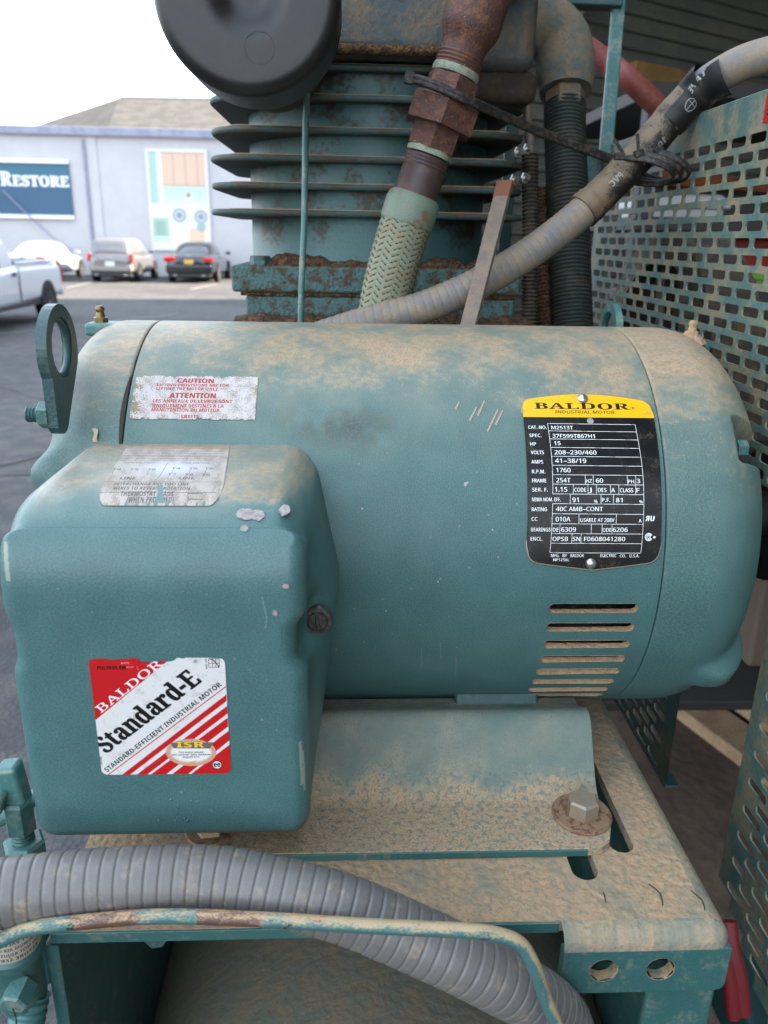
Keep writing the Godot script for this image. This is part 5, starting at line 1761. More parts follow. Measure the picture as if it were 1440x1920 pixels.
func build_foot(mo: Node3D) -> void:
	var foot_m := textured(bake(1024, 512, func(u: float, w: float) -> Color:
		var x := lerpf(-0.150, 0.149, u)
		var s := w * 0.19
		# flat flange first, then the slope that the dust slides off
		var slope := smoothstep(0.040, 0.085, s)
		var c := coat(x + 1.3, s, 0.80 - 0.14 * slope - 0.12 * smoothstep(-0.02, 0.12, x) * slope, 1.00 - 0.84 * slope + 0.16 * smoothstep(0.115, 0.14, s))
		var spots := NB.get_noise_2d(x * 190.0, s * 190.0)
		if slope < 0.8:
			c = c.lerp(Color(0.32, 0.39, 0.385), 0.5 * smoothstep(0.28, 0.46, spots + 0.10 * smoothstep(-0.02, 0.1, x)))
		return c), 0.8)
	foot_m.heightmap_enabled = true
	foot_m.heightmap_texture = M.rough_bump
	foot_m.heightmap_scale = 0.05
	var prof := [Vector2(0.2360, 1.3612), Vector2(0.2360, 1.3664), Vector2(0.2354, 1.3670), Vector2(0.222, 1.3671), Vector2(0.206, 1.3671), Vector2(0.1945, 1.3672), Vector2(0.1890, 1.3680), Vector2(0.1845, 1.3705), Vector2(0.1800, 1.3745), Vector2(0.1755, 1.3800), Vector2(0.1700, 1.3875), Vector2(0.1645, 1.3955), Vector2(0.1600, 1.4030), Vector2(0.1555, 1.4090), Vector2(0.1510, 1.4125), Vector2(0.1460, 1.4135), Vector2(0.1400, 1.4120), Vector2(0.1320, 1.4075), Vector2(0.1220, 1.4030), Vector2(0.110, 1.4020)]
	var sx := []
	var acc := 0.0
	for i in prof.size():
		if i > 0: acc += prof[i].distance_to(prof[i - 1])
		sx.append(acc)
	var n := prof.size() - 1
	var g := Geo.new()
	var corner := func(x: float, z: float) -> float:
		return z
	g.grid(func(u: float, w: float) -> Vector3:
		var i := roundi(w * n)
		var q: Vector2 = prof[i]
		var x := lerpf(-0.150, 0.149, u)
		# rounded front corner
		var cut := 0.0
		if u > 0.94: cut = 0.018 * (1.0 - sqrt(maxf(0.0, 1.0 - pow((u - 0.94) / 0.06, 2.0))))
		var z := minf(q.x, 0.236 - cut) if q.x > 0.19 else q.x
		return V(x, q.y, z), 60, n, false, false, false,
		func(u: float, w: float) -> Vector2: return Vector2(u, sx[roundi(w * n)] / 0.19))
	# right cut edge
	for i in n:
		var a: Vector2 = prof[i]
		var b: Vector2 = prof[i + 1]
		if a.x > 0.218 or b.x > 0.218:
			continue
		g.quad(V(0.149, a.y - 0.004, a.x - 0.004), V(0.149, b.y - 0.004, b.x - 0.004), V(0.149, b.y, b.x), V(0.149, a.y, a.x))
	var f := put("motor_foot", g, foot_m, mo)
	put("foot_edge", box(V(0.278, 0.0052, 0.0016), V(-0.011, 1.3638, 0.2362), 0.0006), M.teal_clean, f)
	put("weld_tab", box(V(0.066, 0.010, 0.020), V(0.086, 1.4010, 0.1145), 0.003, Basis(V(1, 0, 0), 0.85)), M.teal_clean, f)
	# far foot on the other side of the motor
	put("rear_foot", box(V(0.29, 0.006, 0.09), V(-0.002, 1.364, -0.19), 0.002), M.dusty, mo)
	put("rear_web", box(V(0.29, 0.006, 0.075), V(-0.002, 1.379, -0.127), 0.002, Basis(V(1, 0, 0), 0.42)), M.dusty, mo)
	var wash := tri_mat(weathered(256, Color(0.52, 0.43, 0.34), Color(0.40, 0.25, 0.16), 0.42, 0.14, 0.02, 0.08, 412, 0.15), 0.04, 0.8, 0.2)
	for q in [[0.1325, 0.2045, 0.4], [-0.123, 0.2145, 0.15]]:
		var wg := Geo.new()
		var ws := 1.0 if q[0] > 0.0 else 0.80
		wg.lathe([Vector2(0.0205 * ws, 0), Vector2(0.0208 * ws, 0.0008), Vector2(0.0200 * ws, 0.0026), Vector2(0.009, 0.0028), Vector2(0.0, 0.0028)], 40, Transform3D(Basis(), V(q[0], 1.3672, q[1])))
		put("washer", wg, wash, f)
		var bg := Geo.new()
		hexnut(bg, 0.0112, 0.0118, Transform3D(Basis(Vector3.UP, q[2]), V(q[0], 1.3698, q[1])), 0.88)
		put("hex_bolt", bg, M.steel if q[0] > 0.0 else M.dusty, f)

# ---- terminal box
const BX0 := -0.2140
const BX1 := -0.0535
const BY0 := 1.4090
const BY1 := 1.6130
const BZ := 0.2690

func box_outline() -> Array:
	var o := []
	var r := 0.019
	var seg := [[BX1 - r, BY1 - r, 0.0], [BX0 + r, BY1 - r, 90.0], [BX0 + 0.013, BY0 + 0.013, 180.0], [BX1 - 0.013, BY0 + 0.013, 270.0]]
	for k in 4:
		var c: Array = seg[k]
		var rr := r if k < 2 else 0.013
		for i in 9:
			var a := deg_to_rad(c[2] + 90.0 * i / 8.0)
			o.append([Vector2(c[0] + rr * cos(a), c[1] + rr * sin(a)), Vector2(cos(a), sin(a))])
		var nx: Array = seg[(k + 1) % 4]
		var rn := r if (k + 1) % 4 < 2 else 0.013
		var a1 := deg_to_rad(c[2] + 90.0)
		var d := Vector2(cos(a1), sin(a1))
		var p0 := Vector2(c[0], c[1]) + d * rr
		var p1 := Vector2(nx[0], nx[1]) + d * rn
		var cnt := 44 if k % 2 == 1 else 16
		for i in range(1, cnt):
			o.append([p0.lerp(p1, float(i) / cnt), d])
	return o

func box_roll(n: Vector2) -> float:
	return lerpf(0.0100, 0.0008, smoothstep(0.05, 0.95, n.y)) if n.y > 0.0 else lerpf(0.0100, 0.008, -n.y)

# the front top edge is one big roll: a square corner drawn onto its circle
func roll_top(p: Vector3) -> Vector3:
	var dy := p.y - (BY1 - ROLL)
	var dz := p.z - (BZ - ROLL)
	if dy <= 0.0 or dz <= 0.0:
		return p
	var k := maxf(dy, dz) / pow(pow(dy, ROLL_P) + pow(dz, ROLL_P), 1.0 / ROLL_P)
	return V(p.x, BY1 - ROLL + dy * k, BZ - ROLL + dz * k)

const ROLL := 0.050
const ROLL_P := 2.35
var _side := []

# side profile of the cover from the back of the top down to the face: [y, z, distance]
func side_profile() -> Array:
	if _side.is_empty():
		var q := [Vector2(BY1, 0.12), Vector2(BY1, BZ - ROLL)]
		for k in range(1, 41):
			var a := PI / 2 * k / 40.0
			q.append(Vector2(BY1 - ROLL + ROLL * pow(cos(a), 2.0 / ROLL_P), BZ - ROLL + ROLL * pow(sin(a), 2.0 / ROLL_P)))
		q.append(Vector2(BY1 - 0.10, BZ))
		var s := 0.0
		for i in q.size():
			if i > 0: s += q[i].distance_to(q[i - 1])
			_side.append([q[i].x, q[i].y, s])
	return _side

func box_top(s: float) -> Array:
	var q := side_profile()
	var i := 0
	while i < q.size() - 2 and q[i + 1][2] < s:
		i += 1
	var t: float = clampf((s - q[i][2]) / maxf(q[i + 1][2] - q[i][2], 1e-9), 0.0, 1.0)
	var d := Vector2(q[i + 1][0] - q[i][0], q[i + 1][1] - q[i][1]).normalized()
	return [V(0, lerpf(q[i][0], q[i + 1][0], t), lerpf(q[i][1], q[i + 1][1], t)), V(0, d.y, -d.x)]

func build_terminal_box(mo: Node3D) -> void:
	var o := box_outline()
	var n := o.size()
	var zb := 0.085
	# ring levels: straight wall, then roll, then the face
	var lv := []
	for z in [0.0, 0.2, 0.4, 0.5, 0.6, 0.66, 0.71, 0.76, 0.80, 0.83, 0.86, 0.89, 0.92, 0.95, 0.975, 1.0]:
		lv.append([0, z])
	for k in 10:
		lv.append([1, PI / 2 * (k + 1) / 10.0])
	for k in 32:
		lv.append([2, pow(1.0 - (k + 1) / 32.0, 0.8)])
	var nl := lv.size() - 1
	var ctr := Vector2((BX0 + BX1) / 2, (BY0 + BY1) / 2 - 0.012)
	var place := func(u: float, w: float) -> Array:
		var e: Array = o[int(roundf(w * n)) % n]
		var p: Vector2 = e[0]
		var nn: Vector2 = e[1]
		var l: Array = lv[roundi(u * nl)]
		var r := box_roll(nn)
		var z := BZ
		var q := p
		var arc := 0.0
		if l[0] == 0:
			z = lerpf(zb, BZ - r, l[1])
			arc = (BZ - r - z) + r * PI / 2
		elif l[0] == 1:
			z = BZ - r * (1.0 - sin(l[1]))
			q = p - nn * r * (1.0 - cos(l[1]))
			arc = r * (PI / 2 - l[1])
		else:
			q = ctr.lerp(p - nn * r, l[1])
		var uv := (p - nn * r) + nn * arc if l[0] < 2 else q
		# scoops for the cover screws on both sides, above the lugs
		var side := absf(nn.x)
		if side > 0.5:
			var cy := 1.5370
			var sc := exp(-pow((q.y - cy) / 0.0142, 6.0))
			var keep := 1.0 if l[0] < 2 else pow(l[1], 6.0)
			q.x -= signf(nn.x) * (0.0060 if nn.x > 0.0 else 0.0032) * sc * smoothstep(0.226, 0.236, z) * keep
			# side walls spread towards the back, most at the screw lugs
			if l[0] < 2:
				var spread := maxf(0.0, 1.0 - absf(q.y - cy) / (0.070 if q.y > cy else 0.125))
				q.x += signf(nn.x) * 0.0165 * spread * (1.0 - smoothstep(0.205, 0.252, z))
		return [roll_top(V(q.x, q.y, z)), uv]
	var g := Geo.new()
	g.grid(func(u: float, w: float) -> Vector3: return place.call(u, w)[0], nl, n, false, true, false,
		func(u: float, w: float) -> Vector2:
			var q: Vector2 = place.call(u, w)[1]
			return Vector2((q.x + 0.42) / 0.6, (1.80 - q.y) / 0.6))
	var im := bake_image(1280, 1280, func(u: float, w: float) -> Color:
		var x := u * 0.6 - 0.42
		var y := 1.80 - w * 0.6
		var up := smoothstep(1.615, 1.665, y)
		var wob := 0.020 * NA.get_noise_2d(x * 18.0, 3.3)
		var film := 0.74 * smoothstep(1.612, 1.668, y + wob) + 0.05 + 0.05 * smoothstep(1.43, 1.40, y)
		var patch := 0.10 + 0.20 * up
		patch += 0.34 * blob(x, y, -0.075, 1.648, 0.020, 0.016)
		var c := coat(x + 2.0, y, film, patch)
		return c)
	var px := func(x: float, y: float) -> Vector2: return Vector2((x + 0.42) / 0.6, (1.80 - y) / 0.6) * 1280.0
	for k in 26:
		var x := -0.2 + 0.145 * fposmod(k * 0.6180339, 1.0)
		var y := 1.42 + 0.17 * fposmod(k * 0.7548777 + 0.3, 1.0)
		fill_poly(im, ngon(5, 0.7 + 1.1 * fposmod(k * 0.41, 1.0), k, px.call(x, y)), Color(0.42, 0.50, 0.48))
	smear(im, px.call(-0.0765, 1.566), px.call(-0.0735, 1.548), 1.6, Color(0.40, 0.50, 0.48))
	for q in [[-0.0580, 1.475, -0.0570, 1.445, 4.0], [-0.0560, 1.468, -0.0553, 1.440, 3.0], [-0.2090, 1.60, -0.207, 1.575, 6.0]]:
		smear(im, px.call(q[0], q[1]), px.call(q[2], q[3]), q[4], Color(0.50, 0.53, 0.48))
	var m := textured(ImageTexture.create_from_image(im), 0.34)
	m.metallic_specular = 0.5
	m.heightmap_enabled = true
	m.heightmap_texture = hammer_tex()
	m.heightmap_scale = 0.014
	m.roughness = 0.40
	var b := put("terminal_box", g, m, mo)
	# bare metal where paint chipped off: chips sit just proud of the paint
	for q in [[-0.0850, 1.6055, 0.0058, 0.0036, 0.1], [-0.0795, 1.6050, 0.0038, 0.0036, 0.6], [-0.0860, 1.6000, 0.0021, 0.0019, 0.8], [-0.0655, 1.6070, 0.0028, 0.0038, 0.3]]:
		var chip := Geo.new()
		chip.prism(chip_poly(q[2], q[3], q[4]), 0.0005, on_box(q[0], q[1], 0.0001))
		put("paint_chip", chip, M.chip, b)
	for q in [[-0.0640, 1.5725, 0.0019, 0.0014], [-0.0700, 1.5570, 0.0015, 0.0016]]:
		var chip := Geo.new()
		chip.prism(chip_poly(q[2], q[3], q[0] * 40.0), 0.0005, Transform3D(Basis(), V(q[0], q[1], BZ + 0.0001)))
		put("paint_chip", chip, M.chip, b)
	# paint runs: small beads under the red label
	var beads := Geo.new()
	for q in [[-0.1330, 1.4375, 1.3], [-0.1290, 1.4335, 0.9], [-0.1300, 1.4310, 0.8], [-0.1215, 1.4365, 0.9], [-0.1215, 1.4290, 0.8], [-0.1245, 1.4225, 1.2], [-0.1262, 1.4240, 0.9], [-0.1315, 1.4225, 1.0], [-0.1410, 1.4230, 0.9], [-0.1560, 1.4215, 0.7], [-0.0920, 1.4345, 0.8], [-0.0880, 1.4200, 0.8]]:
		beads.lathe([Vector2(0.00075 * q[2], 0), Vector2(0.0006 * q[2], 0.0004), Vector2(0.0003 * q[2], 0.0007), Vector2(0, 0.0008)], 10, Transform3D(Basis(V(1, 0, 0), V(0, 0, 1), V(0, -1, 0)), V(q[0], q[1], BZ)))
	tag(put("paint_beads", beads, M.teal_clean, b), "", "", "", "stuff")
	M.screw_head = tri_mat(weathered(256, Color(0.33, 0.32, 0.30), Color(0.20, 0.19, 0.18), 0.45, 0.16, 0.02, 0.09, 431, 0.16), 0.02, 0.4, 0.5)
	# cover screws on their lugs
	for q in [[-0.0490, 1.5350], [-0.2150, 1.5368]]:
		var sg := Geo.new()
		var st := Transform3D(Basis(V(1, 0, 0), V(0, 0, 1), V(0, -1, 0)), V(q[0], q[1], 0.2310))
		sg.lathe([Vector2(0.0088, 0), Vector2(0.0088, 0.0042), Vector2(0.0082, 0.0052), Vector2(0.0062, 0.0054), Vector2(0.0058, 0.0046), Vector2(0, 0.0046)], 36, st, 0.9)
		for s in [-1.0, 1.0]:
			sg.prism(half_disc(0.0056, s), 0.0018, st * Transform3D(Basis(V(1, 0, 0), V(0, 0, -1), V(0, 1, 0)), V(0, 0.0044, 0)), 0.0003)
		put("cover_screw", sg, M.screw_head, b)
	build_box_labels(b)

func half_disc(r: float, s: float) -> PackedVector2Array:
	var o := PackedVector2Array()
	for k in 13:
		var a := deg_to_rad(-80.0 + 160.0 * k / 12.0) + (0.0 if s > 0 else PI) + 0.12
		o.append(Vector2(cos(a), sin(a)) * r)
	return o

func chip_poly(rx: float, ry: float, ph: float) -> PackedVector2Array:
	var o := PackedVector2Array()
	for k in 18:
		var a := TAU * k / 18.0
		var r := 1.0 + 0.28 * NB.get_noise_2d(cos(a) * 1.3 + ph * 9.0, sin(a) * 1.3)
		o.append(Vector2(cos(a) * rx * r, sin(a) * ry * r))
	return o

# frame on the rolled top of the cover at that x and height y
func on_box(x: float, y: float, lift: float) -> Transform3D:
	var s := 0.08
	while s < 0.22 and box_top(s)[0].y > y:
		s += 0.0004
	var q := box_top(s)
	var nn: Vector3 = q[1]
	var p: Vector3 = q[0] + nn * lift + V(x, 0, 0)
	return Transform3D(Basis(V(1, 0, 0), nn.cross(V(1, 0, 0)), nn), p)

func build_box_labels(b: Node3D) -> void:
	# red and white square label on the front face
	var S := 1024.0
	var P := func(x: float, y: float) -> Vector2:
		var xl := 85.0 + (y - 150.0) * 0.131
		var xr := 1270.0 + (y - 130.0) * 0.066
		return Vector2((x - xl) / (xr - xl) * S, (y - 142.0) / 985.0 * S)
	var red := Color(0.70, 0.055, 0.075)
	var white := Color(0.80, 0.79, 0.78)
	var black := Color(0.03, 0.03, 0.035)
	var im := bake_image(1024, 1024, func(u: float, w: float) -> Color:
		var n := NA.get_noise_2d(u * 8.0, w * 8.0) + 0.5 * NB.get_noise_2d(u * 60.0, w * 60.0)
		return white.lerp(Color(0.68, 0.66, 0.63), smoothstep(0.2, 0.9, n)))
	fill_poly(im, PackedVector2Array([P.call(60, 100), P.call(845, 100), P.call(810, 140), P.call(150, 652), P.call(100, 690)]), red)
	# stripes at the lower right: pairs of points on left/bottom and right edge
	for q in [[[250, 1140], [1285, 378], 8.0]]:
		stroke(im, P.call(q[0][0], q[0][1]), P.call(q[1][0], q[1][1]), q[2], red)
	for q in [[370, 1140, 440, 1140, 1290, 500, 1288, 445], [500, 1140, 590, 1140, 1300, 605, 1296, 540], [620, 1140, 755, 1140, 1306, 715, 1302, 640], [800, 1145, 940, 1145, 1318, 835, 1310, 752], [960, 1150, 1400, 1150, 1400, 800, 1320, 872]]:
		fill_poly(im, PackedVector2Array([P.call(q[0], q[1]), P.call(q[2], q[3]), P.call(q[4], q[5]), P.call(q[6], q[7])]), red)
	ink(im, "BALDOR", "Droid Serif", P.call(200, 592), P.call(735, 196), 66.0, Color(0.86, 0.85, 0.84), -0.1, 1.2)
	ink(im, "Standard-E", "Droid Serif!", P.call(252, 938), P.call(1072, 338), 152.0, black, -0.12, 5.0)
	ink(im, "®", "Droid Sans", P.call(1000, 190), P.call(1034, 184), 26.0, black)
	ink(im, "STANDARD-EFFICIENT INDUSTRIAL MOTOR", "Droid Sans!", P.call(258, 1104), P.call(1250, 370), 40.0, black, 0.0, 0.3)
	ink(im, "POLYREX EM", "Droid Sans!", P.call(163, 234), P.call(410, 232), 28.0, black, 0.0, 1.2)
	ink(im, "GREASE", "Droid Sans", P.call(415, 222), P.call(480, 220), 12.0, Color(0.9, 0.7, 0.7))
	ink(im, "EXXON", "Droid Sans", P.call(372, 192), P.call(438, 190), 16.0, Color(0.9, 0.7, 0.7))
	# small graph mark at the upper right
	for k in 4:
		stroke(im, P.call(1130 + k * 31, 150), P.call(1132 + k * 31, 222), 4.0, black)
	for y in [152, 190, 222]:
		stroke(im, P.call(1130, y), P.call(1224, y), 4.0, black)
	for k in 8:
		var a := k / 8.0
		stroke(im, P.call(1132 + 90 * a, 152 + 70 * a * a), P.call(1132 + 90 * (a + 0.125), 152 + 70 * (a + 0.125) * (a + 0.125)), 8.0, black)
	ink(im, "MRL 435", "Droid Sans!", P.call(1120, 232), P.call(1112, 150), 12.0, black)
	ink(im, "LB1348", "Droid Sans!", P.call(215, 1042), P.call(208, 965), 14.0, black)
	# oval badge
	var oc: Vector2 = P.call(984, 938)
	for q in [[228.0, 124.0, Color(0.78, 0.56, 0.46)], [204.0, 106.0, Color(0.66, 0.60, 0.55)], [190.0, 96.0, Color(0.82, 0.72, 0.62)], [176.0, 84.0, Color(0.84, 0.83, 0.81)]]:
		var el := PackedVector2Array()
		for k in 40:
			el.append(oc + Vector2(cos(TAU * k / 40.0) * q[0] / 1.15, sin(TAU * k / 40.0) * q[1]))
		fill_poly(im, el, q[2])
	fill_poly(im, PackedVector2Array([P.call(800, 850), P.call(1180, 850), P.call(1150, 905), P.call(830, 900)]), Color(0.40, 0.36, 0.33))
	ink(im, "ISR", "Droid Sans!", P.call(858, 893), P.call(1100, 893), 50.0, black, 0.0, 5.0)
	ink(im, "ISR", "Droid Sans!", P.call(858, 893), P.call(1100, 893), 50.0, Color(0.85, 0.70, 0.22), 0.0, 2.0)
	for q in [["This motor wound", 876, 1090, 942], ["with Inverter Spike Resistant", 815, 1155, 963], ["magnet wire", 912, 1058, 983]]:
		ink(im, q[0], "Droid Sans!", P.call(q[1], q[3]), P.call(q[2], q[3]), 15.0, black)
	fill_poly(im, PackedVector2Array([P.call(905, 1040), P.call(1030, 1010), P.call(1020, 1040), P.call(930, 1050)]), Color(0.80, 0.56, 0.36))
	fill_poly(im, ngon(28, 39, 0.0, P.call(1212, 1050)), black)
	fill_poly(im, ngon(28, 34, 0.0, P.call(1212, 1050)), white)
	ink(im, "ee", "Droid Sans!", P.call(1184, 1066), P.call(1242, 1066), 44.0, black, 0.0, 1.0)
	# scratches
	for k in 26:
		var a := Vector2(fposmod(k * 0.618, 1.0), fposmod(k * 0.7548, 1.0)) * S
		stroke(im, a, a + Vector2.from_angle(k * 2.1) * (8.0 + k % 7 * 4.0), 1.6, Color(0.55, 0.52, 0.50) if k % 2 else Color(0.80, 0.77, 0.75))
	var m := textured(ImageTexture.create_from_image(im), 0.35)
	m.texture_repeat = false
	var x0 := -0.1704
	var x1 := -0.0978
	var y0 := 1.4555
	var y1 := 1.5305
	var g := Geo.new()
	var r := 0.06
	g.grid(func(u: float, w: float) -> Vector3:
		# rounded corners and a torn notch on the upper edge
		var e := 0.0
		if u < r: e = r * (1.0 - sqrt(maxf(0.0, 1.0 - pow(1.0 - u / r, 2.0)))) * 0.6
		if u > 1.0 - r: e = r * (1.0 - sqrt(maxf(0.0, 1.0 - pow(1.0 - (1.0 - u) / r, 2.0)))) * 0.6
		var top := 1.0 - e - 0.010 * smoothstep(0.10, 0.2, u) * (1.0 - smoothstep(0.28, 0.32, u)) - 0.028 * smoothstep(0.36, 0.39, u) * (1.0 - smoothstep(0.60, 0.66, u)) - ragged(u, 8.0, 0.012)
		var yy := lerpf(e, top, w)
		return V(lerpf(x0, x1, u), lerpf(y0, y1, yy), BZ + 0.0005), 80, 6, false, false, false,
		func(u: float, w: float) -> Vector2:
			var e := 0.0
			if u < r: e = r * (1.0 - sqrt(maxf(0.0, 1.0 - pow(1.0 - u / r, 2.0)))) * 0.6
			if u > 1.0 - r: e = r * (1.0 - sqrt(maxf(0.0, 1.0 - pow(1.0 - (1.0 - u) / r, 2.0)))) * 0.6
			var top := 1.0 - e - 0.010 * smoothstep(0.10, 0.2, u) * (1.0 - smoothstep(0.28, 0.32, u)) - 0.028 * smoothstep(0.36, 0.39, u) * (1.0 - smoothstep(0.60, 0.66, u)) - ragged(u, 8.0, 0.012)
			return Vector2(u, 1.0 - lerpf(e, top, w)))
	put("brand_label", g, m, b)

	# worn wiring label on the sloping top
	var LW := 960
	var LH := 560
	var li := bake_image(LW, LH, func(u: float, w: float) -> Color:
		var n := NA.get_noise_2d(u * 8.0, w * 4.0) * 0.8 + NB.get_noise_2d(u * 70.0, w * 40.0) * 0.5
		var c := Color(0.66, 0.62, 0.575).lerp(Color(0.55, 0.50, 0.45), smoothstep(-0.2, 0.4, n))
		c = c.lerp(Color(0.76, 0.77, 0.82), 0.9 * blob(u, w, 0.52, 0.47, 0.30, 0.14) * smoothstep(-0.5, 0.1, n + 0.4))
		if w < 0.05: c = c.lerp(Color(0.66, 0.47, 0.32), 0.7)
		return c)
	var Q := func(x: float, y: float) -> Vector2:
		# y in the picture is squeezed towards the back
		var t := clampf((y - 615.0) / 355.0, 0.0, 1.0)
		var xl := lerpf(400.0, 150.0, t)
		return Vector2((x - xl) / lerpf(715.0, 880.0, t) * LW, (1.0 - pow(1.0 - t, 1.28)) * LH)
	var gray := Color(0.24, 0.225, 0.21)
	var faint := Color(0.46, 0.42, 0.38)
	for q in [[632, 400, 1095], [648, 390, 1080], [664, 375, 1075], [684, 365, 1060], [700, 355, 1050]]:
		ink(li, "CONNECT MOTOR LEADS AS SHOWN FOR DESIRED VOLTAGE AND GROUND", "Droid Sans", Q.call(q[1], q[0]), Q.call(q[2], q[0]), 13.0, faint, 0.0, 0.3)
	for q in [[676, 350, 1070], [709, 330, 1050], [846, 190, 1015], [905, 170, 1000]]:
		stroke(li, Q.call(q[1], q[0]), Q.call(q[2], q[0]), 3.0, faint if q[0] < 800 else gray)
	for q in [["LOW VOLTAGE", 380, 580, 727, 15], ["HIGH VOLTAGE", 770, 970, 727, 15]]:
		ink(li, q[0], "Droid Sans!", Q.call(q[1], q[3]), Q.call(q[2], q[3]), q[4], faint)
	for q in [["T4", 290, 756], ["T5", 410, 756], ["T6", 530, 756], ["T4", 700, 748], ["T5", 820, 748], ["T6", 930, 748], ["T7", 670, 786], ["T8", 790, 788], ["T9", 905, 790]]:
		ink(li, q[0], "Droid Sans", Q.call(q[1], q[2] + 16), Q.call(q[1] + 60, q[2] + 16), 22.0, gray, 0.0, 0.5)
		stroke(li, Q.call(q[1] + 8, q[2] + 18), Q.call(q[1] + 2, q[2] + 44), 3.0, gray)
	stroke(li, Q.call(675, 725), Q.call(608, 822), 4.0, gray)
	for q in [["LINE", 342, 448, 831, 24], ["LINE", 750, 852, 829, 24], ["INTERCHANGE ANY TWO LINE", 296, 815, 868, 23], ["WIRES TO REVERSE ROTATION.", 290, 830, 893, 23], ["THERMOSTAT LEADS", 335, 700, 922, 26], ["(WHEN PROVIDED)", 370, 695, 952, 26]]:
		ink(li, q[0], "Droid Sans!", Q.call(q[1], q[3]), Q.call(q[2], q[3]), q[4], gray, 0.0, 0.2)
	for y in [910, 935]:
		stroke(li, Q.call(805, y), Q.call(905, y), 4.0, gray)
	stroke(li, Q.call(805, 906), Q.call(800, 945), 4.0, gray)
	# worn through to the paint
	fill_poly(li, PackedVector2Array([Q.call(590, 870), Q.call(640, 866), Q.call(632, 915), Q.call(640, 950), Q.call(560, 952), Q.call(585, 925), Q.call(600, 905)]), Color(0.36, 0.46, 0.46))
	for k in 14:
		fill_poly(li, ngon(6, 6.0 + k % 5 * 3.0, k, Vector2(fposmod(k * 0.618, 1.0) * LW, LH - 6.0)), Color(0.38, 0.46, 0.45))
	var lm := textured(ImageTexture.create_from_image(li), 0.6)
	lm.texture_repeat = false
	var s0 := 0.018
	var s1 := 0.1255
	var lg := Geo.new()
	lg.grid(func(u: float, w: float) -> Vector3:
		var cut := 0.0
		if u < 0.08: cut = 0.12 * (1.0 - sqrt(maxf(0.0, 1.0 - pow(1.0 - u / 0.08, 2.0))))
		if u > 0.88: cut = 0.20 * (1.0 - sqrt(maxf(0.0, 1.0 - pow((u - 0.88) / 0.12, 2.0))))
		var ww := w * (1.0 - cut)
		var q: Array = box_top(lerpf(s0, s1, ww))
		var x := lerpf(lerpf(-0.1765, -0.1100, u), lerpf(-0.1660, -0.0990, u), ww)
		return q[0] + q[1] * 0.0005 + V(x, 0, 0), 30, 30, false, false, false,
		func(u: float, w: float) -> Vector2:
			var cut := 0.0
			if u < 0.08: cut = 0.12 * (1.0 - sqrt(maxf(0.0, 1.0 - pow(1.0 - u / 0.08, 2.0))))
			if u > 0.88: cut = 0.20 * (1.0 - sqrt(maxf(0.0, 1.0 - pow((u - 0.88) / 0.12, 2.0))))
			return Vector2(u, w * (1.0 - cut)))
	put("wiring_label", lg, lm, b)

# ---------------------------------------------------------------- hoses, pipes, straps
func ribbed(pitch: float, r: float, depth: float, w: float) -> Callable:
	return func(d: float, _a: float) -> float:
		var q := fposmod(d, pitch) / pitch - 0.5
		return r - depth * exp(-q * q / (w * w))

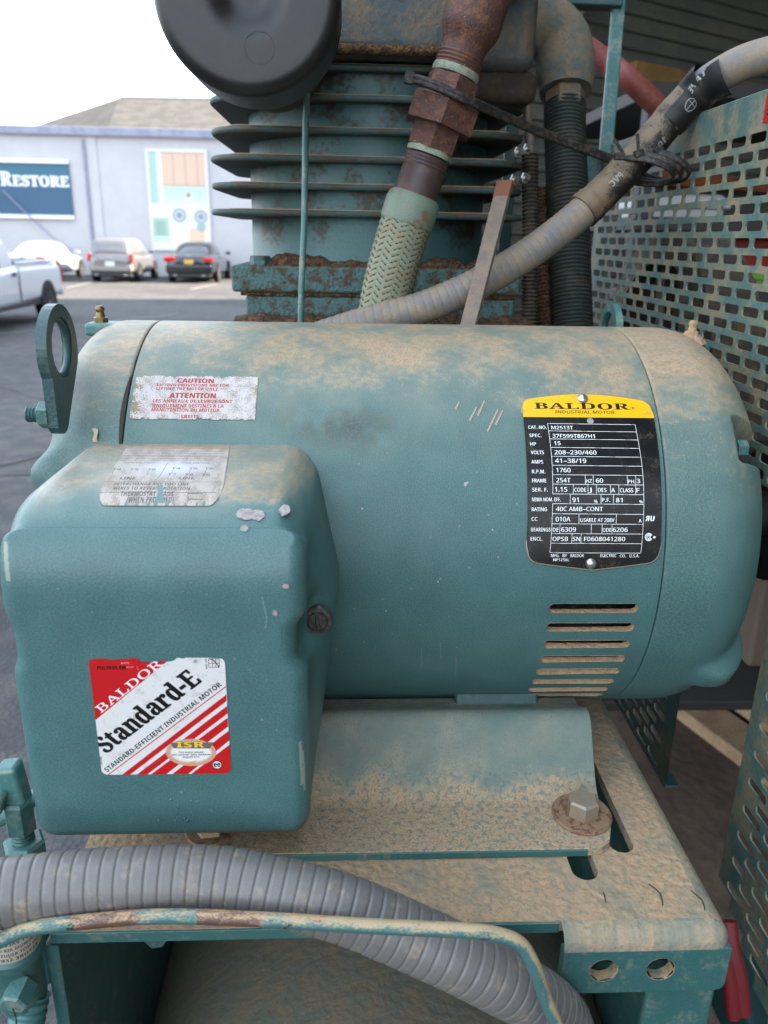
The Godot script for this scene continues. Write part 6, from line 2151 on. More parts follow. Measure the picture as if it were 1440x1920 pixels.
func build_pipes() -> void:
	# lower grey conduit that sweeps across the front of the base
	var low := even(spline([V(-0.226, 1.4195, 0.323), V(-0.212, 1.4195, 0.318), V(-0.186, 1.419, 0.314), V(-0.145, 1.4195, 0.311), V(-0.103, 1.4165, 0.309), V(-0.069, 1.4115, 0.312), V(-0.034, 1.403, 0.316), V(-0.002, 1.3895, 0.320), V(0.030, 1.375, 0.325), V(0.056, 1.357, 0.325), V(0.080, 1.333, 0.318), V(0.098, 1.304, 0.308), V(0.108, 1.27, 0.30)], 8), 0.00055)
	var g := Geo.new()
	g.tube(low, ribbed(0.0072, 0.0176, 0.0007, 0.085), 40, true, V(0, 1, 0))
	tag(put("lower_conduit", g, M.conduit, self), "grey ribbed flexible conduit sweeping below the terminal box across the base plate", "conduit")

	# upper conduit with its tape wrap and ties
	var up := even(spline([V(-0.0590, 1.6538, -0.1312), V(-0.0128, 1.6694, -0.1237), V(0.0428, 1.6853, -0.1213), V(0.0963, 1.7087, -0.1289), V(0.1494, 1.7388, -0.1474), V(0.2020, 1.7789, -0.1631), V(0.2495, 1.8263, -0.1730), V(0.291, 1.876, -0.176), V(0.3165, 1.8975, -0.151), V(0.345, 1.907, -0.135), V(0.385, 1.913, -0.118), V(0.46, 1.915, -0.08)], 8), 0.0011)
	var uc := thing("upper_conduit", "grey conduit with black printed tape wrap rising to the right over the guard", "conduit", V(0.2, 1.78, -0.21))
	var ug := Geo.new()
	ug.tube(up, func(d: float, _a: float) -> float:
		var k := 0.0 if d > 0.36 else 0.0006
		var q := fposmod(d, 0.0078) / 0.0078 - 0.5
		return 0.0152 - k * exp(-q * q / 0.012), 36, true)
	put("conduit_hose", ug, M.conduit_dusty, uc)
	# black tape, printed in white
	var im := bake_image(512, 1024, func(u: float, w: float) -> Color:
		var n := NA.get_noise_2d(u * 4.0, w * 7.0) + 0.5 * NB.get_noise_2d(u * 40.0, w * 60.0) + 0.4 * NC.get_noise_2d(u * 200.0, w * 260.0)
		# dust lies on the upper half of the hose (angle share near 0 and 1)
		var upside := 0.5 + 0.5 * cos(TAU * (u - 0.02))
		var m := smoothstep(0.15, 0.75, n * 0.6 + upside * 1.0 - 0.18 + 0.4 * smoothstep(0.35, 0.0, w))
		return Color(0.045, 0.042, 0.042).lerp(Color(0.45, 0.375, 0.28), m * 0.92))
	var wt := Color(0.56, 0.55, 0.53)
	for q in [["PVC EL", 0.62, 0.30, 0.66, 0.22], ["VC PA", 0.66, 0.15, 0.72, 0.06], ["10·4·0", 0.70, 0.66, 0.74, 0.46], ["X7", 0.80, 0.12, 0.80, 0.05], ["PVC TAPE", 0.88, 0.9, 0.88, 0.7], ["10·4·01", 0.30, 0.65, 0.30, 0.45], ["PVC", 0.22, 0.30, 0.22, 0.2], ["TAPE", 0.56, 0.95, 0.58, 0.83]]:
		ink(im, q[0], "Droid Sans!", Vector2(q[1] * 512, q[2] * 1024), Vector2(q[3] * 512, q[4] * 1024), 30.0, wt, 0.0, 0.6)
	for q in [[0.63, 0.78], [0.30, 0.78]]:
		var el := PackedVector2Array()
		var el2 := PackedVector2Array()
		for k in 24:
			el.append(Vector2(q[0] * 512 + 26 * cos(TAU * k / 24.0), q[1] * 1024 + 42 * sin(TAU * k / 24.0)))
			el2.append(Vector2(q[0] * 512 + 22 * cos(TAU * k / 24.0), q[1] * 1024 + 37 * sin(TAU * k / 24.0)))
		fill_poly(im, el, wt)
		fill_poly(im, el2, Color(0.06, 0.055, 0.055))
		stroke(im, Vector2(q[0] * 512, q[1] * 1024 - 36), Vector2(q[0] * 512, q[1] * 1024 + 36), 4.0, wt)
		stroke(im, Vector2(q[0] * 512 - 20, q[1] * 1024 + 8), Vector2(q[0] * 512 + 20, q[1] * 1024 + 8), 4.0, wt)
	var tape := along(up, 0.456, 0.691)
	var tl := 0.0
	for i in tape.size() - 1:
		tl += tape[i].distance_to(tape[i + 1])
	var tg := Geo.new()
	tg.tube(even(tape, 0.002), func(d: float, a: float) -> float: return 0.0162 + 0.0006 * NB.get_noise_2d(d * 40.0, cos(a) * 1.5 + sin(a)) + (0.0012 if d < 0.012 else 0.0), 40, true)
	for i in tg.t.size():
		tg.t[i] = Vector2(tg.t[i].x, tg.t[i].y / tl)
	var tm := textured(ImageTexture.create_from_image(im), 0.55)
	put("tape_wrap", tg, tm, uc)
	# loose tail of the tape standing off the hose
	var tail := along(up, 0.631, 0.741)
	var fg := Geo.new()
	fg.grid(func(u: float, w: float) -> Vector3:
		var i := mini(int(u * 24), 24)
		var p := tail[i]
		var d := (tail[mini(i + 1, 24)] - tail[maxi(i - 1, 0)]).normalized()
		var side := d.cross(V(-0.05, 0.35, 0.93)).normalized()
		var front := side.cross(d).normalized()
		var a := lerpf(-0.35, 1.45, w)
		return p + (front * cos(a) + side * sin(a)) * (0.0174 + 0.006 * u * w + 0.0008 * sin(u * 14.0)), 24, 8, false, false, true,
		func(u: float, w: float) -> Vector2: return Vector2(0.5 + 0.3 * w, 0.66 + 0.34 * u))
	put("tape_tail", fg, tm, uc)
	var fl2 := Geo.new()
	var fp := along(up, 0.679, 0.709)
	fl2.tube(even(fp, 0.003), func(d: float, a: float) -> float: return 0.0166 + 0.0035 * smoothstep(0.0, 0.02, d) * maxf(0.0, cos(a - 0.6)), 32, false)
	put("tape_cuff", fl2, M.rubber, uc)
	# cable ties looped round the hose
	for k in 3:
		var c: Vector3 = along(up, 0.541 + 0.02 * k, 0.561 + 0.02 * k)[0]
		var lg := Geo.new()
		var pts := PackedVector3Array()
		var ax := V(0.55, 0.80, 0.1).normalized()
		var e1 := V(0.78, -0.22 - 0.05 * k, 0.30).normalized()
		var e2 := V(0.15, 0.30, 0.94).normalized()
		for i in 41:
			var a := TAU * i / 40.0
			pts.append(c + e1 * (0.030 * cos(a) + 0.012) + e2 * 0.0235 * sin(a) + V(0.004, -0.006 * k + 0.004, 0))
		lg.tube(pts, func(_d: float, a: float) -> float: return 0.0012 + 0.0022 * pow(absf(sin(a)), 2.0), 10, false, e2)
		var tie := put("cable_tie", lg, M.tie, self)
		tag(tie, ["upper black cable tie looped round the taped conduit", "middle black cable tie looped round the taped conduit", "lowest black cable tie looped round the taped conduit"][k], "cable tie", "cable ties on the taped conduit")
		var hd := Geo.new()
		hd.rbox(V(0.009, 0.0065, 0.006), 0.001, Transform3D(Basis(V(0, 0, 1), 0.3 * k), c + V(-0.012 + 0.010 * k, 0.012 - 0.006 * k, 0.020)))
		hd.rbox(V(0.003, 0.016, 0.0016), 0.0006, Transform3D(Basis(V(0, 0, 1), 0.7 - 0.5 * k), c + V(-0.014 + 0.010 * k, 0.021 - 0.006 * k, 0.020)))
		put("tie_head", hd, M.tie, tie)
	# long tie from the pipe union to the hose
	var sg := Geo.new()
	sg.tube(spline([V(0.0190, 1.8785, -0.1245), V(0.0330, 1.8745, -0.1165), V(0.050, 1.8685, -0.1135), V(0.074, 1.860, -0.1150), V(0.112, 1.851, -0.140), V(0.164, 1.838, -0.166), V(0.226, 1.8225, -0.183), V(0.240, 1.819, -0.190)], 8), func(_d: float, a: float) -> float: return 0.0010 + 0.0032 * pow(absf(cos(a)), 2.0), 12, true, V(0.1, 1, 0))
	var lt := put("long_strap", sg, M.tie, self)
	tag(lt, "long dusty black strap stretched from the rusty pipe union to the taped conduit", "strap")
	put("strap_buckle", box(V(0.008, 0.010, 0.006), V(0.0205, 1.8780, -0.1225), 0.001, Basis(V(0, 0, 1), -0.2)), M.tie, lt)

	# rusty flat bar leaning before the conduit
	var bg := Geo.new()
	var bd := (V(0.1105, 1.7963, -0.1196) - V(0.0701, 1.6551, -0.0564))
	var bx := aim(V(0.0903, 1.7257, -0.0880), bd, V(0.8, 0, 0.6))
	bg.rbox(V(0.0152, bd.length(), 0.0045), 0.0008, bx)
	var barn := put("flat_bar", bg, M.galv, self)
	tag(barn, "worn grey brown flat bar slanting up in front of the upper conduit", "flat bar")
	put("rusty_tip", box(V(0.0156, 0.016, 0.0049), Vector3.ZERO, 0.0008), plain(Color(0.40, 0.24, 0.16), 0.8), barn).transform = bx * Transform3D(Basis(), V(0, bd.length() / 2 - 0.0078, 0))

	# discharge pipe: elbow, union, nipple, ferrule, braided hose
	var dp := thing("discharge_pipe", "rusty elbow and union with pale braided hose before the cooling fins", "pipe", V(0.05, 1.8, -0.15))
	var axis := V(0.070, 1.905, -0.149) - V(0.036, 1.800, -0.148)
	var ad := axis.normalized()
	var at := func(t: float) -> Vector3: return V(0.0352, 1.7970, -0.1475) + ad * t
	var el := Geo.new()
	var ep := spline([at.call(0.108), at.call(0.120), at.call(0.140), at.call(0.162), at.call(0.18) + V(0.004, 0, -0.004), at.call(0.195) + V(0.01, 0, -0.022), at.call(0.205) + V(0.018, 0, -0.055), at.call(0.205) + V(0.02, 0, -0.11)], 6)
	el.tube(ep, func(d: float, _a: float) -> float: return 0.0200 + 0.0065 * smoothstep(0.006, 0.026, d) + 0.001 * smoothstep(0.05, 0.07, d), 36)
	put("elbow", el, M.rust, dp)
	var thr := Geo.new()
	var tp := [Vector2(0, 0.0)]
	for k in 9:
		tp.append(Vector2(0.0205 + (0.0007 if k % 2 else 0.0), 0.0006 + 0.0016 * k))
	tp.append(Vector2(0, 0.0145))
	thr.lathe(tp, 36, aim(at.call(0.096), ad), 0.2)
	put("pipe_thread", thr, M.rust, dp)
	var seal := tri_mat(weathered(256, Color(0.52, 0.56, 0.49), Color(0.44, 0.42, 0.34), 0.45, 0.15, 0.02, 0.09, 501, 0.1), 0.06, 0.7)
	var sealg := Geo.new()
	sealg.lathe([Vector2(0, 0), Vector2(0.0212, 0), Vector2(0.0220, 0.003), Vector2(0.0212, 0.0065), Vector2(0, 0.0065)], 32, aim(at.call(0.0915), ad))
	put("sealant_ring", sealg, seal, dp)
	var hx := Geo.new()
	hexnut(hx, 0.0245, 0.0225, aim(at.call(0.069), ad, V(1, 0.2, 0.4)), 0.93)
	put("union_hex", hx, M.rust, dp)
	var un := Geo.new()
	hexnut(un, 0.0345, 0.024, aim(at.call(0.047), ad, V(0.9, 0.1, 0.5)), 0.90)
	put("union_nut", un, M.rust, dp)
	var h2 := Geo.new()
	hexnut(h2, 0.0240, 0.021, aim(at.call(0.0275), ad, V(1, 0, 0.7)), 0.93)
	put("union_hex", h2, M.rust, dp)
	var s2 := Geo.new()
	s2.lathe([Vector2(0, 0), Vector2(0.0210, 0), Vector2(0.0216, 0.003), Vector2(0.0208, 0.0055), Vector2(0, 0.0055)], 32, aim(at.call(0.0225), ad))
	put("sealant_ring", s2, seal, dp)
	var nip := Geo.new()
	var npf := [Vector2(0, -0.018), Vector2(0.0210, -0.018), Vector2(0.0204, 0.010)]
	for k in 7:
		npf.append(Vector2(0.0200 + (0.0006 if k % 2 else 0.0), 0.0115 + 0.0016 * k))
	npf.append(Vector2(0, 0.023))
	nip.lathe(npf, 36, aim(at.call(0.0), ad), 0.3)
	put("nipple", nip, tri_mat(weathered(256, Color(0.23, 0.17, 0.17), Color(0.30, 0.22, 0.20), 0.45, 0.2, 0.02, 0.08, 502, 0.1), 0.1, 0.5, 0.1), dp)
	var fe := Geo.new()
	fe.lathe([Vector2(0, -0.026), Vector2(0.0252, -0.026), Vector2(0.0258, -0.022), Vector2(0.0258, -0.008), Vector2(0.0245, -0.002), Vector2(0.0212, 0.001), Vector2(0, 0.001)], 40, aim(at.call(-0.014), ad), 0.7)
	put("ferrule", fe, tri_mat(weathered(256, Color(0.40, 0.46, 0.40), Color(0.42, 0.33, 0.24), 0.36, 0.06, 0.012, 0.06, 503, 0.08), 0.12, 0.55), dp)
	# braid: two families of flat wire bundles over a core
	var hp := even(spline([at.call(-0.034), at.call(-0.050), V(0.0125, 1.724, -0.1455), V(0.0045, 1.690, -0.1450), V(0.0, 1.655, -0.148), V(-0.002, 1.63, -0.152)], 8), 0.002)
	var core := Geo.new()
	core.tube(hp, func(_d: float, _a: float) -> float: return 0.0226, 32)
	var brm := tri_mat(weathered(256, Color(0.455, 0.485, 0.405), Color(0.48, 0.44, 0.34), 0.45, 0.3, 0.015, 0.08, 504, 0.1), 0.12, 0.6)
	put("hose_core", core, plain(Color(0.06, 0.06, 0.05), 0.9), dp)
	var fr := frames(hp)
	var total: float = fr[fr.size() - 1][3]
	var braid := Geo.new()
	for fam in 2:
		var sgn := 1.0 if fam == 0 else -1.0
		for k in 16:
			# flat ribbon that winds round, dipping under the other family
			var turns := 1.55
			var steps := 260
			var k0 := braid.v.size()
			for i in steps + 1:
				var s := total * i / steps
				var a := TAU * k / 16.0 + sgn * TAU * turns * i / steps
				var cr := i / float(steps) * turns * 32.0
				var ph := PI * 0.5 * ((cr + 2.0 * k) if fam == 0 else (2.0 * k - cr)) + PI * 0.25
				var lift := 0.0010 * sin(ph) * sgn
				var f := frame_at(fr, s)
				for e in 5:
					var off := (e - 2) / 2.0
					var ds := off * 0.0016
					var da := -sgn * off * 0.046
					var rr := 0.0237 + lift - 0.0005 * off * off
					var f2 := frame_at(fr, clampf(s + ds, 0.0, total))
					var nn: Vector3 = f2[1] * cos(a + da) + f2[2] * sin(a + da)
					braid.vert(f2[0] + nn * rr, (nn + f2[4] * off * 0.35).normalized(), Vector2(off, s))
			for i in steps:
				for e in 4:
					var q := k0 + i * 5 + e
					braid.tri(q, q + 5, q + 6)
					braid.tri(q, q + 6, q + 1)
	put("braided_sleeve", braid, brm, dp)

	# second pipe: dusty elbow, hex bush and finned tube
	var ap := thing("finned_pipe", "dusty elbow above a long ridged hose at the right of the fins", "pipe", V(0.23, 1.75, -0.35))
	var e2g := Geo.new()
	e2g.tube(spline([V(0.229, 1.915, -0.404), V(0.229, 1.935, -0.412), V(0.228, 1.955, -0.420), V(0.222, 1.975, -0.428), V(0.200, 1.990, -0.430), V(0.165, 1.994, -0.430)], 6), func(d: float, _a: float) -> float: return 0.0310 + 0.004 * smoothstep(0.0, 0.02, d), 36)
	put("elbow", e2g, tri_mat(weathered(256, Color(0.47, 0.40, 0.31), Color(0.30, 0.35, 0.34), 0.42, 0.28, 0.012, 0.06, 505, 0.12), 0.16, 0.85, 0.0, M.rough_bump, 0.05), ap)
	var hb := Geo.new()
	hexnut(hb, 0.0240, 0.022, aim(V(0.228, 1.896, -0.395), V(0.0, 1, -0.35)), 0.9)
	put("hex_bush", hb, tri_mat(weathered(256, Color(0.45, 0.37, 0.28), Color(0.36, 0.35, 0.31), 0.42, 0.28, 0.012, 0.06, 509, 0.12), 0.1, 0.85), ap)
	var tg2 := Geo.new()
	tg2.tube(even(spline([V(0.228, 1.900, -0.398), V(0.2275, 1.86, -0.38), V(0.230, 1.777, -0.346), V(0.235, 1.657, -0.304), V(0.236, 1.621, -0.291)], 8), 0.0005), ribbed(0.0046, 0.0250, 0.0024, 0.26), 36)
	put("ridged_hose", tg2, tri_mat(weathered(256, Color(0.15, 0.18, 0.165), Color(0.27, 0.25, 0.20), 0.40, 0.14, 0.012, 0.06, 506, 0.1), 0.16, 0.6), ap)
	var tg3 := Geo.new()
	tg3.tube(even(spline([V(0.207, 1.80, -0.39), V(0.210, 1.74, -0.365), V(0.214, 1.66, -0.335), V(0.215, 1.62, -0.325)], 8), 0.0006), ribbed(0.0046, 0.0200, 0.002, 0.26), 28)
	put("back_hose", tg3, M.dirt, ap)

	# thin finned tube between pump and pipe
	var ft := thing("finned_tube", "thin dark finned tube standing beside the cooling fins", "tube", V(0.165, 1.7, -0.27))
	var fg2 := Geo.new()
	fg2.tube(even(spline([V(0.1695, 1.835, -0.300), V(0.1705, 1.80, -0.292), V(0.173, 1.730, -0.276), V(0.176, 1.640, -0.266)], 8), 0.0006), ribbed(0.0042, 0.0098, 0.0030, 0.28), 24)
	put("fins", fg2, tri_mat(weathered(256, Color(0.20, 0.17, 0.155), Color(0.33, 0.28, 0.22), 0.45, 0.15, 0.02, 0.08, 507, 0.15), 0.1, 0.7), ft)
	var ftc := Geo.new()
	ftc.tube(spline([V(0.1695, 1.834, -0.300), V(0.1690, 1.848, -0.303), V(0.1665, 1.866, -0.306), V(0.1640, 1.885, -0.31)], 5), func(_d: float, _a: float) -> float: return 0.0048, 14)
	put("tube_end", ftc, M.galv, ft)
	for q in [[0.1455, 1.8335, -0.262], [0.1560, 1.8375, -0.268], [0.1430, 1.8065, -0.262], [0.1560, 1.8090, -0.268]]:  # bright bits added in place of bright background glimpsed through gaps
		var nb := Geo.new()
		hexnut(nb, 0.0062, 0.005, aim(V(q[0], q[1], q[2]), V(0.5, 0.1, 0.8)))
		nb.lathe([Vector2(0, 0), Vector2(0.003, 0), Vector2(0.003, 0.010), Vector2(0, 0.010)], 12, aim(V(q[0], q[1], q[2]), V(0.5, 0.1, 0.8)))
		put("glimpse_bit", nb, M.rivet, ft)

	# red air hose
	var rh := Geo.new()
	rh.tube(even(spline([V(0.15, 2.047, -0.668), V(0.206, 2.047, -0.664), V(0.245, 2.038, -0.657), V(0.299, 2.020, -0.649), V(0.346, 1.994, -0.640), V(0.381, 1.961, -0.613), V(0.458, 1.925, -0.662), V(0.560, 1.963, -0.935), V(0.703, 2.015, -1.317), V(0.907, 2.089, -1.863)], 6), 0.006), func(_d: float, _a: float) -> float: return 0.0155, 28)
	tag(put("red_hose", rh, tri_mat(weathered(512, Color(0.46, 0.20, 0.17), Color(0.50, 0.30, 0.25), 0.45, 0.2, 0.012, 0.06, 508, 0.1), 0.2, 0.6)), "faded red rubber hose arching behind the teal handle frame", "hose")

	# teal handle frame
	var hf := thing("handle_frame", "thin teal metal frame standing behind the red hose at top right", "frame", V(0.29, 1.6, -0.47))
	put("top_bar", box(V(0.135, 0.011, 0.03), V(0.245, 2.0315, -0.497), 0.003), M.teal_dark, hf)
	var vb := Geo.new()
	var vd := V(0.311, 2.036, -0.498) - V(0.2945, 1.850, -0.434)
	vb.rbox(V(0.017, vd.length(), 0.008), 0.0025, aim((V(0.311, 2.036, -0.498) + V(0.2945, 1.850, -0.434)) / 2, vd))
	put("upright", vb, M.teal, hf)
	put("upright", box(V(0.017, 0.31, 0.008), V(0.186, 1.885, -0.505), 0.0025), M.teal_dark, hf)

	# brass fitting
	var bf := thing("brass_fitting", "small brass plug valve on top of the dusty elbow", "fitting", V(0.222, 1.985, -0.47))
	var bfg := Geo.new()
	hexnut(bfg, 0.0115, 0.013, Transform3D(Basis(), V(0.222, 2.002, -0.470)), 0.9)
	bfg.lathe([Vector2(0, 0.0), Vector2(0.0070, 0), Vector2(0.0070, 0.014), Vector2(0.0105, 0.016), Vector2(0.0105, 0.030), Vector2(0.008, 0.034), Vector2(0, 0.034)], 24, Transform3D(Basis(), V(0.222, 2.012, -0.470)))
	put("brass_body", bfg, M.brass, bf)
	var bf2 := Geo.new()
	bf2.lathe([Vector2(0, 0), Vector2(0.0095, 0), Vector2(0.0095, 0.006), Vector2(0.006, 0.010), Vector2(0.006, 0.016), Vector2(0, 0.016)], 20, Transform3D(Basis(), V(0.222, 1.987, -0.470)))
	put("steel_nipple", bf2, M.steel, bf)
	var ring := Geo.new()
	var rp := PackedVector3Array()
	for k in 25:
		rp.append(V(0.221 + 0.0095 * cos(TAU * k / 24.0), 2.036 + 0.0095 * sin(TAU * k / 24.0), -0.455))
	ring.tube(rp, func(_d: float, _a: float) -> float: return 0.0011, 8, false, V(0, 0, 1))
	put("pull_ring", ring, M.rivet, bf)

	# thin teal tube dropping past the fins
	var tr := Geo.new()
	tr.tube(spline([V(-0.0705, 1.905, -0.192), V(-0.071, 1.880, -0.190), V(-0.073, 1.840, -0.186), V(-0.075, 1.757, -0.176), V(-0.0780, 1.708, -0.172), V(-0.0805, 1.640, -0.170)], 6), func(_d: float, _a: float) -> float: return 0.0031, 14)
	tag(put("thin_tube", tr, M.teal), "thin teal tube dropping in front of the cooling fins", "tube")

func frames(pts: PackedVector3Array) -> Array:
	var fr := []
	var up := V(0, 0, 1)
	var s := 0.0
	var m := pts.size()
	for i in m:
		var t2 := (pts[mini(i + 1, m - 1)] - pts[maxi(i - 1, 0)]).normalized()
		up = (up - t2 * up.dot(t2)).normalized()
		if i > 0: s += pts[i].distance_to(pts[i - 1])
		fr.append([pts[i], up, t2.cross(up), s, t2])
	return fr

func frame_at(fr: Array, s: float) -> Array:
	var lo := 0
	var hi := fr.size() - 1
	while hi - lo > 1:
		var mid := (lo + hi) / 2
		if fr[mid][3] <= s: lo = mid
		else: hi = mid
	var a: Array = fr[lo]
	var b: Array = fr[hi]
	var q: float = clampf((s - a[3]) / maxf(b[3] - a[3], 1e-9), 0.0, 1.0)
	return [a[0].lerp(b[0], q), a[1].lerp(b[1], q).normalized(), a[2].lerp(b[2], q).normalized(), s, a[4].lerp(b[4], q).normalized()]

func build_small_fittings() -> void:
	# copper line with paint peeled in bands
	var path := even(spline([V(-0.235, 1.385, 0.332), V(-0.215, 1.400, 0.334), V(-0.200, 1.409, 0.334), V(-0.188, 1.413, 0.334), V(-0.164, 1.4160, 0.334), V(-0.126, 1.4185, 0.334), V(-0.078, 1.4185, 0.337), V(-0.018, 1.4165, 0.341), V(0.028, 1.4145, 0.343), V(0.045, 1.4125, 0.344), V(0.0575, 1.4065, 0.345), V(0.0655, 1.392, 0.347), V(0.072, 1.373, 0.347), V(0.081, 1.350, 0.348), V(0.088, 1.324, 0.346), V(0.092, 1.30, 0.344)], 10), 0.0012)
	var l := 0.0
	for i in path.size() - 1:
		l += path[i].distance_to(path[i + 1])
	var im := bake_image(128, 2048, func(u: float, w: float) -> Color:
		var s := w * l
		var ang := TAU * u
		var wob := 0.004 * NB.get_noise_2d(cos(ang) * 0.8, w * 60.0 + sin(ang))
		var q := s + wob
		var gr := NC.get_noise_2d(u * 60.0, s * 700.0)
		var c := Color(0.225, 0.375, 0.375) * (1.0 + 0.08 * gr)
		for b in [[0.074, 0.106], [0.139, 0.170], [0.184, 0.204]]:
			if q > b[0] and q < b[1] and (b[0] < 0.18 or sin(ang) < 0.45 + NB.get_noise_2d(u * 4.0, s * 90.0)):
				c = Color(0.33, 0.235, 0.19) * (1.0 + 0.12 * gr)
		if absf(q - 0.073) < 0.0006 or absf(q - 0.138) < 0.0007 or absf(q - 0.183) < 0.0006 or absf(q - 0.283) < 0.0005:
			c = Color(0.08, 0.07, 0.06)
		# dust on the upper side (angle share 0 is up)
		var up := cos(ang)
		var n := NA.get_noise_2d(u * 5.0, s * 60.0) + 0.8 * NB.get_noise_2d(u * 24.0, s * 400.0)
		var m := smoothstep(-0.05, 1.0, up * (0.60 + 0.55 * smoothstep(0.13, 0.24, s)) + n * 0.7)
		return c.lerp(Color(0.69, 0.58, 0.44) * (1.0 + 0.1 * gr), m * 0.9))
	var g := Geo.new()
	g.tube(path, func(_d: float, _a: float) -> float: return 0.00375, 20)
	for i in g.t.size():
		g.t[i] = Vector2(g.t[i].x, g.t[i].y / l)
	tag(put("copper_line", g, textured(ImageTexture.create_from_image(im), 0.5)), "thin teal tube with bare brown bands running under the grey conduit", "tube")

	# fittings standing at the left edge, before the yard
	var fa := thing("fitting_stack", "teal stack of hex fittings and elbow left of the terminal box", "fitting", V(-0.227, 1.30, 0.262))
	var ax := Transform3D(Basis(), V(-0.2265, 0, 0.256))
	var a := Geo.new()
	hexnut(a, 0.0125, 0.024, ax * Transform3D(Basis(), V(0, 1.375, 0)), 0.92)
	put("hex_coupling", a, M.teal, fa)
	var b := Geo.new()
	var tp := [Vector2(0, 1.397)]
	for k in 7:
		tp.append(Vector2(0.0066 if k % 2 else 0.0060, 1.3985 + 0.0013 * k))
	tp.append(Vector2(0, 1.409))
	b.lathe(tp, 22, ax, 0.2)
	put("pipe_thread", b, M.teal_clean, fa)
	var c := Geo.new()
	hexnut(c, 0.0088, 0.022, ax * Transform3D(Basis(), V(0, 1.407, 0)), 0.9)
	put("hex_body", c, M.teal_clean, fa)
	put("elbow_block", box(V(0.0125, 0.030, 0.0135), V(-0.2275, 1.438, 0.2545), 0.003, Basis(V(0, 0, 1), 0.10)), M.teal, fa)
	put("side_port", box(V(0.016, 0.014, 0.016), V(-0.2375, 1.4345, 0.262), 0.003, Basis(V(0, 0, 1), -0.25)), M.teal, fa)
	var pp := Geo.new()
	pp.lathe([Vector2(0, 0), Vector2(0.0036, 0), Vector2(0.0036, 0.004), Vector2(0, 0.004)], 14, aim(V(-0.2390, 1.4330, 0.2695), V(0, 0, 1)))
	put("port_plug", pp, M.screw, fa)
	var dn := Geo.new()
	dn.lathe([Vector2(0, 1.29), Vector2(0.008, 1.29), Vector2(0.008, 1.375), Vector2(0, 1.375)], 20, ax)
	put("pipe_stub", dn, M.teal_clean, fa)
	# tube curving behind the box
	var cg := Geo.new()
	cg.tube(spline([V(-0.2180, 1.470, 0.170), V(-0.2230, 1.462, 0.176), V(-0.2250, 1.445, 0.182), V(-0.2235, 1.424, 0.190), V(-0.2260, 1.408, 0.205), V(-0.238, 1.398, 0.225), V(-0.26, 1.395, 0.24)], 8), func(_d: float, _a: float) -> float: return 0.0048, 16)
	tag(put("curved_tube", cg, M.teal), "pale teal tube curving down behind the terminal box at the left edge", "tube")

	# safety valve with its printed band
	var sv := thing("relief_valve", "teal relief valve with printed white band and hex cap at the lower left", "valve", V(-0.2195, 1.33, 0.296))
	var vx := Transform3D(Basis(), V(-0.2215, 0, 0.296))
	var v1 := Geo.new()
	v1.lathe([Vector2(0, 1.318), Vector2(0.0125, 1.318), Vector2(0.0135, 1.322), Vector2(0.0135, 1.352), Vector2(0.0165, 1.356), Vector2(0.0168, 1.3605), Vector2(0.0150, 1.3625), Vector2(0, 1.3625)], 32, vx, 0.7)
	put("valve_body", v1, M.teal_clean, sv)
	var bi := Image.create(512, 96, false, Image.FORMAT_RGB8)
	bi.fill(Color(0.66, 0.63, 0.57))
	for k in 4:
		ink(bi, ["SAFETY VALVE SET PRESSURE", "MAXIMUM AIR WORKING LOAD", "DO NOT ADJUST OR REMOVE", "BEFORE SERVICE OPEN"][k], "Droid Sans!", Vector2(10 + k * 8, 22 + k * 21), Vector2(500 - k * 8, 22 + k * 21), 12.0, Color(0.13, 0.12, 0.11))
	var v2 := Geo.new()
	v2.lathe([Vector2(0.0148, 1.362), Vector2(0.0150, 1.3625), Vector2(0.0150, 1.3775), Vector2(0.0146, 1.378)], 32, vx, 0.7)
	for i in v2.t.size():
		v2.t[i] = Vector2(fposmod(v2.t[i].x * 2.0, 1.0001), (1.378 - v2.t[i].y) / 0.016)
	put("printed_band", v2, textured(ImageTexture.create_from_image(bi), 0.6), sv)
	var v3 := Geo.new()
	v3.lathe([Vector2(0, 1.377), Vector2(0.0158, 1.377), Vector2(0.0160, 1.381), Vector2(0.012, 1.388), Vector2(0, 1.39)], 32, vx, 0.7)
	put("valve_cap", v3, M.teal, sv)
	var v4 := Geo.new()
	hexnut(v4, 0.0082, 0.013, aim(V(-0.2150, 1.3420, 0.305), V(-0.15, -0.25, 1.0), V(1, 0, 0)), 0.9)
	put("test_cap", v4, M.teal, sv)
	var wg := Geo.new()
	wg.tube(spline([V(-0.2165, 1.3385, 0.3185), V(-0.2150, 1.334, 0.3195), V(-0.2155, 1.325, 0.320), V(-0.2160, 1.316, 0.3195), V(-0.2180, 1.314, 0.319)], 5), func(_d: float, _a: float) -> float: return 0.0004, 6)
	put("safety_wire", wg, M.screw, sv)

	# spiral green hose at the lower left corner
	var hg := Geo.new()
	hg.tube(even(spline([V(-0.232, 1.250, 0.312), V(-0.2235, 1.285, 0.309), V(-0.2185, 1.308, 0.304), V(-0.2165, 1.322, 0.296)], 8), 0.0007), ribbed(0.0045, 0.0105, 0.0012, 0.2), 24)
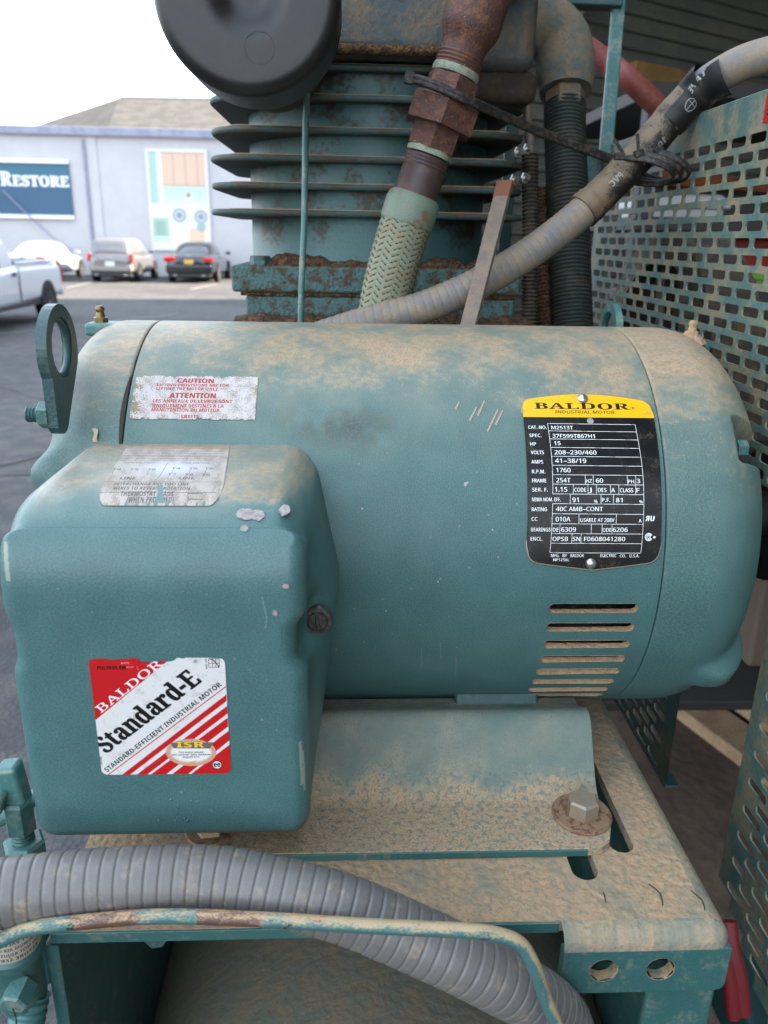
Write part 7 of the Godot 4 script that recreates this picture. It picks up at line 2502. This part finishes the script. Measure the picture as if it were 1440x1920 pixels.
	tag(put("spiral_hose", hg, M.green_hose), "shiny teal spiral hose at the lower left corner beside the saddle plate", "hose")
	# small valve wheel stub under the base, in its shade
	var st := Geo.new()
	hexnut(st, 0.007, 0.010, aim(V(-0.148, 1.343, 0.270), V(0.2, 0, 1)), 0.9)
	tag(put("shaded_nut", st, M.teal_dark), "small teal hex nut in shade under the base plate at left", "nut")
	# red strap hanging at the right below the guard
	var rg := Geo.new()
	rg.tube(spline([V(0.214, 1.330, 0.262), V(0.2145, 1.3165, 0.270), V(0.2195, 1.298, 0.276), V(0.2255, 1.270, 0.28)], 6), func(_d: float, a: float) -> float: return 0.0022 + 0.0065 * absf(cos(a)), 14, true, V(1, 0, 0))
	tag(put("red_strap", rg, plain(Color(0.36, 0.03, 0.06), 0.6)), "dark red strap hanging beside the base plate lip at the lower right", "strap")
	# straws and hairs caught in the dust
	var ci := 0
	for q in [[V(0.1600, 1.3620, 0.262), V(0.1640, 1.3625, 0.270), V(0.1625, 1.362, 0.279)], [V(0.1290, 1.362, 0.268), V(0.1280, 1.3622, 0.276)], [V(0.1850, 1.3618, 0.268), V(0.1885, 1.362, 0.276), V(0.1870, 1.3605, 0.284)]]:
		var sgx := Geo.new()
		sgx.tube(spline(q, 6), func(_d: float, _a: float) -> float: return 0.00035, 5)
		tag(put("dark_fibre", sgx, plain(Color(0.10, 0.13, 0.15), 0.8)), ["curled dark fibre on the dusty base plate right of the slot", "short straight dark fibre on the base plate near the front lip", "dark fibre at the rounded right edge of the base plate"][ci], "fibre", "fibres lying on the base plate")
		ci += 1
	# scrap of pale tape on the left bracket
	var sc := Geo.new()
	sc.grid(func(u: float, w: float) -> Vector3:
		return cyl(-0.2035 + 0.0035 * u + 0.0030 * w + 0.0010 * sin(w * 5.0), 50.5 + 3.6 * w, 0.1602 + 0.003 * sin(w * 3.0) * u), 4, 8, false, false, true)
	tag(put("tape_scrap", sc, plain(Color(0.62, 0.58, 0.48), 0.7)), "scrap of pale tape stuck on the motor just above the terminal box", "tape scrap")
